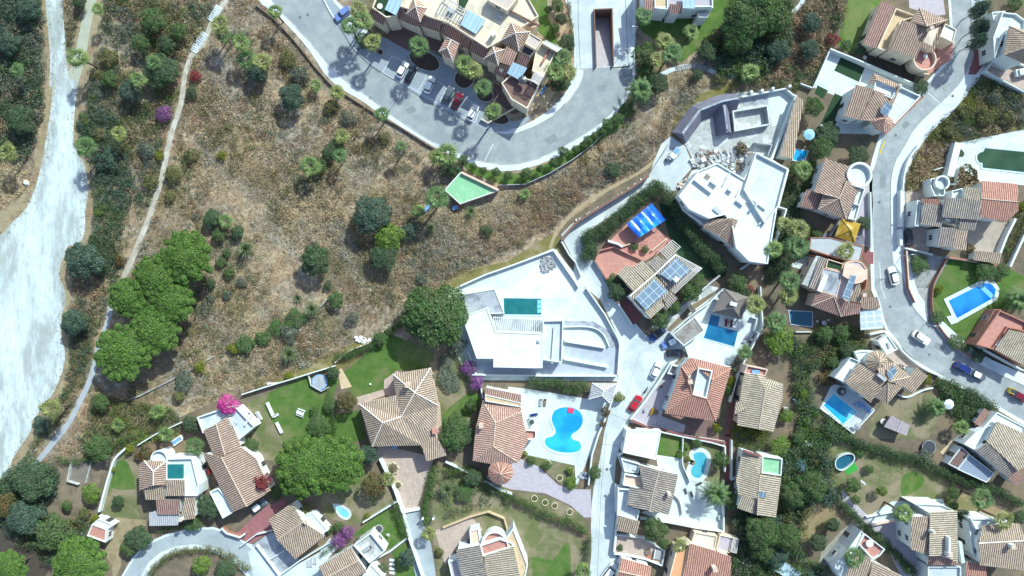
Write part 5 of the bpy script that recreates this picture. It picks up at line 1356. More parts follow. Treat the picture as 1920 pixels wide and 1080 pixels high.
# ---- blue tarpaulin and terracotta terrace house
zat(1110,370,8)
e = empty('tarpaulin',tuple(W(q("800,350")[0])),'bright blue tarpaulin shelter over the terracotta terrace','tarpaulin')
m_ = MB();A,B_,C_,D_ = [W(p,0) for p in q("520,400 895,90 1105,340 700,610")]
nu,nv = 14,10
def tz(u,v): return 2.3+.35*abs(math.sin(u*math.pi*4.5))*(.4+v)+.25*math.sin(v*3)+.1*math.sin(u*13+v*7)
Z_ = [[None]*(nv+1) for _ in range(nu+1)]
for i in range(nu+1):
    for j in range(nv+1):
        u,v = i/nu,j/nv;p = (A.lerp(B_,u)).lerp(D_.lerp(C_,u),v);k_ = (H-tz(u,v))/H;Z_[i][j] = Vector((p.x*k_,p.y*k_,tz(u,v)))
for i in range(nu):
    for j in range(nv): m_.face((Z_[i][j],Z_[i][j+1],Z_[i+1][j+1],Z_[i+1][j]),BLUETARP,False)
for i in range(nu): m_.face((Z_[i][0],Z_[i+1][0],Z_[i+1][0]-Vector((0,0,.4)),Z_[i][0]-Vector((0,0,.4))),BLUETARP);m_.face((Z_[i][nv],Z_[i][nv]-Vector((0,0,.4)),Z_[i+1][nv]-Vector((0,0,.4)),Z_[i+1][nv]),BLUETARP)
m_.build('sheet',e)
for (i,j) in ((0,0),(nu,0),(0,nv),(nu,nv)):
    p = Z_[i][j];m_ = MB();m_.tube((p.x,p.y,0),(p.x,p.y,p.z+.05),.05,.05,METAL,6);m_.build('pole',e)
wall('white pillar wall and gate splitting the two terracotta terraces',"240,650 400,700 460,740",1.6,.5,PLASTER)
wall('red capped wall around the lower terracotta terrace',"60,910 110,800 330,740 420,790 760,940",.9,.25,TERRA)
wall('low cream wall curving to the pink garden steps',"450,740 560,700 700,720",.7,.22,PLASTERC)
steps('garden_steps','pink terracotta steps climbing towards the blue tarpaulin',"760,830","790,640",8,13,mat=TERRA,mat2=REDW)
wall('cream edging wall beside the shrubs under the pergola',"900,800 1130,610",.8,.2,PLASTERC)
zat(1110,480,8)
h = House('villa','villa with two big solar arrays and white pergolas, below the blue tarpaulin','house',"900,400")
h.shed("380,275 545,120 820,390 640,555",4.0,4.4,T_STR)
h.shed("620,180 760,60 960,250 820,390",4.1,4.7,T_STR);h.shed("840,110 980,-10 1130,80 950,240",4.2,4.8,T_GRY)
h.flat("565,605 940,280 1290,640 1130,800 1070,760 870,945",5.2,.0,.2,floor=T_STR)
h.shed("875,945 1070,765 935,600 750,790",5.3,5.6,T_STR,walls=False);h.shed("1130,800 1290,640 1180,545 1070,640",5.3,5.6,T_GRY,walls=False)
h.flat("960,240 1250,-10 1500,210 1180,540",5.4,.0,.2,floor=T_GRY)
h.panel("640,630 930,340 1140,530 810,820",5.75,6.4,SOLAR);h.panel("1020,270 1260,20 1480,220 1240,420",5.8,6.3,SOLAR)
h.rim('roof_edge',"565,605 940,280 1250,-15",.35,5.5,5.75,RIDGEW)
h.box('chimney',"1250,350",5.4,1.0,1.0,1.6,45,PLASTER,ROOFW)
h.pergola("1250,-30 1650,180 1560,240 1180,40",4.7,18,WOODW,0)
h.pergola("1650,190 1250,560 1190,510 1560,170",4.75,24,WOODW,0)
zat(1110,370,8)
h.pergola("1020,800 1200,640 1330,750 1140,920",3.6,9,WOODW,0)
h.done(6)
zat(1110,480,8)
sheet('red_court',"430,730 560,600 790,860 620,1040",.05,TERRAD)
wall('white and dark edged wall beside the maroon court of the solar villa',"400,720 615,1045",1.0,.25)
wall('white fence wall between the pale street and the terracotta terrace',"40,60 230,360 410,715",1.2,.2,PLASTER,cap=REDW)
wall('grey stone capped wall of the alley above the thatched pavilion',"1160,900 1330,790 1560,590 1920,290",1.3,.4,RAWCON)
h = House('shed','small brown-roofed shed in the alley right of the solar villa','shed',"1500,800");h.shed("1445,770 1510,870 1560,820 1480,720",2.2,2.5,M('brown_felt',(.22,.18,.16),(.16,.13,.12),1));h.done(1)
# ---- pool garden with thatched pavilion
at(2,2)
h = House('pavilion','grey thatched pavilion with a white cap at the head of the blue pool','pavilion',"1640,120",WOODW)
h.roof("1500,180 1720,235 1780,70 1590,5",2.6,4.4,.36,.36,THATCH,walls=False,ridge=THATCH)
h.box('roof_cap',"1660,120",4.3,1.6,.9,.35,-15,ROOFW)
for p in ("1535,170","1700,215","1750,80","1600,30"): b_ = W(q(p)[0]);m_ = MB();m_.box((b_.x,b_.y,0),.2,.2,2.44,0,WOOD);m_.build('post',h.e)
pool('rectangular deep blue pool below the thatched pavilion',"1490,195 1560,215 1545,285 1695,325 1665,440 1435,375 1470,270",W_DEEP,.25,copmat=WHITEFL)
h = House('carport','flat grey gravel-topped carport left of the deep blue pool','carport',"1330,330",PLASTER)
h.flat("1200,350 1370,215 1445,320 1290,435",2.8,.15,.2,floor=M('gravel_roof',(.36,.35,.33),(.28,.27,.26),2,grain=.4,c3=(.24,.2,.18),sc3=.5));h.done(2)
wall('white wall between the alley and the thatched pavilion terrace',"1190,340 1340,210 1480,110 1590,5",1.8,.25)
wall('white curved garden wall right of the deep blue pool garden',"1865,-10 1875,150 1880,290 1850,350 1800,450 1740,560 1690,680 1660,780 1640,860",1.5,.28,smooth=3)
wall('white terrace wall under the pool terrace of the thatched pavilion',"1300,440 1330,520 1400,560 1640,590",1.0,.25)
wall('white parapet in the corner of the terrace right of the deep blue pool',"1800,220 1840,230 1820,320 1870,350",1.2,.25)
h = House('villa','red tiled villa with a sunken white roof terrace, below the blue pool','house',"1400,800")
h.facets([("1270,590",5.6),("1340,520",5.6),("1645,600",5.6),("1530,1000",5.2),("1145,940",5.2),("1215,765",5.4),("1320,660",6.7),("1500,690",6.7),("1460,830",6.7),("1350,800",6.7),("1395,600",6.2)],
         [(0,5,9,6),(0,6,10,1),(1,10,2),(10,7,2),(2,7,8,3),(3,8,9,4),(4,9,5)],T_RED,ridges=((2,7),(3,8),(0,6),(6,9),(9,8)),rm=M('red_ridge',(.55,.3,.2),(.48,.25,.17),2),walls=[0,1,2,3,4,5])
h.flat("1398,598 1505,620 1460,828 1355,800",5.9,.85,.25,floor=WHITEFL,base=4.0)
h.facets([("1140,940",4.9),("1270,985",4.9),("1330,920",5.4),("1240,860",5.7)],[(0,1,3),(1,2,3)],T_RED)
h.chimney("1330,700",6.6,.9,.9,15,REDW);h.done(8)
wall('white parapet wall along the street left of the red tiled villa',"1190,560 1110,690 1000,850 890,985",1.3,.5,WHITEFL)
wall('white wall with dark coping below the courtyard of the red tiled villa',"885,985 1010,1040 1130,1060 1290,1110 1600,1160",1.1,.45,PLASTER,cap=TERRAD)
wall('white entrance wall with steps beside the red tiled villa',"1260,590 1200,580 1170,640 1220,650",1.6,.25)
# ---- modern white villa
h = House('modern_villa','modern white villa with one large bright flat roof and ramps','house',"0,400")
at(1,2)
h.flat("1565,205 1735,145 1800,325 2150,340 2150,600 2100,602 1780,595 1780,530 1655,530 1560,260",3.9,.15,.3,floor=ROOFW)
at(2,2)
h.flat("232,245 385,242 375,560 232,540",2.6,.7,.22,floor=PALECON)
h.box('roof_beam',"310,430",2.7,.5,8.6,.35,-4,WHITEFL)
h.pergola("-120,325 225,335 225,235 -140,215",3.3,26,PLASTER,0)
h.done(6)
h.box('roof_vent',"200,400",3.95,.6,.6,.4,0,RAWCON)
sheet('terrace',"-128,330 222,334 222,238 -135,218",.057,GREYCON);sheet('ramp',"390,245 610,250 740,330 810,420 800,450 720,450 700,350 580,295 390,292",.058,GREYCON,0)  # grey terrace sheet paints in the shade between the pergola slats
sheet('ramp',"395,410 700,460 740,450 800,450 780,655 740,650 730,590 640,560 390,515",.060,M('blue_grey_ramp',(.36,.40,.46),(.42,.46,.52),.6,grain=.12))
sheet('ramp',"-330,555 180,555 735,600 740,650 250,655 -300,640",.062,M('blue_grey_ramp',(.36,.40,.46)))
wall('white curved ramp wall next to the pale street',"560,0 700,200 800,385 810,430 795,650",1.1,.3)
wall('white inner ramp wall with openings, lower of the two',"390,530 720,590",1.0,.6)
wall('white inner ramp wall with openings, upper of the two',"395,395 700,445",1.0,.6)
wall('white wall curving round the light terrace of the modern villa',"390,292 580,292 680,340 730,440",.8,.25,smooth=3)
wall('white boundary wall between the modern villa and the hedge below it',"-330,650 250,660 790,660",1.5,.3)
at(1,2)
pool('long teal pool in the white deck above the modern villa',"1855,75 2140,80 2140,202 1860,198",W_TEAL,.3,steps="2110,90 2140,90 2140,190 2110,190")
h = House('terrace_block','low grey terrace block at the left end of the modern villa','terrace',"1700,100",PLASTER)
h.flat("1530,50 1790,5 1865,190 1570,205",1.6,.15,.2,floor=GREYCON);h.done(0,False,False)
at(2,1)
wall('pale wall along the dry bank above the modern villa deck',"-390,1065 -200,980 0,910 310,795 480,1040 500,1075",1.1,.35,PLASTER)
wall('dark brown retaining wall beside the service lane above the hedge',"1025,240 880,340 700,450 480,590 400,680 370,720",2.2,.55,BROWNW)
wall('pale wall between the dry strip and the service lane',"370,725 430,830 480,890 520,990",1.2,.3,PLASTER)
wall('dark edged wall at the head of the lane by the stone yard',"1180,0 1100,130 1030,235",1.3,.3,RAWCON)
# ---- house with S-shaped pool
at(2,2)
h = House('gazebo','grey shingle-roofed gazebo beside the long hedge at the street','gazebo',"690,790",WOODW)
h.roof("575,835 735,865 790,715 600,712",2.7,3.9,.36,.36,T_SLT,walls=False,ridge=RIDGEW)
for p in ("600,820","725,845","770,730","615,725"): b_ = W(q(p)[0]);m_ = MB();m_.box((b_.x,b_.y,0),.2,.2,2.53,0,WOODW);m_.build('post',h.e)
pool('bright S-shaped blue pool on a white terrace',"298,965 315,925 355,900 415,893 475,905 518,940 532,990 520,1035 490,1070 455,1092 443,1118 460,1138 500,1150 518,1185 508,1215 470,1232 410,1235 350,1228 290,1208 252,1178 245,1145 262,1122 300,1112 326,1085 318,1045 300,1005",W_CYAN,.55,2,copmat=WHITEFL)
wall('cream capped wall between the S-shaped pool and the street',"790,720 740,880 690,1010 650,1100 600,1260 585,1400 575,1480",1.4,.3,PLASTER)
at(1,2)
h = House('villa','salmon tiled villa with round corner turret left of the S-shaped pool','house',"1800,1100",PLASTER)
at(1,3)
h.facets([("1700,-235",4.2),("1985,-280",4.6),("2040,60",4.2),("1970,230",4.2),("1760,240",4.0),("1625,215",4.0),("1645,-20",4.2),("1795,-70",5.6),("1780,110",5.6),("1990,-150",5.0)],
         [(0,7,6),(6,7,8,5),(5,8,4),(4,8,3),(0,9,7),(0,1,9),(3,8,7,9,2)],T_ORG,ridges=((0,7),(7,8),(8,3),(7,9)),walls=[0,1,2,3,5,6])
at(1,2)
h.shed("1710,845 1975,905 1990,800 1715,745",4.6,5.2,T_ORG);h.flat("1720,800 1980,860 1985,895 1720,850",4.9,.2,.15,floor=SAND)
at(2,3)
h.flat("60,-20 180,-10 180,40 160,60 60,60",2.6,.6,.2,floor=TERRA)
at(1,3)
h.chimney("1690,-50",5.2,.8,.9,10,PLASTERP)
h.cyl('turret',"1835,300",21,-.02,3.9,PLASTER,None,1.7,T_RED);h.done(7)
wall('white wall between the salmon villa yard and the loose hedge',"1420,225 1640,330 1840,440 1920,470",1.3,.3)
# ---- big brown house
at(1,2)
h = House('villa','large brown tiled villa with many hips between two lawns','house',"1100,1000",PLASTERP)
h.facets([("1025,645",4.2),("1310,597",4.2),("1365,880",4.2),("1345,1100",4.2),("1430,1255",4.0),("1280,1300",4.0),("1240,1180",4.0),("870,1190",4.0),("775,870",4.2),("1050,805",4.2),("1090,965",5.0),("1190,785",6.4),("950,1010",6.2),("1100,975",6.0)],
         [(0,1,11),(1,2,11),(0,11,10,9),(11,2,3,10),(9,10,12,8),(8,12,7),(12,10,3,6,7),(3,4,5,6)],T_TAN,ridges=((1,11),(0,11),(11,2),(12,10),(12,8),(12,7),(11,10)),rm=RIDGEW,walls=[0,1,2,3,4,5,6,7,8,9])
h.chimney("1140,725",6.0,1.0,1.0,-12,PLASTERP);h.box('chimney',"1345,1065",3.5,1.2,1.2,1.5,10,PLASTERP,TERRA)
h.done(9)
# ---- house with magenta bougainvillea
at(0,3)
h = House('villa','long brown tiled villa running below the magenta bougainvillea','house',"1650,300",PLASTER)
h.facets([("1525,-10",4.2),("1620,-60",5.2),("1700,-110",4.4),("1810,110",4.4),("1690,185",5.2),("1610,200",4.2)],[(0,1,4,5),(1,2,3,4)],T_BRN,ridges=((1,4),),walls=[0,2,3,5])
h.facets([("1520,155",4.4),("1660,190",5.8),("1810,115",4.6),("1920,200",4.4),("2030,440",4.2),("1850,560",5.6),("1745,600",4.4)],[(0,1,5,6),(1,2,3,4,5)],T_BRN,ridges=((1,5),),walls=[0,2,3,4,6])
h.flat("1570,450 1640,420 1770,590 1670,650",3.4,.6,.25,floor=WHITEFL)
h.flat("1475,-110 1640,-165 1770,-185 1910,-40 1790,60 1720,-100 1600,-30 1520,10",3.4,.7,.25,floor=PALECON)
h.box('roof_terrace_seat',"1740,-70",3.4,2.2,1.1,.6,-30,METAL);h.box('roof_terrace_planter',"1860,-90",3.4,.5,3.0,.5,-30,PLASTER)
h.done(6)
# ---- house with teal roof pool
h = House('villa','white villa with a small teal rooftop pool at the lower left','house',"1250,400")
h.facets([("1080,215",5.4),("1245,220",5.4),("1245,400",5.4),("1045,440",5.0),("1040,240",5.0),("1150,295",6.4),("1150,400",6.4)],[(0,1,5),(1,2,6,5),(0,5,6,3,4)],T_BRN,ridges=((0,5),(1,5),(5,6)),rm=RIDGEW,walls=[4,0,1,2,3])
h.shed("1090,508 1235,508 1225,400 1070,400",4.6,5.2,T_TAN)
h.shed("1240,480 1380,480 1380,360 1245,360",5.2,5.9,T_TAN)
h.shed("1180,620 1345,620 1350,510 1170,505",3.8,4.6,T_PNK)
h.shed("1350,665 1460,650 1460,465 1385,490",4.4,4.8,T_TAN)
h.shed("1120,705 1335,700 1345,625 1120,600",3.0,3.3,T_SLT)
h.flat("1245,200 1440,195 1490,400 1480,480 1385,480 1385,360 1245,360",4.6,.7,.25,floor=WHITEFL)
h.poly('roof_pool',"1248,245 1370,245 1370,350 1250,350",4.5,5.15,W_TEAL)
h.cyl('round_bay',"1190,200",14,-.02,4.0,PLASTER,WHITEFL);h.curvedwall('parapet',"1190,200",14,-10,190,4.0,4.8)
h.chimney("1365,650",4.8,.8,.6)
h.done(6)
h = House('shed','small shed with pink flat roof between trees at the lower left','shed',"730,740");h.flat("650,780 690,690 800,730 790,830",2.6,.3,.25,floor=TERRA);h.flat("740,650 850,700 800,735 690,690",2.3,.3,.2,floor=ROOFW);h.done(2)
# ---- lower left house with court
at(1,3)
h = House('villa','tan tiled house between the maroon strip and the tiny white-rimmed pool','house',"330,720")
h.facets([("95,655",4.0),("270,530",4.0),("370,665",4.2),("520,780",4.0),("295,955",4.0),("160,810",4.1),("350,675",4.9)],[(0,1,6,5),(5,6,3,4)],T_TAN,ridges=((5,6),),rm=RIDGE,walls=[0,1,2,3,4,5])
h.flat("370,620 430,610 540,740 500,760 350,650",2.8,.2,.2,floor=WHITEFL);h.chimney("380,665",4.8,.9,.7,40);h.done(4)
sheet('parking_court',"-30,850 120,745 330,960 170,1070 60,960",.050,GREYCON);sheet('strip',"-60,900 -10,1130 150,1080 0,860",.051,PALECON)
sheet('driveway',"-170,780 60,570 200,500 240,540 100,640 120,740 -40,840",.052,M('maroon_strip',(.30,.13,.14),(.25,.10,.11),1))
wall('white wall edging the maroon driveway strip',"-120,860 0,770 120,740",1.0,.2);wall('white wall between grey parking court and the pale patio',"170,1080 330,965 470,880 600,800",1.2,.25);wall('white wall along the grey parking court by the lower road',"0,850 90,970 180,1090",1.0,.25);wall('white bar dividing the grey parking court in two',"90,965 215,890",.7,.2)
h = House('villa','brown roofed house beside an open roof lounge at the bottom edge','house',"640,950")
h.roof("470,1010 560,1180 830,1050 715,865",3.9,4.4,0,0,T_TAN)
h.flat("730,850 860,755 970,890 850,985",3.2,.8,.25,floor=RAWCON);h.flat("820,1050 860,990 960,1100 900,1180 780,1100",3.4,.3,.2,floor=ROOFW)
h.box('roof_lounge_sofa',"830,880",3.25,1.8,.7,.6,35,FABRIC);h.box('roof_lounge_table',"850,870",3.25,1.0,.7,.4,35,DARKM);h.done(4)
wall('white garden wall between the shaded lawn and the pool yard',"800,680 930,600 1060,520",1.3,.3);wall('white wall running down beside the narrow driveway',"1100,600 1150,800 1260,1120",1.3,.5);wall('white wall joining the rooftop lounge to the driveway wall',"850,980 1000,900 1130,800",1.0,.3)
wall('white double wall along the paved court with star planters',"930,200 1040,430 1100,600",1.3,.7);wall('white threshold wall closing the paved court',"1100,600 1230,575",.6,.7)
# ---- bottom centre house
h = House('villa','white villa with curved stair terrace at the bottom edge, centre','house',"1700,950")
h.shed("1500,885 1560,1180 1760,1180 1680,850",5.2,5.9,T_GRY)
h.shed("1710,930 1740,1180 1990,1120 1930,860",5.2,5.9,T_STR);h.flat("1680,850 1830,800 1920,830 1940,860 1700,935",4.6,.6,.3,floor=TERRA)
h.flat("1600,740 1670,720 1690,850 1610,860",3.0,.3,.3,floor=PLASTERP);h.cyl('round_terrace',"1790,840",22,-.02,3.6,PLASTER,TERRA);h.curvedwall('parapet',"1790,840",22,-20,200,3.6,4.5,None,.6)
h.flat("1440,970 1510,950 1560,1150 1480,1150",3.0,.5,.3,floor=MAUVE)
at(2,3);h.flat("-50,800 10,720 120,1000 90,1130 40,1130 0,980",4.8,.3,.3,floor=SAND);h.done(6)
at(1,3)
wall('sand coloured angular wall round the central bottom villa',"1400,720 1600,640 1740,600 1860,650 1900,780",1.0,.3,SAND)
# ---- kidney pool villa
at(2,3)
h = House('villa','white villa with grey-brown roofs beside the kidney-shaped pool','house',"1050,400")
h.flat("860,-10 1120,-10 1080,210 830,155",3.6,.15,.25,floor=ROOFW)
h.facets([("950,245",4.6),("1105,290",5.6),("1245,320",4.8),("1215,470",4.8),("1175,620",4.6),("1030,595",5.5),("865,550",4.6),("885,415",4.6),("1060,450",5.6),("990,430",5.0)],[(0,1,8,9),(1,2,3,8),(3,4,5,8),(8,5,6,7)],T_GRY,ridges=((1,8),(8,5)),walls=[0,2,4,6,7,9])
h.flat("845,315 1000,340 990,430 830,400",3.2,.6,.22,floor=PLASTERP);h.flat("820,200 960,240 950,310 845,300",2.8,.5,.2,floor=PALECON)
h.flat("795,425 880,430 865,560 960,590 940,665 790,625",2.9,.7,.22,floor=PALECON);h.chimney("1175,460",5.6,.8,.7,10)
h.shed("785,740 935,770 960,670 790,635",3.2,3.9,T_TAN);h.done(7)
pool('kidney-shaped turquoise pool inside a white rim by a lawn',"1360,165 1400,150 1440,160 1460,195 1450,260 1435,310 1400,345 1355,330 1340,295 1350,260 1375,235 1365,205",water('pool_water_aqua',(.05,.33,.42),(.08,.38,.46)),1.05,3,copmat=WHITEFL)
wall('long white wall under the terrace of the kidney pool',"960,650 1180,680 1380,720 1590,750",1.6,.3);wall('white wall right of the kidney pool terrace',"1590,370 1590,750",1.4,.3)
wall('white curving wall between the lawn and the kidney pool',"1285,40 1280,220 1300,290 1340,380",1.0,.2,smooth=3);wall('white wall along the maroon footpath above the kidney pool',"1120,0 1300,40 1500,80 1600,110 1600,300",1.2,.3)
wall('curved low wall on the terrace beside the grey-brown roofs',"1215,470 1260,520 1280,620",.8,.2,smooth=3)
wall('white wall between the street and the kidney pool villa',"830,160 800,180 840,300 815,420 780,400 780,600 795,620 765,900",1.6,.3)
h = House('patio_block','walled patio with sofa and plants at the bottom of the street','patio',"900,850");h.flat("765,920 780,770 980,790 1150,890 1130,1010 1000,960 860,930",.5,.9,.25,floor=PATIO);h.done(0,False,False)
h = House('villa','red roofed house cut by the bottom edge beside the pale street','house',"920,1050");h.roof("770,1120 820,945 1045,1010 1010,1160",4.0,4.8,0,0,T_RED);h.done(2)
h = House('villa','large red and orange roofed house at the bottom edge beside the patio','house',"1400,1000",PLASTERC)
h.shed("1265,1160 1530,1160 1555,900 1335,835",4.6,5.2,T_RED);h.shed("1530,1160 1640,1160 1645,935 1555,905",4.4,5.1,T_RED)
h.flat("1165,1150 1235,880 1330,835 1265,1150",4.2,.2,.2,floor=M('orange_render',(.62,.32,.17),(.56,.28,.14),.6));h.chimney("1515,1020",5.6,1.1,.9,10);h.done(4)
h = House('terrace_block','pale paved terrace with a slatted side pergola above the red roof','terrace',"1450,800",PLASTERC);h.flat("1370,750 1540,780 1520,890 1350,820",2.4,.3,.2,floor=M('paledeck',(.52,.50,.44),(.46,.44,.38),.6));h.flat("1560,770 1690,800 1630,910 1530,880",2.0,.3,.2,floor=MAUVE);h.pergola("1640,900 1680,910 1700,800 1660,790",2.6,5,WOODW,0);h.done(1,False)
# ---- tan long house and lower one
at(2,2)
h = House('villa','long straw coloured house with a small red roof terrace and blue basket','house',"1850,850",PLASTERP)
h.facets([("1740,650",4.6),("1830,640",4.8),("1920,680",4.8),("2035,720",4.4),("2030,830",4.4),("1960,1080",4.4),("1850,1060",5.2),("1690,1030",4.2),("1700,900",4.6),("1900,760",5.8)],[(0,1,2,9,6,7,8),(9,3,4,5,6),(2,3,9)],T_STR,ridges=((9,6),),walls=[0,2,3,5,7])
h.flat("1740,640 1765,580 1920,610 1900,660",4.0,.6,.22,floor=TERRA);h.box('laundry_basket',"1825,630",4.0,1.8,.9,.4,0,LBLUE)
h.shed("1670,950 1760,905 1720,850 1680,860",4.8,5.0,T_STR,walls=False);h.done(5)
at(2,3)
h = House('villa','straw roofed house with a mint roof terrace below the yellow shrubs','house',"1830,400")
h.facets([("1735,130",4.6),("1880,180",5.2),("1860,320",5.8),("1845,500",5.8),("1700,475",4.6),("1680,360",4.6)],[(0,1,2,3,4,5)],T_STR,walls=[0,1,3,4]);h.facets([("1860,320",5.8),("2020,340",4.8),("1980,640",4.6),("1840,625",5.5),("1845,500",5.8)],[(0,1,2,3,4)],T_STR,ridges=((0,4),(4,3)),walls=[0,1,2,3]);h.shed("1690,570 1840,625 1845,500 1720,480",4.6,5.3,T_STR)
h.flat("1880,180 2030,200 2020,330 1870,310",4.4,.5,.22,floor=GREENCOURT);h.panel("1850,490 1905,495 1905,450 1850,445",5.7,6.1,SOLAR);h.box('parapet_stair',"1800,160",5.2,4.0,.5,.5,-18,TERRAD);h.done(5)
wall('white wall left of the straw roofed house with mint terrace',"1650,60 1650,360 1690,340 1720,130",1.4,.25)
# ---- right column houses
at(3,1)
h = House('villa','brown tiled villa with a white round roof terrace left of the right road','house',"520,300")
h.facets([("345,360",5.2),("430,110",5.2),("625,170",5.4),("590,275",6.4),("535,405",6.4),("415,375",5.8)],[(0,1,2,3,4,5)],T_BRN,walls=[0,1,2,4],ridges=((4,5),)) 
h.facets([("590,275",6.4),("690,320",5.6),("585,565",5.0),("375,490",4.8),("415,375",5.2),("535,405",6.4)],[(0,1,2,5),(5,2,3),(5,3,4)],T_BRN,ridges=((5,2),(5,3),(0,5)),walls=[1,2,3,4])
h.shed("240,470 370,495 420,380 290,340",3.4,4.4,T_PNK)
h.cyl('round_terrace',"690,230",21,-.02,5.2,PLASTER,WHITEFL);h.curvedwall('parapet',"690,230",21,0,359,5.2,6.1,None,.5)
h.flat("640,450 680,330 730,330 690,460",3.6,.6,.2);h.flat("600,560 640,450 690,460 660,570",3.0,.5,.2);h.done(6)
h = House('pavilion','square pavilion with a golden yellow cover beside the right road','pavilion',"600,650",WOODW)
h.roof("500,695 650,740 695,600 550,560",2.7,3.9,.5,.5,YTHATCH,walls=False,ridge=YTHATCH)
for p in ("530,680","640,715","670,610","560,590"): b_ = W(q(p)[0]);m_ = MB();m_.box((b_.x,b_.y,0),.2,.2,2.53,0,WOOD);m_.build('post',h.e)
wall('pale fence with dark slats between the round-terrace villa and the road',"770,360 775,560 775,780",1.2,.35,WHITEFL);wall('pale diagonal fence wall under the golden pavilion',"470,690 550,560",1.4,.2,RAWCON)
h = House('garage','grey flat-roofed garage under the golden pavilion with a red wall','garage',"480,760",REDW)
h.flat("320,700 470,700 720,770 690,880 560,870 310,790",2.7,.15,.2,floor=M('pale_grey_roof',(.42,.45,.47),(.36,.39,.41),.6,grain=.1));h.done(2)
zat(1480,460,6.354)
h = House('villa','villa with mauve curved upper terrace, solar panels and brown hips by the road','house',"550,450",PLASTERP)
h.shed("150,460 240,500 365,130 320,125",4.4,4.9,RAWCON);h.shed("235,500 325,540 450,160 365,130",4.9,5.2,T_GRY)
h.flat("330,540 400,270 640,320 680,210 770,180 860,200 930,290 930,400 820,450 700,670",5.0,.2,.22,floor=M('mauve_deck',(.50,.42,.44),(.44,.37,.39),.6),smooth=0)
h.flat("335,530 405,270 635,325 560,610",5.15,.15,.15,floor=GREYCON,base=4.0);h.box('white_bench',"395,450",5.3,1.2,4.2,.3,-22,ROOFW)
h.flat("430,270 460,160 650,220 620,310",4.4,.4,.2,floor=TURF);h.poly('awning',"635,360 660,215 740,215 930,300 930,380 870,440 790,460",5.9,6.0,PLASTERP)
h.panel("630,620 710,665 800,360 730,350",6.3,6.9,SOLAR);h.panel("840,780 1105,755 1120,990 850,1010",3.2,3.6,SOLARP,'panel_canopy')
h.facets([("265,720",4.4),("330,540",5.0),("530,610",5.8),("710,670",5.4),("870,710",4.6),("830,815",4.2),("615,850",3.9)],[(0,1,2),(0,2,6),(2,3,6),(3,4,5,6)],T_PNK,ridges=((0,2),(2,6),(3,6)),walls=[0,1,4,5,6])
h.shed("870,765 1085,745 1050,615 850,620",3.8,4.4,T_BRN);h.shed("720,660 860,690 850,460 800,450",4.8,5.6,T_TAN);h.chimney("870,590",5.0,1.0,.7,0);h.done(5)
at(3,1)
wall('red curved wall round the terrace by the road',"570,900 600,880 660,870 720,900 745,950 740,1050 730,1090",1.4,.25,REDW,3);wall('red parapet below the grey flat garage',"310,830 560,890",1.0,.3,REDW)
sheet('patio',"170,900 300,830 360,850 280,950 180,920",.05,WHITEFL);sheet('patio',"690,800 790,810 790,900 740,900",.045,TERRAD)
at(3,2)
pool('shaded dark blue pool left of the panel canopy',"155,170 330,180 330,290 170,270",W_DARK,.2,copmat=MAUVE);wall('thin white wall below the shaded dark blue pool',"210,330 330,330",.6,.2)
at(3,1)
h = House('villa','white villa with mixed striped roofs and one red roof right of the road','house',"1500,500")
h.shed("1145,600 1300,625 1320,460 1165,440",4.6,5.4,T_GRY);h.shed("1310,550 1590,570 1600,420 1330,400",5.8,6.6,T_GRY);h.shed("1435,635 1555,650 1580,560 1450,555",4.8,5.4,T_GRY)
h.shed("1270,765 1390,780 1410,630 1290,620",4.6,5.2,T_GRY);h.shed("1385,785 1485,800 1500,650 1400,640",4.6,5.2,T_TAN)
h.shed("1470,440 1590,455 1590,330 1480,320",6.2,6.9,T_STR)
h.facets([("1605,275",5.4),("1875,300",5.4),("1875,435",6.4),("1600,410",6.4),("1595,550",5.4),("1790,580",5.4),("1880,500",5.6)],[(0,1,2,3),(3,2,6,5,4)],T_RED,ridges=((3,2),),walls=[0,1,6,5,4])
h.shed("1310,570 1410,625 1425,560 1320,550",4.6,5.0,T_GRY);h.shed("1160,450 1300,455 1290,410 1150,410",5.0,5.5,T_RED)
h.flat("1120,420 1150,430 1130,620 1100,610",3.6,.6,.2);h.flat("1380,350 1460,330 1480,440 1380,400",4.8,.6,.2);h.flat("1220,260 1330,240 1330,390 1250,390 1220,320",2.8,.7,.25,floor=WHITEFL)
h.cyl('round_tower',"1310,290",12,-.02,4.2,PLASTER,WHITEFL);h.curvedwall('parapet',"1310,290",12,-60,220,4.2,5.0,None,.35);h.done(8)
pool('dark green pool with a half-round end at the right edge',"1625,30 1930,60 1930,215 1605,180 1605,145 1580,140 1565,115 1565,85 1585,65 1610,58",W_GRN,.35,0,copmat=WHITEFL)
wall('white wall curving along the lane right of the road',"1130,10 1060,110 1025,230 1015,340",1.2,.3,smooth=3);wall('white planter wall between the road and the shaded car',"1005,350 1005,620",1.4,.7);wall('white planter wall below the first on the road side',"1000,640 1000,760",1.4,.7)
wall('low white wall above the yard with the shaded car',"1250,195 1310,175 1370,190",.8,.2);wall('tall white wall left of the green pool terrace',"1430,-10 1390,150 1370,240",2.2,1.6);wall('white stepped wall beside the dark shrub',"1430,180 1420,300 1340,300",1.0,.25)
wall('white wall right of the beige yard beside the dry strip',"1860,560 1790,700 1740,830",1.6,.5);wall('white wall running to the lawn with the blue pool at the right edge',"1930,680 1860,830 1820,920",1.4,.5)
wall('red-capped wall above the lawn with the blue pool',"1350,850 1560,880 1800,930",1.2,.3,PLASTER,cap=REDW);wall('pink-red roadside wall below the shaded car',"1040,800 1050,950 1060,1080 1110,1190",1.0,.2,REDW,cap=PLASTERP);wall('red capped wall left of the lawn with the blue pool',"1345,860 1270,1000 1240,1090 1240,1250 1290,1370 1400,1500 1560,1620",1.0,.15,REDW,3)
wall('pale wall under the yard of the shaded car',"1030,780 1240,830",1.2,.3)
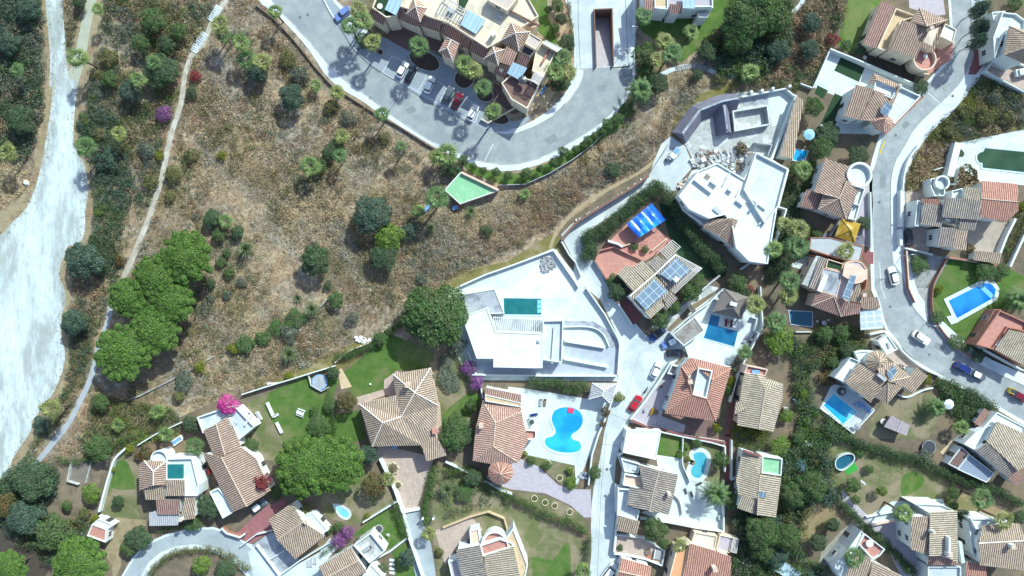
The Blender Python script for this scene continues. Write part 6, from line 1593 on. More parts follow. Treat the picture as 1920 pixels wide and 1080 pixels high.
h = House('car_shelter','small tiled lean-to in the beige yard above the lawn','lean-to',"1650,850");h.shed("1540,870 1740,900 1760,820 1560,800",2.3,2.7,T_TAN);h.done(1)
at(3,2)
pool('large blue pool with a rounded step end on the right lawn',"1350,95 1600,-30 1640,-40 1680,-25 1705,10 1700,50 1690,75 1415,228",W_BLUE,.85,0,copmat=WHITEFL,steps="1600,-30 1700,60 1670,80 1570,-15")
MBx = MB();b_ = PW("1335,215 1395,200 1425,255 1370,275");tag(MBx.prism(b_,0,.2,WHITEFL).build('pool_step_block',None),'white square platform at the lower corner of the large blue pool','platform')
h = House('villa','terracotta-edged house with a straw roof at the right edge below the blue pool','house',"1750,400",REDW)
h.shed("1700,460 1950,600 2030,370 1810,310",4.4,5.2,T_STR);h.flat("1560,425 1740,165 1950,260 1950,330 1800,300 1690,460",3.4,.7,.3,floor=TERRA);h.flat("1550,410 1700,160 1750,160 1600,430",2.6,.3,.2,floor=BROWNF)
h.panel("1700,430 1790,330 1830,345 1750,450",4.2,4.5,SOLAR);h.done(4);wall('long white retaining wall at the right edge below the terracotta house',"1560,425 1920,620",1.6,.3)
h = House('villa','tan villa with a little round turret and rooftop panels beside the light blue pool','house',"850,600")
h.facets([("580,710",4.8),("680,560",5.2),("800,620",6.0),("880,700",6.0),("770,860",4.6)],[(0,1,2,3,4)],T_TAN,walls=[0,1,2,3,4]);h.facets([("770,800",4.8),("900,720",6.2),("1020,730",4.8),("895,870",4.6)],[(0,1,3),(1,2,3)],T_TAN,ridges=((1,3),),walls=[0,1,2,3])
h.facets([("800,560",5.0),("950,560",5.0),("1070,665",4.8),("910,700",6.2),("830,630",5.8)],[(0,1,3,4),(1,2,3)],T_TAN,walls=[0,1,2,3],ridges=((1,3),(3,2)));h.shed("1020,740 1090,790 1200,660 1110,590",3.8,4.2,T_TAN);h.facets([("1070,665",4.8),("1020,740",4.6),("910,700",6.2)],[(0,1,2)],T_TAN)
h.cyl('turret',"815,550",18,-.02,5.0,PLASTER,None,1.3,T_TAN);h.flat("500,670 620,520 690,550 580,710",3.6,.5,.2,floor=ROOFW);h.flat("650,480 760,470 760,560 690,560",3.4,.3,.2,floor=ROOFW)
h.panel("890,640 920,700 970,620 930,580",6.3,6.7,SOLAR);h.box('water_tank',"850,670",6.0,2.4,.7,.6,-40,METAL);h.done(7)
h = House('garage','square white garage roof with a dark skylight beside the road bend','garage',"900,430");h.flat("825,400 900,350 975,460 895,500",2.8,.25,.25,floor=ROOFW);h.box('skylight',"905,430",2.8,.5,1.4,.3,20,METAL);h.done(2)
pool('light blue rectangular pool on a paved deck below the tan villa',"490,790 665,930 560,1020 415,880",W_CYAN,.3,steps="570,960 600,1000 665,935 630,905",copmat=WHITEFL)
wall('white outer wall of the deck with the light blue pool',"390,900 640,1090 800,915",.8,.25);wall('white curved wall on the road side of the tan villa',"870,320 960,400 1010,470 1100,550 1200,620 1300,660",1.1,.35,smooth=3)
wall('white wall and steps above the white garage roof',"760,350 870,325",1.2,.4);wall('curved pale planter wall under the tan villa',"980,800 1050,820 1160,770 1240,750",.7,.3,smooth=3)
h = House('shed','small grey roofed garden shed on the dry lawn','shed',"970,1030",WOOD);h.roof("870,1040 1040,1110 1065,1030 925,955",2.3,2.8,0,0,M('mauve_felt',(.33,.28,.30),(.27,.23,.25),1.2),ridge=METAL);h.done(2)
at(3,3)
h = House('villa','white villa with a big straw roof and a dark striped roof on the right','house',"1750,200")
h.facets([("1640,70",5.2),("1720,-80",5.2),("1960,30",5.4),("1930,260",6.0),("1880,290",6.0)],[(0,1,2,3,4)],T_STR,walls=[0,1,2,3,4]);h.shed("1560,140 1800,340 1870,290 1640,80",4.6,5.4,T_GRY)
h.flat("1470,90 1560,0 1660,-50 1700,-40 1560,140",3.4,.3,.25,floor=ROOFW);h.flat("1420,280 1510,165 1700,310 1640,380",2.6,.2,.2,floor=M('slate_deck',(.20,.24,.31),(.25,.29,.36),2));h.shed("1800,350 1870,410 1930,350 1860,280",3.6,4.0,T_PNK)
h.flat("1350,240 1450,110 1510,160 1430,280",2.4,.15,.2,floor=BROWNF);h.done(7)
at(3,2);h = House('outbuilding','striped roof steps and white block by the road at the right','outbuilding',"1800,980");h.flat("1600,1060 1720,930 1930,1040 1930,1130 1750,1050 1680,1120",3.0,.3,.25,floor=WHITEFL);h.shed("1545,1010 1590,1040 1670,930 1620,900",2.4,2.8,T_PNK);h.done(2)
at(3,3)
h = House('villa','tall white villa with twin tan roofs at the end of the mauve driveway','house',"1250,750")
h.shed("1070,880 1200,925 1210,635 1075,635",6.0,6.6,T_TAN);h.facets([("1215,600",6.9),("1420,590",6.1),("1425,985",6.0),("1330,930",6.5),("1210,930",6.9)],[(0,1,2,3,4)],T_STR,walls=[0,1,2,4])
h.shed("1190,1000 1460,1000 1330,930 1200,935",4.6,5.4,T_PNK);h.flat("1100,540 1310,545 1400,590 1215,605 1180,590",4.8,.5,.25);h.flat("1200,1010 1450,1010 1450,1130 1200,1130",3.4,.6,.2,floor=PALECON)
h.box('roof_wall',"1350,850",6.5,.5,4.2,1.2,0,PLASTER);h.chimney("1350,910",7.2,.9,.9);h.chimney("1230,745",7.4,.8,.6);h.box('stair_ramp',"1445,900",3.5,.8,5.0,.8,8,WHITEFL);h.done(8)
wall('white wall with pink cap next to the mauve driveway',"780,700 860,680 960,665",1.0,.4,PLASTER,cap=PLASTERP);wall('white terrace parapet left of the tall white villa',"740,640 940,600",.9,.25);sheet('patio',"740,640 930,520 1310,500 1330,560 1100,560 960,650 790,700",.048,WHITEFL)
h = House('villa','white villa with a grey-tan roof and palm at the lower right corner','house',"1700,800")
h.facets([("1580,835",6.6),("1930,815",6.6),("1890,690",5.8),("1610,700",5.8),("1590,1000",5.8),("1930,1040",5.8)],[(3,2,1,0),(0,1,5,4)],T_TAN,ridges=((0,1),),rm=RIDGEW,walls=[3,2,1,5,4,0])
h.shed("1480,1130 1640,1130 1640,1000 1490,970",3.8,4.2,T_RED);h.flat("1520,650 1610,650 1720,660 1700,700 1620,720 1560,730",4.8,.5,.2);h.flat("1500,670 1560,720 1590,840 1590,970 1540,920",4.2,.2,.2);h.chimney("1820,850",6.8,.9,.9,10);h.done(8)
h = House('villa','white walled villa with two tan roofs and red deck at the bottom right','house',"750,950")
h.shed("560,1130 770,1130 790,980 660,890",5.2,5.8,T_TAN);h.facets([("790,970",5.9),("1005,1080",5.1),("980,1160",5.0),("740,1160",5.8)],[(0,1,2,3)],T_TAN,walls=[0,1,2,3])
h.flat("490,1010 600,880 700,740 720,760 680,850 660,900 560,1120",4.4,.3,.2,floor=ROOFW);h.flat("680,840 725,760 880,880 840,930 790,960",3.8,.6,.25,floor=TERRA);h.done(5)
at(1,1)
h = House('green_court','mint green raised court with pink parapet on the dry hillside','court',"1580,340",PLASTERP)
h.flat("1540,208 1822,343 1530,452 1418,342",2.0,.0,.25,floor=GREENCOURT);h.rim('parapet',"1540,212 1818,345",.5,1.8,2.7,PLASTERP);h.rim('kerb',"1420,342 1535,212",.25,1.8,2.1,PLASTER);h.rim('kerb',"1418,345 1530,448 1815,350",.2,1.8,2.15,WOODW);h.done(0,False,False)
at(3,3)
P = cat([W(p,1.1) for p in q("505,215 540,180 600,160 645,170 650,210 620,250 560,290 510,270")],4,True);P = ccw([Vector((p.x,p.y,0)) for p in P])
e = empty('raised_pool',(P[0].x,P[0].y,0),'oval above-ground pool with a bright green mat beside it','swimming pool')
MB().ring(P,.22,0,1.15,WHITEFL).build('pool_wall',e);MB().prism(offset(P,.23),0,.6,W_DARK).build('water',e)
simple('mat','bright green mat in front of the oval above-ground pool','mat',"625,275",[('mat',[('b',(0,0,0),3.0,2.2,.06,BRGREEN)])],.03,25)
at(1,3);pool('tiny pale blue pool inside a thick white teardrop rim',"600,555 640,565 685,590 698,620 680,640 650,630 625,605",W_PALE,.6,2,copmat=WHITEFL)
at(3,1);pool('small bright cyan pool beside the tan roofed outbuilding',"205,40 300,55 265,135 185,120",W_CYAN,.2)
at(3,3);h = House('greenhouse','grey framed greenhouse in the bottom corner of the wooded strip','greenhouse',"130,1030",METAL);h.flat("30,1030 110,970 260,1060 180,1120",1.8,.1,.1,floor=GLASSP);h.done(0,False,False)
# ============================================================ vegetation
full()
roads_av = ["75,-40 84,60 88,110 88,165 78,240 68,290 60,340 30,380 0,395 -60,400 -90,900 0,925 30,900 45,865 65,830 85,800 105,760 125,720 132,680 130,630 133,590 135,540 130,495 165,480 174,430 176,370 172,325 168,300 150,280 145,240 150,200 165,150 185,95 198,0 198,-40",
 "434,0 410,38 392,78 376,97 366,106 359,125 351,145 350,170 345,200 333,235 324,268 318,298 310,335 299,370 286,410 270,450 254,490 239,520 229,545 218,575 209,610 194,648 184,690 174,722 159,752 139,790 121,815 104,836 84,860 62,880 36,899 22,893 48,876 67,858 88,832 104,811 122,786 143,750 157,720 168,688 177,646 192,608 200,575 214,543 224,518 238,488 255,448 272,408 285,368 296,333 303,297 309,265 318,232 331,198 336,170 338,143 345,122 350,105 358,94 372,78 388,38 414,0",
 OUT+" 1194,-60 470,-60","930,345 880,320 835,350 850,365 872,388 935,356"]
def pxpoly(s): return [(a,b) for a,b in q(s)]
HILL = "180,-20 490,0 530,50 575,100 620,165 700,215 800,275 870,315 950,360 1010,345 1070,310 1130,260 1165,240 1200,190 1250,150 1310,130 1330,160 1280,190 1250,250 1200,320 1100,370 1045,420 1035,440 860,515 760,600 640,660 500,720 430,745 260,800 110,860 60,880 140,800 190,700 230,560 320,300 350,120 200,10"
o_ = thicket('dry_grass',HILL,60000,.10,.42,[L_STRAW,L_BROWN,L_ASH,L_OLIVE],[3.6,4.2,1.6,1.2],.18,70,3,.05,'dry straw and brown grass tufts covering the hillside',avoid=roads_av,clus=-.35)
o_ = thicket('dry_scrub',HILL,3000,.35,1.15,[L_BROWN,L_ASH,L_OLIVE,L_STRAW,L_GREY],[3,2,5,2,1],.24,70,9,.1,'low dry shrubs scattered over the brown hillside',avoid=roads_av,clus=.3)
o_ = thicket('dry_scrub',"660,480 760,430 860,400 960,370 1030,350 1130,290 1220,250 1260,190 1300,140 1310,180 1240,270 1200,310 1100,360 1040,420 860,510 780,560",3000,.3,1.05,[L_ASH,L_BROWN,L_STRAW,L_GREY],[4,4,3,1.5],.2,75,11,.15,'grey brown brushwood along the slope below the top road',avoid=roads_av)
o_ = thicket('undergrowth',"-40,-40 72,-40 80,60 82,180 72,260 66,290 30,300 -40,310",1300,.5,1.6,[L_DARK,L_BLUE,L_GREY,L_BROWN,L_GREEN],[3,5,5,1.2,2],.34,46,21,.7,'dark blue-green thicket left of the white track')
o_ = thicket('undergrowth',"-40,290 60,300 58,345 20,390 -40,400",500,.25,.7,[L_STRAW,L_BROWN,L_OLIVE,L_GREY],[3,3,2,1],.24,55,22,.05,'dry olive growth at the left edge by the track')
o_ = thicket('undergrowth',"118,-30 165,-30 145,60 128,115",260,.3,.9,[L_BROWN,L_OLIVE,L_GREY,L_DARK],[3,2,2,2],.26,55,23,.2)
o_['label'] = 'brown brush between the white track and the side track'
o_ = thicket('undergrowth',"190,-30 415,-30 380,70 355,100 340,180 320,240 300,310 280,390 250,450 225,520 205,580 185,640 170,700 140,760 100,810 60,850 35,880 30,840 70,790 110,750 130,700 135,640 135,560 128,500 170,440 178,330 158,270 150,220 170,150 190,60",3000,.35,1.2,[L_OLIVE,L_BROWN,L_GREY,L_BLUE,L_DARK,L_GREEN],[3.5,3,4,4,2,3],.26,55,24,.25,'mixed olive and brown brush between the track and the footpath',avoid=roads_av,clus=-.7)
o_ = thicket('undergrowth',"145,230 175,200 235,230 240,290 245,380 225,470 200,520 150,500 165,470 180,400 178,330 160,280",600,.5,1.5,[L_BLUE,L_DARK,L_GREY,L_GREEN],[4,3,2,1],.3,50,25,.5,'blue-green bushes crowding the right bank of the white track',avoid=roads_av)
o_ = thicket('undergrowth',"125,560 165,560 180,600 170,660 150,710 120,760 85,810 40,860 25,880 55,815 95,760 125,700",520,.3,.9,[L_GREY,L_OLIVE,L_BLUE,L_DARK],[4,3,2,2],.24,60,26,.25,'grey-green hedge-like brush between the white track and the asphalt path',avoid=roads_av)
o_ = thicket('undergrowth',"175,740 260,750 330,770 345,820 250,835 190,860 165,870 150,840 165,790",620,.4,1.2,[L_GREEN,L_OLIVE,L_BRIGHT,L_DARK],[3,3,1.5,2],.26,55,27,.35,'green bushes left of the house with the rooftop pool')
o_ = thicket('undergrowth',"430,640 490,650 560,600 620,560 700,520 760,560 640,650 500,700 400,745 380,700",520,.3,.9,[L_OLIVE,L_GREY,L_BROWN,L_GREEN],[3,3,3,1.5],.24,55,28,.1,'loose olive scrub on the lower hillside',clus=-.2)
at(3,3)
o_ = thicket('wooded_strip',"80,130 260,60 420,80 460,200 480,380 520,470 440,520 320,530 260,640 220,830 260,920 400,1000 440,1130 20,1130 0,700 60,540",700,.6,1.8,[L_DARK,L_GREEN,L_BLUE,L_OLIVE],[2.5,5,4,1.5],.34,46,31,1.6,'dense dark wooded strip between the lower right houses')
at(3,2)
o_ = thicket('wooded_strip',"0,360 140,330 230,380 330,460 340,560 310,720 350,900 480,1010 600,1090 380,1200 200,1170 210,1000 180,800 190,620 180,520 100,440 0,440",330,.6,1.6,[L_GREEN,L_DARK,L_BLUE,L_BRIGHT],[5,3,2.5,.8],.34,46,32,1.2,'tall green growth left of the tan villa and its pool')
o_ = thicket('undergrowth',"340,300 600,280 740,340 740,460 600,530 470,640 360,560 300,430",280,.6,1.6,[L_DARK,L_GREEN,L_OLIVE],[4,3,2],.3,48,33,.7,'dark shrubs below the shaded blue pool')
o_ = thicket('undergrowth',"1260,660 1400,720 1560,800 1700,880 1690,920 1600,1010 1480,1030 1350,930 1300,800 1240,720",420,.6,1.5,[L_DARK,L_GREEN,L_GREY],[4,3,1.5],.3,48,34,.7,'dark shrubbery on the bank below the road bend')
at(2,0)
o_ = thicket('wooded_strip',"1440,330 1600,180 1680,-20 1920,-60 2060,0 2080,200 2020,400 1940,560 1840,560 1750,620 1560,560 1500,440",520,.8,2.1,[L_GREEN,L_DARK,L_BLUE,L_OLIVE],[4,4,2,1.4],.36,42,35,1.4,'green trees and bushes crowded above the curving footpath')
at(3,0)
o_ = thicket('undergrowth',"150,120 330,-30 590,-30 560,140 480,300 430,420 360,560 330,660 250,640 200,680 60,650 -100,640 -140,560 0,430 60,300 100,180",760,.4,1.4,[L_DARK,L_OLIVE,L_BROWN,L_GREEN],[3,3,3,2],.28,50,36,.4,'mixed scrub between the wooded footpath and the white courtyard')
o_ = thicket('undergrowth',"1520,40 1560,-20 1660,-20 1680,80 1660,240 1620,330 1540,360 1530,240",200,.3,.9,[L_GREY,L_OLIVE,L_DARK],[4,2,2],.24,55,37,.3,'grey-green planting strip right of the road at the top')
o_ = thicket('undergrowth',"1180,1060 1240,990 1340,890 1450,770 1580,600 1700,600 1920,720 1930,940 1700,990 1430,1070",800,.3,1.5,[L_OLIVE,L_GREY,L_BROWN,L_YEL,L_GREEN],[4,3,3,1,1],.26,50,38,.25,'olive scrub on the empty plot right of the road')
at(3,1)
o_ = thicket('undergrowth',"1120,40 1200,-20 1390,-20 1360,180 1250,230 1150,340 1030,340 1040,230",480,.3,1.0,[L_BROWN,L_OLIVE,L_STRAW,L_ASH],[4,2,2,2],.26,50,39,.2,'dry brown brush beside the lane right of the road')
o_ = thicket('undergrowth',"150,160 330,110 350,260 260,480 180,640 90,500 80,380 160,240",300,.5,1.3,[L_DARK,L_GREEN,L_OLIVE],[5,3,1],.28,50,40,.5,'dark bushes on the lane right of the big flat-roofed villa')
o_ = thicket('undergrowth',"1800,600 1930,400 1930,680 1830,880 1760,900",240,.3,1.0,[L_BROWN,L_OLIVE,L_GREEN],[3,3,2],.26,50,41,.3,'brown and olive strip at the right edge above the lawn')
o_ = thicket('undergrowth',"20,520 200,560 330,640 320,800 180,860 160,1000 -20,1050 -40,760",380,.6,1.5,[L_DARK,L_GREEN,L_BLUE],[5,2,2],.3,48,42,.6,'dark undergrowth beneath the tall palms left of the grey garage')
at(0,3)
o_ = thicket('wooded_strip',"-30,420 120,260 420,250 450,380 400,470 340,600 420,680 620,640 680,720 560,860 500,960 400,960 300,850 150,780 -30,640",560,.7,1.8,[L_GREEN,L_DARK,L_BLUE,L_RUST],[4,4,3,1],.34,46,43,1.3,'thick grey-green trees in the lower left corner')
at(2,3)
o_ = thicket('undergrowth',"1620,640 1900,560 1930,1130 1640,1130 1640,900 1740,800",420,.6,1.7,[L_DARK,L_GREEN,L_GREY],[4,3,2],.32,46,44,.8,'shadowed shrubs right of the red and orange roofs at the bottom')
o_ = thicket('undergrowth',"1640,-60 1930,-100 1930,60 1840,130 1720,110 1650,50",200,.4,1.2,[L_YEL,L_GREEN,L_BRIGHT],[3,3,2],.26,50,45,.5,'yellow green shrubs between the two straw roofed houses')
at(1,3)
o_ = thicket('undergrowth',"1340,290 1560,260 1900,500 1920,560 1700,560 1560,620 1420,640 1330,480",260,.3,.9,[L_GREY,L_OLIVE,L_DARK],[4,3,2],.24,55,46,.2,'sparse grey weeds in the shaded part of the central plot')
# ---- hillside trees
full()
P_ = plant
P_('pine',"350,482",50,'bright green stone pine, the top one in the cluster beside the footpath',h=9)
P_('pine',"242,558",38,'stone pine crown overhanging the footpath, left in the pine cluster',h=8)
P_('pine',"294,520",44,'stone pine in the middle between the top pine and the footpath',h=8.6)
P_('pine',"322,566",44,'lime green stone pine at the right side of the pine cluster',h=8.2)
P_('pine',"290,618",50,'stone pine joining the lower pair of the cluster',h=8)
P_('pine',"232,662",54,'lowest stone pine of the cluster, covering the asphalt path',h=8.4)
P_('pine',"575,872",58,'huge green stone pine in the garden, its left half',h=9.5)
P_('pine',"630,868",54,'second huge stone pine crown touching the first in the garden',h=9.5)
P_('pine',"560,900",36,'stone pine crown at the lower side of the huge garden pair',h=8)
P_('pine',"152,1055",52,'large lime green stone pine at the bottom edge, lower left',h=9)
P_('pine',"20,1065",34,'stone pine cut by the lower left corner',h=8)
P_('big',"815,590",62,'large dark green leafy tree beside the modern white villa',h=10)
P_('ash',"696,402",38,'round bluish green tree in the middle of the dry hillside',h=6.5)
P_('bright',"728,445",30,'yellowish green tree touching the round bluish tree',h=5)
P_('dark',"720,478",30,'dark tree below the yellowish tree on the hillside',h=4.6)
P_('round',"590,487",32,'solitary round dark green tree on the dry hillside',h=6)
P_('ash',"545,182",26,'small round bluish tree on the slope below the top road',h=5)
P_('ash',"156,490",38,'blue-green tree leaning over the right edge of the white track',h=6)
P_('ash',"137,605",26,'smaller blue-green tree below the first at the white track',h=5)
P_('sdark',"770,600",10,'dark bush at the left foot of the large leafy tree')
at(0,0)
P_('green',"1140,150",26,'green tree at the top of the grove near the steps',h=4.6);P_('green',"1050,320",19,'green tree in the left of the upper hillside grove',h=4)
P_('dark',"1240,330",18,'dark rounded bush tree next to the footpath in the grove',h=4);P_('dark',"1200,530",34,'wide dark tree in the heart of the upper grove',h=5);P_('ash',"975,680",22,'bluish tree at the bottom of the upper grove',h=4.5)
P_('palm',"1140,460",13,'bright fan palm on top of the dark grove tree');P_('palm',"1020,590",14,'bright fan palm lower left in the grove');P_('green',"820,590",18,'loose green bush left in the grove',h=3.4)
P_('sbright',"1140,215",9,'small lime bush inside the upper grove');P_('green',"1330,230",18,'pale bush tree by the dry grass near the steps',h=3.6);P_('solive',"820,440",18,'olive-yellow bush on the left flank of the grove');P_('solive',"730,560",12,'second olive-yellow bush below the first')
P_('palm',"572,425",18,'fan palm at the fork of the white track and side track');P_('palm',"1640,170",17,'fan palm beside the upper flight of steps');P_('palm',"1665,260",13,'smaller fan palm just below the palm by the steps');P_('palm',"1800,315",16,'fan palm on the dry grass right of the steps')
P_('purple',"1235,855",17,'dusky purple bougainvillea on the hillside near the footpath');P_('crimson',"1470,570",12,'reddish bush on the right side of the footpath',h=1.6);P_('sdark',"1440,690",12,'dark low bush below the reddish one by the footpath')
P_('palm',"880,1000",14,'fan palm above the blue-green bushes beside the track');P_('palm',"625,1095",18,'fan palm on the very edge of the white track');P_('solive',"750,1010",14,'olive bush left of the fan palm by the track');P_('solive',"640,900",11,'small olive bush near the track edge')
P_('palm',"115,520",12,'small yellowish palm in the dark thicket, top left');P_('palm',"720,60",11,'slim palm beside the top of the side track');P_('ash',"200,60",24,'blue-green tree at the top left thicket',h=4.5);P_('dark',"140,900",28,'dark tree in the thicket left of the white track',h=5);P_('ash',"60,330",22,'blue-green tree at the left edge of the thicket',h=4.4)
P_('dark',"590,10",14,'dark bush at the very top between the two tracks',h=3)
P_('palm',"1850,450",18,'fan palm on the left side of the clump near the top',h=3.6);P_('ash',"1920,540",20,'bluish tree in the clump right of the dry grass',h=4.4)
at(1,0)
P_('palm',"40,460",18,'pale fan palm in the hillside clump left of the road',h=4);P_('sdark',"40,560",14,'dark bush under the pale fan palm');P_('palm',"445,640",11,'small fan palm near the road kerb on the slope',h=2.2);P_('palm',"610,690",14,'fan palm at the road edge above the dry slope',h=3)
P_('palm',"940,850",13,'thin palm standing against the road sidewalk',h=6);P_('palm',"135,80",13,'thin palm on the sidewalk edge at the top',h=6);P_('palm',"640,1020",14,'fan palm on the slope below the parking bays',h=3);P_('solive',"560,800",16,'olive bush between the round bluish tree and the road');P_('sgrey',"690,890",16,'grey bush on the slope under the road');P_('solive',"240,450",18,'olive bush on the slope beside the top road');P_('sgrey',"330,560",20,'grey-green bush below the curve of the top road');P_('solive',"960,1040",12,'olive bush at the guard wall of the top road')
P_('palm',"760,65",16,'upper fan palm of the three beside the blue car',h=8);P_('palm',"700,185",16,'left fan palm of the three beside the blue car',h=8);P_('palm',"800,150",17,'right fan palm of the three beside the blue car',h=8)
P_('palm',"870,305",16,'fan palm leaning from the small round planting bed',h=7.5);P_('palm',"1215,335",17,'fan palm in the oval bed by the gabled entrance',h=9);P_('palm',"1560,480",17,'left fan palm of the two in the round bed',h=9);P_('palm',"1630,520",17,'right fan palm of the two in the round bed',h=9)
P_('palm',"1700,650",15,'fan palm of the bed beside the dark brown yard',h=9);P_('palm',"1775,830",15,'fan palm at the corner bed of the car park',h=9)
P_('sgreen',"820,310",18,'dark green shrubs beneath the three palms',h=1.4)
at(2,0)
P_('palm',"370,420",17,'upper fan palm in the green corner right of the apartment block');P_('palm',"320,530",17,'left fan palm in the corner garden right of the apartment block');P_('palm',"420,540",16,'right fan palm in the corner garden right of the apartment block');P_('dark',"360,620",20,'dark shrub tree at the lower end of the corner garden',h=3);P_('dark',"410,320",18,'dark tree between the apartment block and plaza',h=4.5);P_('dark',"370,140",12,'small dark tree in the planted strip left of the plaza',h=3.6);P_('green',"320,210",11,'small green tree on the apartment lawn',h=3);P_('green',"340,40",14,'green bush tree at the top end of the planted strip',h=3.4);P_('round',"270,70",8,'tiny clipped tree on the apartment lawn',h=2.6)
P_('palm',"990,110",15,'fan palm at the left corner of the shaded top lawn',h=6.5);P_('palm',"1350,240",14,'fan palm on the right side of the shaded top lawn',h=5);P_('palm',"1150,300",16,'fan palm above the leafy clump on the shaded lawn',h=5.5);P_('palm',"1205,390",18,'broad fan palm next to the grass strip',h=5.5);P_('green',"1000,400",24,'pale green tree right of the plaza road',h=5.5);P_('palm',"1090,440",14,'fan palm merging with the pale tree by the plaza road',h=5)
P_('dpalm',"965,670",26,'large silvery date palm at the kerb of the top road',h=4.5);P_('dark',"1090,620",22,'dark tree next to the silvery date palm',h=4.4);P_('green',"1000,530",16,'green bush above the silvery date palm',h=3)
P_('big',"1760,150",44,'big soft green tree above the curving footpath',h=8);P_('big',"1880,60",40,'big soft green tree at the top edge by the footpath',h=8);P_('big',"1700,280",30,'lower soft green tree of the group over the footpath',h=6.5);P_('dark',"1480,390",20,'dark bush tree beside the end of the grass strip',h=3.4);P_('palm',"1790,540",17,'pale palm bush below the footpath near the grey wall',h=3.4);P_('solive',"1560,590",14,'olive shrub above the grey shelter wall');P_('dark',"1390,560",12,'dark bush under the stone steps',h=2.2)
P_('sgreen',"860,820",16,'dark green shrub at the upper end of the roadside bush row',h=1.8)
for i,(p,r) in enumerate([("790,890",14),("720,930",13),("680,990",9),("620,1020",9),("570,1055",11)]):
    P_('green',p,r,['largest bush of the roadside row on the top road verge','second bush of the roadside row below the date palm','small bush of the roadside row, third from the date palm','small bush of the roadside row, fourth from the date palm','bush of the roadside row, fifth from the date palm'][i],'bush',h=2.6)
at(2,1)
for i,(p,r) in enumerate([("385,60",12),("310,140",10),("210,185",8),("105,225",13)]):
    P_('green',p,r,['round street tree on the verge at the widest bend','round street tree left of the one at the widest bend','small street tree in the middle of the verge row','bushy street tree above the fence in the verge row'][i],'tree',h=2.8)
P_('green',"480,40",9,'street tree closest to the fence end on the verge',h=2.4);P_('green',"540,10",9,'last small street tree towards the date palm',h=2.4)
P_('palm',"95,375",10,'small pale palm on the brushy slope below the verge',h=1.6);P_('dark',"760,190",16,'dark bush in the dry brush beside the sandy trail',h=2);P_('srust',"1720,30",14,'rusty red bush in the building site yard')
at(1,1)
for i,(p,r) in enumerate([("1555,120",11),("1700,200",9),("1800,210",10),("1890,240",10)]):
    P_('green',p,r,['dark bush at the left end of the verge above the mint court','street tree directly above the mint court','street tree right of the mint court corner','street tree at the right end above the mint court'][i],'tree',h=2.8)
P_('green',"1630,165",8,'small bush between the palm and the verge street trees',h=2.2);P_('sdark',"1480,190",18,'grey-green bush below the roadside palm')
P_('palm',"1420,85",22,'wide fan palm at the roadside above the mint court',h=5);P_('palm',"1340,95",12,'small fan palm attached to the wide roadside palm',h=3.5);P_('palm',"1085,10",9,'slender palm casting a long shadow on the hillside',h=6)
P_('palm',"400,160",18,'pale fan palm in the middle of the hillside',h=5);P_('sgreen',"480,170",16,'green bush joined to the pale hillside palm',h=2.6);P_('palm',"625,85",12,'yellow fan palm right of the hillside bushes',h=5);P_('dark',"550,60",16,'dark loose bush above the pale hillside palm',h=2.8);P_('green',"600,5",14,'loose green bush at the top of the middle hillside',h=2.4)
P_('palm',"1350,400",20,'fan palm left of the mint court');P_('palm',"1220,500",12,'smaller fan palm beside the pale blue board',h=3);P_('yucca',"1610,510",16,'spiky yucca right below the mint court');P_('yucca',"1310,630",13,'spiky yucca on the slope under the fan palms');P_('sdark',"1730,650",12,'dark green bush in the ashen brush');P_('sblue',"1150,660",20,'blue-grey bush right of the yellowish tree');P_('sgrey',"1240,1020",12,'grey bush above the grassy bank')
P_('sdark',"540,1060",9,'dark bush at the lower hillside left of the bank');
at(0,1)
P_('sgrey',"1100,50",18,'pale grey-green bush left of the footpath');P_('syel',"1195,85",10,'yellow-green bush tight to the footpath');P_('solive',"1440,90",15,'olive bush right of the footpath');P_('solive',"1300,230",18,'wide olive bush beside the footpath bend');P_('syel',"1665,85",10,'yellow-green tuft alone on the dry grass');P_('sblue',"820,120",22,'blue-grey bush on the right bank of the track');P_('solive',"1130,290",17,'flat olive bush left of the footpath');P_('sbright',"735,515",9,'lime bush in the bushes near the track');P_('solive',"1270,400",12,'olive shrub where the footpath straightens')
P_('palm',"40,55",17,'fan palm at the left edge of the picture');P_('dark',"1590,560",20,'dark leafy shrub above the right pine',h=3);P_('palm',"1690,580",13,'palm-like shrub upper right of the pines',h=3);P_('dark',"1780,660",14,'dark green bush right of the pines',h=2.4);P_('yucca',"1845,790",23,'big spiky yucca right of the top pine');P_('green',"1640,680",15,'leafy green shrub between yucca and pine',h=2.4);P_('sgreen',"1660,890",11,'small green shrub under the big yucca');P_('sgreen',"1700,820",10,'small green shrub left of the big yucca');P_('sgreen',"1720,970",12,'green shrub on the grey soil below the yucca');P_('sdark',"1580,1040",12,'dark shrub right of the lime pine');P_('srust',"900,880",12,'rust brown bush above the pines on the path');P_('sgrey',"1810,1040",11,'grey shrub on the pale soil below the yucca')
at(0,2)
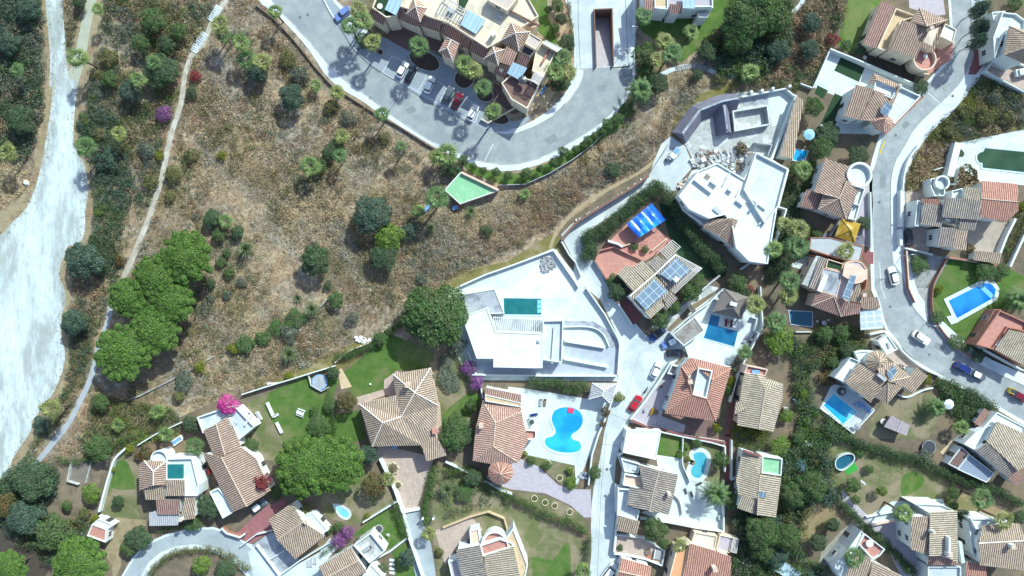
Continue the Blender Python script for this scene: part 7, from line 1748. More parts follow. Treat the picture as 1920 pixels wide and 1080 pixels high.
P_('palm',"360,910",18,'fan palm at the lower bank of the white track');P_('green',"750,860",18,'tall green shrub right of the asphalt path',h=3.4);P_('palm',"1180,930",14,'leafy palm shrub in the green bushes',h=3);P_('dark',"1430,1020",18,'dark tree left of the roof terrace with the magenta shrub',h=3.4);P_('magenta',"1712,872",21,'vivid magenta bougainvillea at the roof terrace corner',h=6);P_('syel',"1500,590",12,'yellow-green shrub beside the old track');P_('sgrey',"1380,700",22,'silver grey bush near the bottom of the hillside',h=1.4);P_('solive',"1340,820",14,'olive tuft below the silver grey bush');P_('palm',"880,1030",12,'low palm bush left of the old plot',h=2);P_('sgreen',"1840,420",20,'green shrub upper right of the silver bush',h=1.8);P_('syel',"1750,450",12,'yellow shrub right of the eroded slope');P_('agave',"1480,30",12,'small agave right of the lime pine');P_('sgrey',"1580,80",9,'grey tuft below the agave');P_('sgrey',"1700,60",10,'grey tuft right of the agave row');P_('ash',"310,1020",18,'blue-green bush at the lower bank below the fan palm',h=2.6)
P_('dark',"570,260",22,'dark shaded tree by the track below the smaller blue-green one',h=4)
at(1,2)
P_('yucca',"250,500",22,'large starry agave on the open slope above the garden','agave');P_('yucca',"420,160",20,'dark spiky yucca at the end of the low wall');P_('agave',"310,80",13,'round green agave above the dark yucca');P_('green',"600,90",18,'green bush right of the dark yucca',h=2.6);P_('sgreen',"290,230",22,'long green shrub along the field wall',h=1.4);P_('sgreen',"160,300",18,'green shrub continuing the field wall row',h=1.2);P_('sgreen',"60,380",18,'left green shrub of the field wall row',h=1.4);P_('sgrey',"250,340",18,'white-grey bush under the field wall row');P_('sgrey',"720,230",15,'pale bush in the middle of the lower slope')
P_('syel',"250,660",10,'yellow green bush above the shed by the garden wall');P_('round',"575,640",14,'ball-shaped clipped tree in the trampoline garden',h=3);P_('rust',"680,850",20,'brown-green tree left of the big brown house',h=4.6);P_('green',"560,880",16,'green shrub in the hedge of the lawn garden',h=2);P_('green',"470,1040",24,'soft green bushes on the left lawn',h=2.2);P_('green',"1500,1040",28,'green tree between the brown house and the salmon villa',h=4.6);P_('dark',"1560,1110",22,'dark tree below the green one near the salmon villa',h=3.6);P_('sgreen',"1620,880",14,'banana-like green shrub by the salmon villa',h=2.4)
P_('purple',"1595,600",17,'purple bougainvillea on the wall below the modern villa, upper',h=2.2);P_('purple',"1650,710",17,'purple bougainvillea on the wall below the modern villa, lower',h=2.2);P_('sgrey',"1510,430",18,'bare greyish bush under the large leafy tree',h=2.2);P_('sgrey',"1440,700",26,'pale weeds on the lawn right of the brown house',h=.9);P_('sgrey',"1420,560",18,'pale weeds above the brown house',h=.7)
P_('green',"930,380",15,'leafy bush at the step corner of the garden wall',h=2.4)
P_('sgreen',"440,920",10,'small hedge bush right of the white garden table')
at(2,2)
P_('syel',"800,820",11,'yellow-green bush beside the gazebo on the street',h=2.2);P_('dark',"780,30",18,'dark tree left of the solar villa',h=4);P_('green',"1110,230",21,'green tree by the parked blue car',h=4.5);P_('green',"1215,150",15,'smaller tree between the solar villa and the alley',h=3.8);P_('green',"1340,30",22,'leafy tree at the head of the alley',h=4.4);P_('palm',"1830,130",18,'green palm right of the thatched pavilion',h=5);P_('palm',"1750,480",13,'small palm right of the deep blue pool',h=3.4);P_('sgrey',"1700,540",8,'round grey shrub right of the pool garden wall');P_('syel',"1640,700",12,'yellow shrub right of the red tiled villa',h=1.8);P_('sgreen',"1625,760",12,'green shrub under the yellow one by the red villa',h=1.8);P_('syel',"1530,1050",10,'lime shrub at the corner of the brown patio',h=2);P_('sgrey',"1660,600",10,'pale shrub at the corner of the red tiled villa')
P_('sdark',"1740,30",14,'reddish dark shrub above the palm by the pavilion')
P_('crimson',"1780,10",9,'dull red bush above the thatched pavilion',h=1.4)
P_('srust',"700,930",11,'brown climber on the wall right of the S-shaped pool',h=2);P_('srust',"680,1020",8,'brown climber lower on the street wall',h=1.6)
at(2,1)
P_('green',"760,1020",13,'green shrub at the lower tip of the terracotta terrace',h=2.6);P_('dark',"790,1060",16,'dark shrub below the terracotta terrace',h=3);P_('green',"1000,790",8,'small shrub beside the pink steps',h=1.2);P_('green',"920,770",9,'shrub left of the pink steps',h=1.2);P_('green',"1390,1040",20,'broad tree right of the white pergola house',h=4);P_('green',"1690,1030",20,'tree at the foot of the flat-roofed villa',h=3.6)
at(3,0)
P_('crimson',"490,300",13,'crimson bougainvillea on the wall above the white courtyard',h=2.2);P_('green',"590,340",12,'small green bush beside the crimson bougainvillea',h=2);P_('dark',"690,370",13,'dark bush under the long roof wing',h=2.2);P_('dark',"1150,650",16,'dark bush at the right tip of the white courtyard',h=2.6);P_('green',"345,800",20,'grey-green tree left of the lower courtyard lawns',h=5);P_('ash',"310,370",20,'bluish bush tree left of the white courtyard wall',h=3.4);P_('ash',"80,380",24,'bluish tree beside the footpath scrub',h=4);P_('ash',"330,170",20,'bluish tree in the scrub at the top',h=3.6);P_('green',"70,130",30,'tall green tree left of the rocky slope',h=7)
P_('solive',"1470,830",16,'olive-green bush on the plot right of the road');P_('solive',"1630,880",18,'largest olive bush on the plot right of the road');P_('solive',"1350,990",14,'olive bush nearest the road on the empty plot');P_('solive',"1800,890",16,'olive bush at the right side of the empty plot');P_('sgrey',"1690,740",14,'grey bush in the middle of the empty plot')
P_('dark',"450,1010",26,'dark shrub tree below the white villa with the courtyard',h=3.4);P_('sgreen',"1850,40",14,'green bush at the top right corner',h=2)
at(3,1)
P_('dark',"680,90",22,'dense dark tree above the round roof terrace',h=3.8);P_('green',"400,30",22,'leafy tree above the brown tiled villa',h=4);P_('palm',"270,190",16,'dark palm in the lane bushes by the cyan pool',h=4);P_('palm',"230,640",20,'upper palm of the tall group left of the garage',h=7);P_('palm',"230,770",20,'lower palm of the tall group left of the garage',h=7);P_('palm',"50,790",17,'palm at the left of the dark corner by the garage',h=6);P_('palm',"590,800",16,'palm standing on the grey garage side',h=5);P_('palm',"170,1030",18,'bright palm under the villa with the mauve terrace',h=6);P_('green',"370,680",12,'green bush left of the golden pavilion',h=2);P_('palm',"130,600",14,'thin palm leaf clump left of the tall palms',h=5)
P_('dark',"720,590",14,'dark climber right of the golden pavilion',h=2);P_('srust',"1490,240",20,'brown-green tree beside the white round tower',h=4);P_('dark',"1440,70",9,'little dark shrub on the pool terrace wall',h=1.6);P_('green',"1140,900",20,'green bush in the gravel yard right of the road',h=2);P_('green',"1640,960",22,'dark bush on the lawn beside the blue pool',h=2.4);P_('green',"1760,950",16,'green bush along the lawn wall',h=2);P_('srust',"1510,790",10,'rusty climber by the lean-to',h=1.6);P_('syel',"1900,470",10,'yellow bush at the right edge by the red roof',h=1.4)
at(3,2)
P_('palm',"155,60",17,'bright palm beside the shaded pool',h=5);P_('palm',"65,255",18,'pale palm over the lime green tree',h=5);P_('bright',"90,390",32,'lime green tree under the pale palm',h=4.5);P_('dpalm',"1890,90",26,'silvery date palm on the right lawn',h=4);P_('green',"1280,220",14,'bush at the curved red wall of the lawn',h=1.6);P_('syel',"1280,10",9,'yellow bush at the red wall by the lawn',h=1.2);P_('green',"1410,400",16,'dark green bush at the lower tip of the lawn',h=2);P_('green',"1480,450",10,'bush by the end of the red lawn wall',h=1.6);P_('dark',"1580,510",14,'shaded bush under the terracotta house',h=2);P_('syel',"1190,690",11,'yellow-green bush at the corner of the tan villa',h=2);P_('dpalm',"1270,900",20,'date palm next to the white parasol',h=3);P_('palm',"1450,1050",14,'palm at the bottom of the dry lawn',h=3);P_('green',"550,340",17,'round green tree below the shaded pool',h=3.4);P_('green',"430,350",18,'brownish green tree left of the round one',h=3.4);P_('dark',"600,480",16,'dark tree near the white garage',h=3.2);P_('green',"490,560",13,'green shrub left of the little turret',h=2.2);P_('bright',"140,960",15,'lime bush beside the straw coloured house',h=2.2);P_('bright',"275,800",10,'yellow-lime shrub in the wooded strip',h=2)
P_('srust',"440,680",18,'brownish shrub left of the light blue pool',h=1.6)
at(3,3)
P_('palm',"1620,510",19,'solitary bright palm on the dry lawn',h=7);P_('palm',"1030,615",17,'palm in front of the tall white villa',h=8);P_('palm',"1785,670",17,'palm over the roof at the right',h=8);P_('palm',"655,950",18,'palm before the white walled villa at the bottom',h=8);P_('bright',"855,445",11,'lime tree with a round shadow on the patchy lawn',h=3);P_('green',"640,400",16,'leafy green tree beside the oval pool',h=3.4);P_('green',"660,510",10,'green bush below the leafy tree',h=1.8);P_('green',"690,165",10,'small bush above the oval pool',h=1.8);P_('sgreen',"755,280",10,'small green bush right of the green mat',h=1.4);P_('dark',"490,700",14,'round dark tree on the stony plot',h=3.4);P_('dark',"375,830",18,'larger round dark tree on the straw lawn',h=3.8);P_('round',"1465,630",14,'ball-shaped tree right of the tall villa',h=3);P_('green',"1390,460",12,'columnar shrub above the twin roofs',h=3);P_('green',"1395,560",10,'lower columnar shrub above the twin roofs',h=2.6);P_('sgrey',"1170,190",19,'silvery blue bush in the long hedge',h=1.6)
P_('green',"70,410",14,'climbing shrub at the straw roofed house',h=2.2);P_('bright',"90,110",22,'yellow-green tree above the blue box',h=3);P_('green',"225,40",14,'green bush by the wooded strip top',h=2.4);P_('ash',"60,930",24,'bluish tree at the bottom of the wooded strip',h=4);P_('ash',"30,700",20,'bluish tree left in the wooded strip',h=4);P_('dark',"1890,640",14,'dark shrub at the far right by the corner villa',h=2.2);P_('green',"1060,1030",12,'bush at the driveway end of the bottom houses',h=1.8)
P_('big',"330,420",30,'largest dark tree in the wooded strip',h=6.5);P_('big',"190,480",26,'second large dark tree in the wooded strip',h=6);P_('big',"150,800",26,'large dark tree lower in the wooded strip',h=6)
at(2,3)
P_('green',"1080,740",25,'lush green tree below the terrace of the grey-brown roofs',h=5);P_('palm',"1265,860",13,'yellow palm at the corner of the orange gable',h=4.5);P_('green',"1140,840",12,'green bush left of the yellow palm',h=2);P_('palm',"535,1050",15,'bright palm at the bottom beside the street wall',h=4.5);P_('green',"620,310",14,'hedge-like bush on the street wall',h=2.2);P_('green',"1570,210",17,'green tree right of the kidney pool',h=4);P_('dpalm',"1540,470",26,'feathery palm at the corner of the kidney pool terrace',h=5);P_('green',"1650,520",18,'green bush behind the feathery palm',h=3);P_('yucca',"1690,700",14,'brownish agave bush at the terrace corner');P_('green',"1390,75",12,'bright round shrub above the kidney pool',h=1.4);P_('sbright',"1300,110",8,'lime shrub by the white curving wall',h=1.1);P_('sbright',"1270,165",10,'second lime shrub by the white curving wall',h=1.1);P_('syel',"1320,200",6,'tiny lime plant at the kidney pool',h=.8)
P_('sgreen',"260,250",10,'round dark bush in the curved flower lawn',h=1.4);P_('sbright',"435,290",8,'lime bush in the curved flower lawn',h=1.2);P_('sbright',"440,385",13,'lime green shrubs at the tip of the curved lawn',h=1.6);P_('syel',"90,160",7,'small yellow bush by the terrace steps',h=1.1);P_('sgreen',"140,215",11,'green shrubs at the corner of the salmon villa',h=1.4);P_('green',"810,870",7,'small potted shrub in the walled patio',h=1.2)
P_('big',"1880,760",34,'big green tree right of the mauve terrace, lower centre',h=6.5);P_('green',"1880,880",26,'green tree below the big one, lower centre',h=4.6)
at(1,3)
P_('rust',"885,400",27,'brown-green tree beside the star planters',h=5);P_('palm',"985,355",13,'pale palm poking from the brown-green tree',h=5.4);P_('ash',"845,170",20,'blue-green tree between the huge pines and the paved court',h=4.6);P_('green',"1480,50",28,'green tree at the right corner of the big brown house',h=5);P_('purple',"625,810",16,'purple bougainvillea, left half of the big one in the lower gardens',h=2.6);P_('purple',"690,750",15,'purple bougainvillea, right half of the big one in the lower gardens',h=2.6);P_('crimson',"62,366",18,'dull crimson bougainvillea at the end of the long brown house',h=6);P_('crimson',"30,410",14,'rust crimson bush below the dull one',h=2.4);P_('green',"150,460",14,'dark green bush at the end of the huge pines',h=2.4);P_('solive',"380,590",12,'olive bush at the tan tiled house',h=1.8);P_('sgreen',"625,710",11,'round dark bush above the purple bougainvillea',h=1.8);P_('sgreen',"550,730",9,'dark bush right of the tan tiled house',h=1.6);P_('syel',"835,630",7,'tiny yellow-green bush on the white garden wall',h=1.2);P_('palm',"1290,770",13,'yellow palm at the end of the driveway hedge',h=4);P_('sgreen',"950,1020",12,'dark shrub beside the lounge house at the bottom',h=2);P_('ash',"1130,950",18,'blue-grey palm bush right of the stepping stones',h=3.4);P_('green',"770,815",6,'small conical bush by the rooftop lounge',h=2);P_('solive',"1380,900",10,'olive climber at the stone patio',h=1.4);P_('yucca',"1430,430",20,'whitish spiky plant in the shaded plot');P_('green',"1560,460",20,'weedy bush in the middle of the central plot',h=1.6)
P_('dark',"1620,350",18,'dark bush at the corner of the white wall',h=2.6)
at(0,3)
P_('dark',"230,360",42,'wide dark green tree right of the path end, lower left',h=6);P_('green',"400,760",38,'grey-green tree above the large lime pine',h=6);P_('ash',"180,640",34,'blue-green tree in the lower left wood',h=6);P_('bright',"680,460",20,'lime green tree on the brown plot',h=3.6);P_('green',"500,550",11,'small green tree on the brown plot',h=2.4);P_('round',"880,520",12,'round green tree on the narrow lawn',h=3);P_('syel',"975,130",10,'yellow-green bush at the top of the curved white wall',h=1.6);P_('syel',"840,280",7,'yellow bush on the curved white wall',h=1.2);P_('syel',"715,650",9,'yellow bush at the pink shed',h=1.4);P_('srust',"1090,170",18,'rust pink bush above the house with rooftop pool',h=2.4);P_('dark',"1030,800",26,'dark green trees at the inside of the lower road',h=4);P_('green',"960,870",18,'green bush beside the lower road',h=3);P_('green',"1440,680",19,'clipped hedge tree below the rooftop pool house',h=2.6);P_('dark',"1560,560",24,'dark tree between the two lower left houses',h=4.4);P_('palm',"1455,110",16,'palm above the lower left house terrace',h=4);P_('palm',"1240,20",14,'palm at the top of the ochre yard',h=4);P_('green',"1880,100",16,'leafy shrub right of the long brown house',h=2.4);P_('bright',"1510,1000",20,'yellow lime tree in the island of the lower road',h=4.5);P_('dark',"1690,1040",22,'dark bush in the island of the lower road',h=3);P_('green',"740,120",28,'green tree at the bend above the brown plot',h=4.4);P_('rust',"40,560",26,'rusty tree at the left edge, lower corner',h=4.5);P_('sgrey',"600,790",17,'bare whitish shrub beside the pink shed',h=2)
P_('solive',"640,610",12,'olive bush at the corner of the brown plot',h=1.6)
# ---- hedges
full()
at(2,1)
hedge('tall dark clipped hedge along the lane, left arm of the corner',"560,860 600,780 570,690 700,630 860,500 960,410 1060,330 1110,300",24,3.0,L_DARK,L_GREEN,leaf=.24,seed=3)
hedge('tall dark hedge running between the solar villa and the flat-roofed villa',"1120,330 1200,420 1260,540 1350,650 1420,770 1520,860 1600,950",22,3.0,L_DARK,L_GREEN,leaf=.24,seed=4)
at(2,2)
hedge('long clipped hedge under the modern villa, beside the gazebo',"150,710 300,720 450,740 580,740",20,2.2,L_GREEN,L_DARK,leaf=.2,seed=5);hedge('short lower hedge bulge left of the gazebo',"380,770 520,790",11,2.0,L_GREEN,L_DARK,seed=6)
at(2,3)
hedge('loose hedge sweeping under the mauve driveway to the street',"-480,310 -320,290 -180,400 -60,470 60,530 200,600 340,660 470,700 560,760",16,1.8,L_GREEN,L_OLIVE,seed=7);hedge('dark hedge beside the street at the bottom of the central plot',"580,780 570,880 560,970",13,1.9,L_DARK,L_GREEN,seed=8)
at(1,3)
hedge('clipped green hedge bordering the paved court',"1340,260 1320,360 1290,480 1270,600 1280,690",18,1.8,L_GREEN,L_PINE,seed=9);hedge('clipped green hedge down the right side of the shaded lawn',"1040,540 1080,660 1120,790",15,2.0,L_GREEN,L_PINE,seed=10);hedge('low hedge at the lower side of the purple bougainvillea',"480,930 560,870 600,830",8,1.1,L_GREEN,L_DARK,seed=11)
at(1,2)
hedge('flowering hedge along the top wall of the lawn garden',"600,520 700,490 850,440 960,350 1090,260",15,1.9,L_GREEN,L_DARK,seed=12);hedge('hedge dividing the two lawn gardens',"540,770 560,880 580,1000 590,1080",9,1.7,L_GREEN,L_DARK,seed=13);hedge('shrub row under the wall of the salmon villa',"1460,420 1540,520 1590,640 1640,760",12,1.9,L_GREEN,L_DARK,seed=14)
at(0,3)
hedge('dark clipped hedge ringing the inside of the lower road',"1110,1080 1180,990 1290,920 1450,890 1620,900 1760,970 1860,1060",13,1.5,L_OLIVE,L_GREEN,seed=15);hedge('hedge along the upper side of the lower road',"1180,750 1300,720 1440,720",11,1.5,L_GREEN,L_OLIVE,seed=16)
hedge('dark hedge on the bank between the path end and the lower left plots',"430,200 560,230 700,160 860,80 1000,30",12,1.6,L_GREEN,L_OLIVE,seed=17)
at(3,3)
hedge('long dark hedge crossing from the sheds to the right edge',"420,-20 620,60 800,120 960,170 1160,220 1300,290 1480,370 1700,430 1930,560",17,2.2,L_DARK,L_GREEN,leaf=.24,seed=18);hedge('long dark hedge beside the mauve driveway',"430,400 520,500 640,620 760,730 870,820 960,910 1040,1010 1110,1080",15,2.0,L_DARK,L_GREEN,leaf=.24,seed=19)
hedge('dark hedge from the long hedge up to the ball-shaped tree',"1390,380 1395,460 1385,540",12,1.8,L_GREEN,L_DARK,seed=20)
at(2,3);hedge('dry hedge on the road side of the salmon villa pool terrace',"640,240 620,330 605,400",9,1.5,L_GREEN,L_DARK,seed=21)
at(2,0);hedge('low ground-cover hedge on the kerb between apartment block and plaza',"430,20 440,150 455,300 450,420",8,.8,L_OLIVE,L_BROWN,seed=22)
at(3,0)
for i,p in enumerate(("1590,70","1600,200","1575,310")): P_('ash',p,15,['tall grey-green tree at the very top right of the road','tall grey-green tree in the middle of the strip right of the road','tall grey-green tree at the lower end of the strip right of the road'][i],h=8.5)
full()
thicket('grove_scrub',"170,60 210,20 260,0 330,10 345,60 330,130 335,200 310,240 260,250 200,230 165,190 150,120",330,.5,1.5,[L_GREEN,L_OLIVE,L_GREY,L_DARK,L_BRIGHT],[4,4,3,3,1],.26,55,61,.3,'irregular shrubs filling the upper left grove',avoid=roads_av)
thicket('dry_scrub',"430,60 520,60 560,130 610,190 700,240 780,290 820,320 760,340 640,300 560,240 470,190 420,130",420,.4,1.3,[L_OLIVE,L_GREY,L_BROWN,L_GREEN],[5,4,2,1],.24,60,62,.1,'olive and grey shrubs on the slope just below the top road',avoid=roads_av,clus=.1)
thicket('dry_scrub',"340,120 400,160 420,260 400,360 330,400 300,380 330,280",150,.4,1.1,[L_OLIVE,L_BROWN,L_GREEN],[5,2,1],.24,60,63,.1,'olive shrubs on the right side of the footpath',avoid=roads_av,clus=.1)
thicket('dry_scrub',"370,400 440,400 490,470 480,560 400,640 370,600 380,500",160,.4,1.2,[L_GREEN,L_GREY,L_OLIVE],[3,3,3],.24,60,64,.1,'mixed small shrubs right of the pine cluster',avoid=roads_av,clus=.0)
rgf = random.Random(5);IT = []
for l_ in ("86,-10 90,50 95,100 97,160 97,200 89,250 83,285 76,320 69,347 58,372 47,392 25,415 0,440","0,908 15,888 22,865 35,842 57,810 60,790 72,775 95,745 112,710 121,680 121,655 114,628 116,590 124,565 120,540 112,520 114,495 122,477 148,457 159,432 161,395 166,357 163,332 157,307 147,290 138,270 138,240 141,200 146,160","118,0 121,60 124,105 131,140"):
    for p in resample([W(a) for a in q(l_)],.35):
        for k in range(2): IT.append((p.x+rgf.gauss(0,.75),p.y+rgf.gauss(0,.75),0,rgf.uniform(.08,.32),rgf.choice((0,0,1,2,3))))
stuffobj('track_edge_grass',clump_mesh('track_edge_grass',IT,[L_STRAW,L_BROWN,L_OLIVE,L_ASH],.16,90,8),'ragged dry grass along both edges of the white track')
# ============================================================ vehicles and small things
GP = 'cars in the apartment car park';GR = 'cars parked along the pale street'
at(1,0)
car("1097,520",60,WHITECAR,'white car in the first occupied bay of the car park','hatch',GP);car("1160,556",62,BLACKCAR,'black car right beside the first white car in the car park','hatch',GP);car("1300,636",68,WHITECAR,'white car alone between two empty bays of the car park','hatch',GP)
car("1440,712",66,GREYCAR,'dark grey car left of the red one in the car park','hatch',GP);car("1507,758",66,MAROON,'dark red car in the car park','hatch',GP);car("1624,845",64,WHITECAR,'white car in the last bay of the car park','hatch',GP)
car("648,100",219,VIOCAR,'periwinkle blue car by the three palms at the top','hatch')
at(3,1);car("1058,705",92,BLACKCAR,'black car shaded beside the white roadside planter wall');car("942,990",104,WHITECAR,'white car parked nose up on the shaded side of the right road',s=1.05)
at(3,2);car("1150,372",-34,WHITECAR,'white car driving through the bend of the right road',s=1.08);car("1462,600",-27,BLUECAR,'dark blue car in the shade on the right road',s=1.0);car("1575,655",-25,GREYCAR,'dark car with a white roof box behind the dark blue one',roofm=WHITECAR,s=.95);car("1890,812",-28,MAROON,'dark red car at the right edge of the picture')
simple('skip','small yellow skip next to the dark red car at the right edge','skip',"1822,772",[('body',[('b',(0,0,.15),1.7,1.2,.8,YELLOW),('b',(0,0,.95),1.5,1.0,.02,DARKM)]),('rim',[('b',(0,.62,.9),1.8,.08,.1,YELLOW),('b',(0,-.62,.9),1.8,.08,.1,YELLOW)])],.05,-20)
at(2,2);car("1092,347",217,BLUECAR,'blue car in the tree shade at the top of the pale street','hatch',GR,BLACKCAR);car("1188,408",205,VIOCAR,'white car, body tinted bluish as painted shade, in the corner under the gravel-topped carport','hatch',GR,WHITECAR);car("1226,490",2,BLACKCAR,'black car parked across, above the red tiled villa','hatch',GR);car("1082,617",64,WHITECAR,'white car along the white wall of the pale street','hatch',GR);car("925,866",55,REDCAR,'bright red car at the lower part of the pale street','hatch',GR)  # periwinkle body of the white corner car has its shade painted in
b_ = W(q("1000,766")[0]);tag(bike_maker(),'motorbike parked above the bright red car','motorbike');o_ = [o for o in C.objects if o.name.startswith('motorbike')][0];o_.location = (b_.x,b_.y,.05);o_.rotation_euler = (0,0,1.0)
at(2,3);car("728,1052",52,WHITECAR,'white car at the bottom edge beside the pale street','van')
at(1,3);car("18,556",38,GREYCAR,'grey car in the shade above the maroon strip','hatch',None,WHITECAR)
at(2,2)
lounger("247,855",85,'brown sun lounger above the S-shaped pool',WOOD);lounger("215,855",85,'grey sun lounger next to the brown one above the S-shaped pool');lounger("165,948",10,'blue sun lounger left of the S-shaped pool',BLUECAR)
table("148,1005",'small dark table left of the S-shaped pool',DARKM);chair("125,985",200,'dark chair left of the small dark table',FABRIC);chair("140,1035",90,'grey chair below the small dark table',FABRIC)
simple('pool_float','pink inflatable mat floating at the top of the S-shaped pool','pool float',"441,920",[('mat',[('b',(0,0,0),1.5,1.2,.12,PINK)]),('pillow',[('b',(-.55,0,.12),.35,1.1,.08,PINK)])],.1,-15)
lounger("1602,258",88,'left maroon sun lounger below the thatched pavilion',REDF);lounger("1642,265",86,'right maroon sun lounger below the thatched pavilion',REDF);lounger("1772,378",150,'upper lounger right of the deep blue pool');lounger("1752,410",150,'lower lounger right of the deep blue pool')
table("1622,255",'small table between the two maroon loungers',WOOD,.5)
simple('garden_sofa','golden wicker sofa set in the mauve forecourt','sofa',"1056,928",[('seat',[('b',(0,0,.1),1.6,.7,.35,YTHATCH)]),('backrest',[('b',(-.05,.4,.1),1.6,.15,.7,YTHATCH)]),('table',[('b',(.1,-.9,.3),1.2,.7,.06,WOOD)])],.05,70)
for i,p in enumerate(("1205,700","1160,815","1115,735")): b_ = W(q(p)[0]);e = empty('plant_pot',(b_.x,b_.y,.05),['dark potted plant nearest the white entrance wall','dark potted plant by the lower wall of the red tiled villa','potted plant on the white parapet by the street'][i],'plant pot');m_ = MB();m_.disc(b_,.3,.05,.55,REDW,12);m_.build('pot',e);c_ = meshobj('plant',crown_mesh('plant',.5,.9,5,.14,260,L_DARK,5+i),e);c_.location = (0,0,.4)
for i,p in enumerate(("1100,1015","995,915","1350,620")):
    b_ = W(q(p)[0]);m_ = MB();m_.disc(b_,.35,.05,.6,GREYCON,12);tag(m_.build('plant_tub'),['small round tub on the wall below the mauve forecourt','small round tub on the parapet by the red car','round tub on the corner of the red tiled villa'][i],'tub')
at(3,2)
for i,(p,a) in enumerate((("668,868",20),("700,882",20),("735,908",-60),("760,920",-60))): lounger(p,a,['light blue lounger nearest the light blue pool','second light blue lounger on the deck of the light blue pool','third light blue lounger towards the deck corner','light blue lounger in the deck corner'][i],LBLUE,s=.9)
parasol("690,1045",'white parasol at the lower corner of the light blue pool deck',FABRIC,.6);parasol("1365,875",'white square-looking parasol beside the date palm',SIDEW,.9,.6)
simple('round_sofa','dark round sofa on the deck above the light blue pool','sofa',"555,775",[('seat',[('d',(0,0),1.0,0,.4,DARKM)]),('cushion',[('d',(.1,-.1),.5,.4,.48,FABRIC)])],.05)
simple('motor_scooter','white and black scooter group on the patio of the tan villa','scooter',"1010,590",[('body',[('b',(0,0,.3),1.3,.35,.35,PLASTER),('b',(-.3,0,.65),.6,.3,.12,DARKM)]),('wheel',[('t',(-.6,-.06,.25),(-.6,.06,.25),.25,.25,RUBBER)]),('wheel',[('t',(.6,-.06,.25),(.6,.06,.25),.25,.25,RUBBER)])],.05,-40)
table("1050,605",'dark garden table among plants on the patio of the tan villa',DARKM);table("420,262",'grey table in the shade next to the dark blue pool',METAL);chair("370,250",0,'pale chair left of the grey shaded table');chair("450,240",180,'pale chair right of the grey shaded table')
table("862,1000",'white garden table left of the grey roofed shed',None,1.2);simple('compost_bin','small white bin near the thin trees, left of the grey roofed shed','bin',"130,908",[('bin',[('b',(0,0,0),.9,.9,.9,PLASTER)]),('lid',[('b',(0,0,.9),1,1,.06,METAL)])]);simple('sledge','bright cyan plastic board lying in the wooded strip','board',"208,850",[('board',[('b',(0,0,.1),1.6,.6,.15,LBLUE)])],.3,-55)
at(3,0);parasol("312,1008",'pale cyan parasol right of the tan roofed outbuilding');table("728,430",'white round table in the dark garden of the cream villa',None,.8);simple('white_kiosk','white cloth-covered car at the right edge below the hipped villa','covered car',"1900,545",[('cover',[('b',(0,0,.2),3.6,1.7,.8,PLASTER),('b',(-.2,0,1.0),2.0,1.4,.4,PLASTER)])],.05,10)
zat(850,105,8);parasol("1035,455",'navy parasol on the brown roof terrace of the apartment block',DARKM,.75);PZ = [o for o in C.objects if o.get('label','').startswith('navy')][0];PZ.location.z = 5.24;lounger("1345,520",65,'light blue lounger on the sandy terrace',LBLUE,s=1.2);bench_ = simple('garden_bench','orange-brown bench on the sandy terrace of the apartment block','bench',"1250,790",[('seat',[('b',(0,0,.35),1.7,.6,.08,WOOD)]),('leg',[('b',(-.7,0,0),.08,.5,.35,WOOD)]),('leg',[('b',(.7,0,0),.08,.5,.35,WOOD)])],.08,30)
zat(680,0,8);b_ = W(q("260,95")[0],7.7);o_ = table("260,95",'white round table on the small roof lawn at the top',None,1.1);o_.location = (b_.x,b_.y,7.02)
at(1,2)
simple('trampoline','blue-grey round trampoline in the corner of the walled lawn','trampoline',"480,705",[('mat',[('d',(0,0),1.7,.7,.74,GREYCON)]),('rim',[('d',(0,0),1.95,.6,.7,LBLUE)]),('leg',[('b',(-1.4,0,0),.08,.08,.6,METAL)]),('leg',[('b',(1.4,0,0),.08,.08,.6,METAL)])],.03)
wall('thin white angular fence around the trampoline',"390,650 410,730 490,775 545,745",.9,.12,WOODW,name='fence',catg='fence')
simple('picnic_table','white picnic table alone on the lawn','table',"335,935",[('tabletop',[('b',(0,0,.7),1.9,.8,.06,PLASTER)]),('bench',[('b',(0,.75,.4),1.9,.3,.05,PLASTER)]),('bench',[('b',(0,-.75,.4),1.9,.3,.05,PLASTER)]),('leg',[('b',(-.7,0,0),.08,1.5,.4,PLASTER)]),('leg',[('b',(.7,0,0),.08,1.5,.4,PLASTER)])],.03,-20)
wall('low white pergola wall dividing the lawn garden, upper piece',"80,860 130,970",.6,.6,PLASTER);wall('low white pergola wall dividing the lawn garden, lower piece',"150,1010 190,1090",.6,.6,PLASTER);simple('white_bench','white bench beside the low pergola wall','bench',"150,955",[('seat',[('b',(0,0,.35),1.4,.6,.1,PLASTER)]),('backrest',[('b',(0,.3,.45),1.4,.1,.4,PLASTER)])],.03,30)
simple('outdoor_sofa','white L-shaped sofa left of the low pergola wall','sofa',"20,960",[('seat',[('b',(0,0,0),2.2,.8,.4,PLASTER),('b',(.7,-1.1,0),.8,1.4,.4,PLASTER)]),('cushion',[('b',(0,0,.4),1.9,.6,.1,FABRIC)])],.03,-60)
wall('cream capped garden wall dropping from the field wall to the magenta bougainvillea',"-110,800 80,740 280,680 440,630 590,585",1.3,.25,PLASTER);wall('cream wall above the flowering hedge',"590,560 700,470 850,410 980,300",.9,.3,PLASTERC);wall('white wall between the big leafy tree and the salmon villa',"1590,480 1640,620 1690,760 1700,830",1.2,.3)
simple('beach_ball_hoop','small white garden ornament on the lawn above the brown house','ornament',"856,722",[('base',[('d',(0,0),.25,0,.25,PLASTER)]),('top',[('d',(0,0),.12,.25,.6,PLASTER)])])
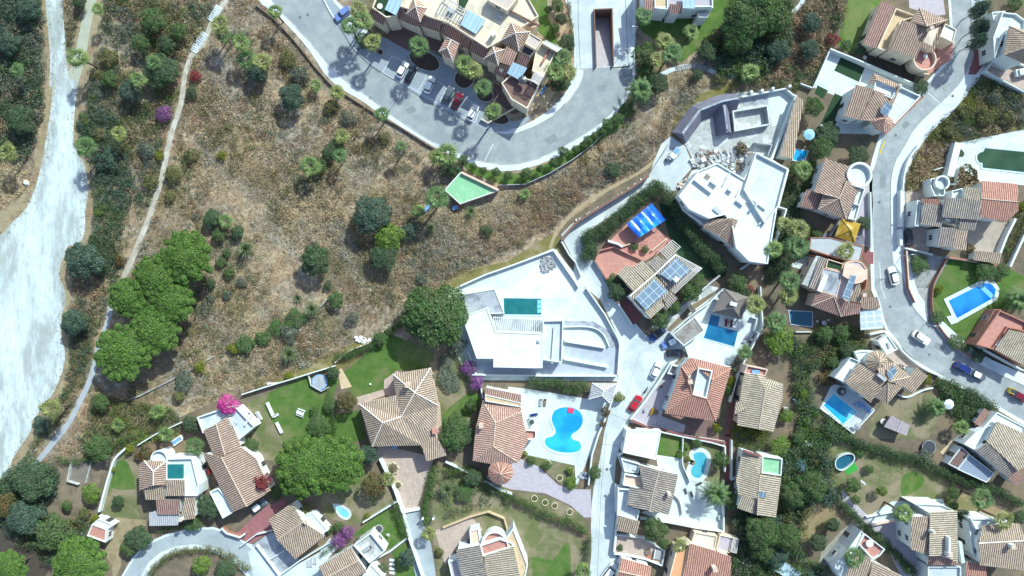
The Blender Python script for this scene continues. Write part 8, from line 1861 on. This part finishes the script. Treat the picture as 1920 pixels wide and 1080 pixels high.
for i,p in enumerate(("100,715","140,715")): simple('bench',['left half of the pale bench outside the garden wall','right half of the pale bench outside the garden wall'][i],'bench',p,[('seat',[('b',(0,0,.35),1.1,.5,.06,WOODW)]),('leg',[('b',(-.4,0,0),.08,.4,.35,WOODW)]),('leg',[('b',(.4,0,0),.08,.4,.35,WOODW)])],.02,10)
at(2,3)
lounger("1300,440",110,'dark lounger nearest the grey-brown roofs on the terrace',DARKM,s=.8);lounger("1345,462",110,'dark lounger right of the nearest one on the terrace',DARKM,s=.8);lounger("1400,385",25,'dark lounger just below the kidney pool',DARKM,s=.8)
def stone_ring(p,label,s=1.0):
    def mk():
        e = bpy.data.objects.new('flower_ring',None);C.objects.link(e)
        P = [Vector((1.05*math.cos(2*math.pi*i/18),1.05*math.sin(2*math.pi*i/18),0)) for i in range(18)]
        MB().ring(P,.22,0,.25,M('cream_stone',(.62,.58,.40),(.5,.46,.32),3,grain=.3)).build('stone_edge',e);me = crown_mesh('plants',.7,.5,5,.14,300,L_OLIVE,3);meshobj('plants',me,e);return e
    b = W(q(p)[0]);return inst('ring',mk,(b.x,b.y,.05),0,label,'flower bed','stone flower rings',s)
for p,lb in (("268,235",'stone flower ring at the upper edge of the curved lawn'),("357,345",'stone flower ring at the lower edge of the curved lawn'),("438,290",'stone flower ring with a lime bush in the curved lawn'),("168,497",'leftmost stone flower ring above the loose hedge'),("248,527",'second stone flower ring above the loose hedge'),("320,552",'third stone flower ring above the loose hedge'),("432,597",'last stone flower ring above the loose hedge')): stone_ring(p,lb,.8)
simple('outdoor_sofa','long pale sofa in the walled patio at the bottom','sofa',"1095,920",[('seat',[('b',(0,0,0),2.2,1.6,.4,FABRIC)]),('backrest',[('b',(0,.9,0),2.2,.2,.7,PLASTER)])],.6,80);table("1020,900",'dark table beside the long sofa in the walled patio',WOOD,1.2);simple('rug','red rug under the dark patio table at the bottom','rug',"1030,945",[('rug',[('b',(0,0,0),1.8,1.2,.03,REDW)])],.55,10)
simple('sink','small white wall fountain at the right wall of the kidney pool terrace','fountain',"1558,640",[('basin',[('b',(0,0,0),.7,.9,.7,PLASTER)]),('bowl',[('b',(0,0,.7),.5,.7,.02,GREYCON)])],.05)
at(1,3)
def star(p,r,label):
    b = W(q(p)[0]);P = [Vector((b.x+(r if i % 2 == 0 else r*.76)*math.cos(math.pi*i/8),b.y+(r if i % 2 == 0 else r*.76)*math.sin(math.pi*i/8),0)) for i in range(16)]
    e = empty('star_planter',(b.x,b.y,.04),label,'planter');MB().ring(P,.2,.04,.5,M('cream_stone',(.62,.58,.40))).build('stone_edge',e);MB().prism(offset(ccw(P),.21),.04,.35,SOIL).build('soil',e);c = meshobj('plants',crown_mesh('plants',r*.6,.7,5,.16,350,L_OLIVE,4),e);c.location = (0,0,.3)
star("1027,270",1.7,'larger eight-pointed star planter in the paved court');star("1066,396",1.2,'smaller eight-pointed star planter in the paved court')
table("1044,100",'blue and white round table at the roof edge of the big brown house',LBLUE,1.4)
simple('garden_cart','dark round fire pit with chairs on the shaded lawn','fire pit',"920,730",[('bowl',[('d',(0,0),.8,0,.4,DARKM)]),('stone',[('d',(0,0),1.1,0,.12,STONE)])],.03);chair("990,772",200,'small white chair on the lit part of the shaded lawn',s=1.3)
for i,p in enumerate(("1250,650","1330,650")): b_ = W(q(p)[0],2);m_ = MB();m_.disc(b_,.1,0,1.8,METAL,8);e = empty('gate_lamp',(b_.x,b_.y,0),['white globe lamp left of the court hedge','white globe lamp right of the court hedge'][i],'lamp');m_.build('pole',e);m_ = MB();m_.disc(b_,.28,1.8,2.2,LAMPG,12);m_.build('globe',e)
for k in range(4): b_ = W(q("1020,%d" % (960+k*32))[0]);m_ = MB();m_.box((b_.x,b_.y,.03),1.3,.6,.06,-.15,SIDEW);tag(m_.build('stepping_stone'),['topmost stepping stone right of the lounge house','second stepping stone right of the lounge house','third stepping stone right of the lounge house','lowest stepping stone right of the lounge house'][k],'stepping stone','stepping stones')
for i,p in enumerate(("405,985","438,965")): simple('garden_armchair',['white framed armchair left on the pale bottom patio','white framed armchair right on the pale bottom patio'][i],'armchair',p,[('seat',[('b',(0,0,.05),1.0,1.6,.3,METAL)]),('armrest',[('b',(-.5,0,.05),.08,1.6,.5,PLASTER)]),('armrest',[('b',(.5,0,.05),.08,1.6,.5,PLASTER)])],.03)
at(0,3)
simple('inflatable_boat','blue and white inflatable boat in the ochre yard','boat',"1328,65",[('hull',[('b',(0,.55,.1),2.6,.3,.4,PLASTER),('b',(0,-.55,.1),2.6,.3,.4,PLASTER),('b',(1.4,0,.1),.5,1.0,.4,PLASTER)]),('floor',[('b',(0,0,.1),2.6,1.0,.2,LBLUE)]),('seat',[('b',(-.3,0,.3),.5,.9,.12,LBLUE)])],.03,35)
simple('car_cover','crimson cushion box at the pergola of the long brown house','box',"1560,300",[('box',[('b',(0,0,0),1.4,1.1,.8,REDCAR)]),('lid',[('b',(0,0,.8),1.5,1.2,.08,REDCAR)])],.03,20)
wall('curved double white wall bounding the narrow lawn at the lower left',"945,120 860,200 820,310 780,450 740,600",1.2,.45,smooth=3);wall('white wall from the yellow bush to the pink shed',"740,630 830,670 860,700",1.0,.3);wall('grey retaining wall with white top around the small grey plot',"530,225 500,370 585,395",.9,.2,RAWCON);wall('low white edge dividing the small grey plot',"685,210 640,385",.5,.2,RAWCON);wall('white wall from the hillside down to the rooftop pool house',"1030,100 1160,20 1290,-40 1400,-90",1.0,.25,PLASTER);wall('white-capped wall in front of the lower road by the maroon strip',"1660,720 1700,760 1800,790 1840,760",1.2,.3,REDW,cap=PLASTER)
full();rock("50,343",6,'white boulder on the left bank of the white track',mat=PLASTER);wall('thin low field wall crossing the bottom of the hillside',"235,752 262,742 310,718 360,692 400,668",.45,.3,STONE);wall('short grey field wall above the dark yucca',"600,575 612,562 632,552",.5,.3,STONE)
wall('dark guard rail along the hillside edge of the top road',"478,8 510,32 545,68 570,98 590,125 620,158 660,185 700,210 750,238 800,270 835,290",.7,.25,WOOD,name='guard_rail',catg='guard rail');wall('pale wire fence wall at the foot of the top road verge',"935,347 985,345 1030,325 1075,298 1110,272 1132,250",1.1,.12,METAL,name='fence',catg='fence')
at(1,1);simple('board','pale blue board leaning in the palms left of the mint court','board',"1285,475",[('board',[('b',(0,0,.3),2.4,.9,.1,LBLUE)])],.3,48);simple('blue_crate','small bright blue crate below the mint court','crate',"1495,478",[('crate',[('b',(0,0,0),1.2,.8,.6,LBLUE)]),('rim',[('b',(0,0,.6),1.3,.9,.05,LBLUE)])],.02,20);wall('dark gate wall at the lower left corner of the mint court',"1380,370 1440,345",1.4,.2,DARKM)
at(3,3);simple('storage_box','bright blue storage box left of the wooded strip','box',"240,245",[('box',[('b',(0,0,0),1.5,2.6,1.0,BLUECAR)]),('lid',[('b',(0,0,1.0),1.6,2.7,.08,LBLUE)])],.02,-5);simple('playhouse','small grey framed cage above the blue storage box','cage',"295,75",[('frame',[('b',(0,0,0),1.6,1.3,1.2,METAL)]),('roof',[('b',(0,0,1.2),1.8,1.5,.1,SIDEW)])],.02,-5)
simple('water_tub','dark round tub beside the silvery bush in the long hedge','tub',"1200,112",[('tub',[('d',(0,0),1.6,0,.7,DARKM)]),('rim',[('d',(0,0),1.7,.62,.68,METAL)])]);simple('patio_table_set','white table set on the red roof deck at the bottom right','table',"755,830",[('tabletop',[('d',(0,0),.9,.7,.76,PLASTER)]),('leg',[('b',(0,0,0),.3,.3,.7,METAL)])],3.85)
for i,p in enumerate(("700,370","712,378","722,385")): b_ = W(q(p)[0]);m_ = MB();m_.box((b_.x,b_.y,.03),.3,.7,.12,.4,PLASTER);tag(m_.build('white_slab'),['left one of three white slabs right of the leafy tree','middle one of three white slabs right of the leafy tree','right one of three white slabs right of the leafy tree'][i],'slab')
def rubble(name,label,poly,n,smin,smax,mats,seed,z=.04):
    P = [W(p) for p in q(poly)];rg = random.Random(seed);mb = MB();xs = [p.x for p in P];ys = [p.y for p in P];k = 0
    while k < n:
        x,y = rg.uniform(min(xs),max(xs)),rg.uniform(min(ys),max(ys))
        if not ptin(x,y,P): continue
        s = rg.uniform(smin,smax);mb.box((x,y,z+rg.random()*.15),s,s*rg.uniform(.4,1),s*rg.uniform(.3,.6),rg.uniform(0,3.1),rg.choice(mats),rg.uniform(-.4,.4));k += 1
    o = mb.build(name);o['kind'] = 'stuff';o['label'] = label;return o
at(2,1)
rubble('rubble','heap of rubble, boards and stones between the grey site and the white roof',"1340,120 1400,40 1560,60 1800,50 1820,110 1750,200 1720,260 1640,230 1560,150 1440,190 1360,180",420,.2,.95,[STONE,PLASTER,RAWCON,WOOD,GREYCON],1);rubble('rubble','small rubble and sacks at the wall corner of the flat-roofed villa',"1230,320 1300,250 1340,280 1270,350",80,.2,.7,[STONE,PLASTERP,DARKM,PLASTER],2)
rubble('stone_pile','pile of grey white stones on the upper white deck',"215,860 260,840 310,860 330,920 270,960 220,970",170,.2,.6,[STONE,GREYCON,RAWCON],3,.06);rubble('stones','row of loose stones along the brown retaining wall',"480,570 700,440 900,310 1020,230 1025,245 900,330 700,460 490,590",150,.12,.45,[STONE,PLASTER],4)
simple('truck','flatbed trailer with white sacks at the top of the stone lane','trailer',"1218,75",[('bed',[('b',(0,0,.5),3.4,1.7,.15,METAL)]),('load',[('b',(-.8,0,.65),1.2,1.4,.6,PLASTER),('b',(.7,.2,.65),1.3,1.1,.4,LBLUE)]),('wheel',[('t',(-.9,-.95,.3),(-.9,.95,.3),.3,.3,RUBBER)]),('wheel',[('t',(.9,-.95,.3),(.9,.95,.3),.3,.3,RUBBER)])],.04,48)
simple('concrete_mixer','small cement mixer beside the trailer','cement mixer',"1165,115",[('drum',[('t',(0,0,.5),(.5,0,1.2),.45,.3,METAL)]),('frame',[('b',(0,0,0),.9,.6,.5,DARKM)])],.04);simple('pallet','wooden pallet at the top edge of the white villa roof','pallet',"1465,245",[('boards',[('b',(-.5+.25*k,0,.12),.14,1.2,.03,WOOD) for k in range(5)]),('bearer',[('b',(0,-.5,0),1.2,.1,.12,WOOD),('b',(0,.5,0),1.2,.1,.12,WOOD)])],5.65,50,hz=0)
simple('tank','white water container standing in the building site','container',"1430,120",[('tank',[('b',(0,0,.15),1.1,1.0,1.0,PLASTER)]),('pallet',[('b',(0,0,0),1.2,1.2,.14,WOOD)])],.04,30)
at(2,3);rubble('stones','chequered pale stepping slabs at the corner of the pool terrace',"500,300 560,300 560,350 500,350",40,.3,.5,[SIDEW,GREYCON],6,.06)
at(1,2);rubble('stones','white broken rocks below the field wall shrubs',"150,330 330,280 350,310 180,370",130,.15,.6,[PLASTER,STONE],7,.02);rubble('stones','fallen white boards and stones on the trail',"740,360 860,380 980,310 960,330 870,410 780,410",45,.2,.9,[PLASTER,WOODW],8,.03)
at(1,0);lamp("872,500",50,'street lamp at the top road curb left of the parking bays');lamp("1118,665",60,'street lamp between the parking bays and the top road');lamp("1582,950",70,'street lamp at the lower corner of the car park');lamp("1735,965",70,'street lamp nearest the widest bend of the top road')
at(2,0);lamp("905,280",180,'street lamp on the right pavement of the plaza');at(3,1);lamp("1000,838",180,'street lamp above the white car on the right road',.9);at(3,2);lamp("1165,275",180,'street lamp at the inner bend of the right road',.9)
bpy.context.view_layer.update()
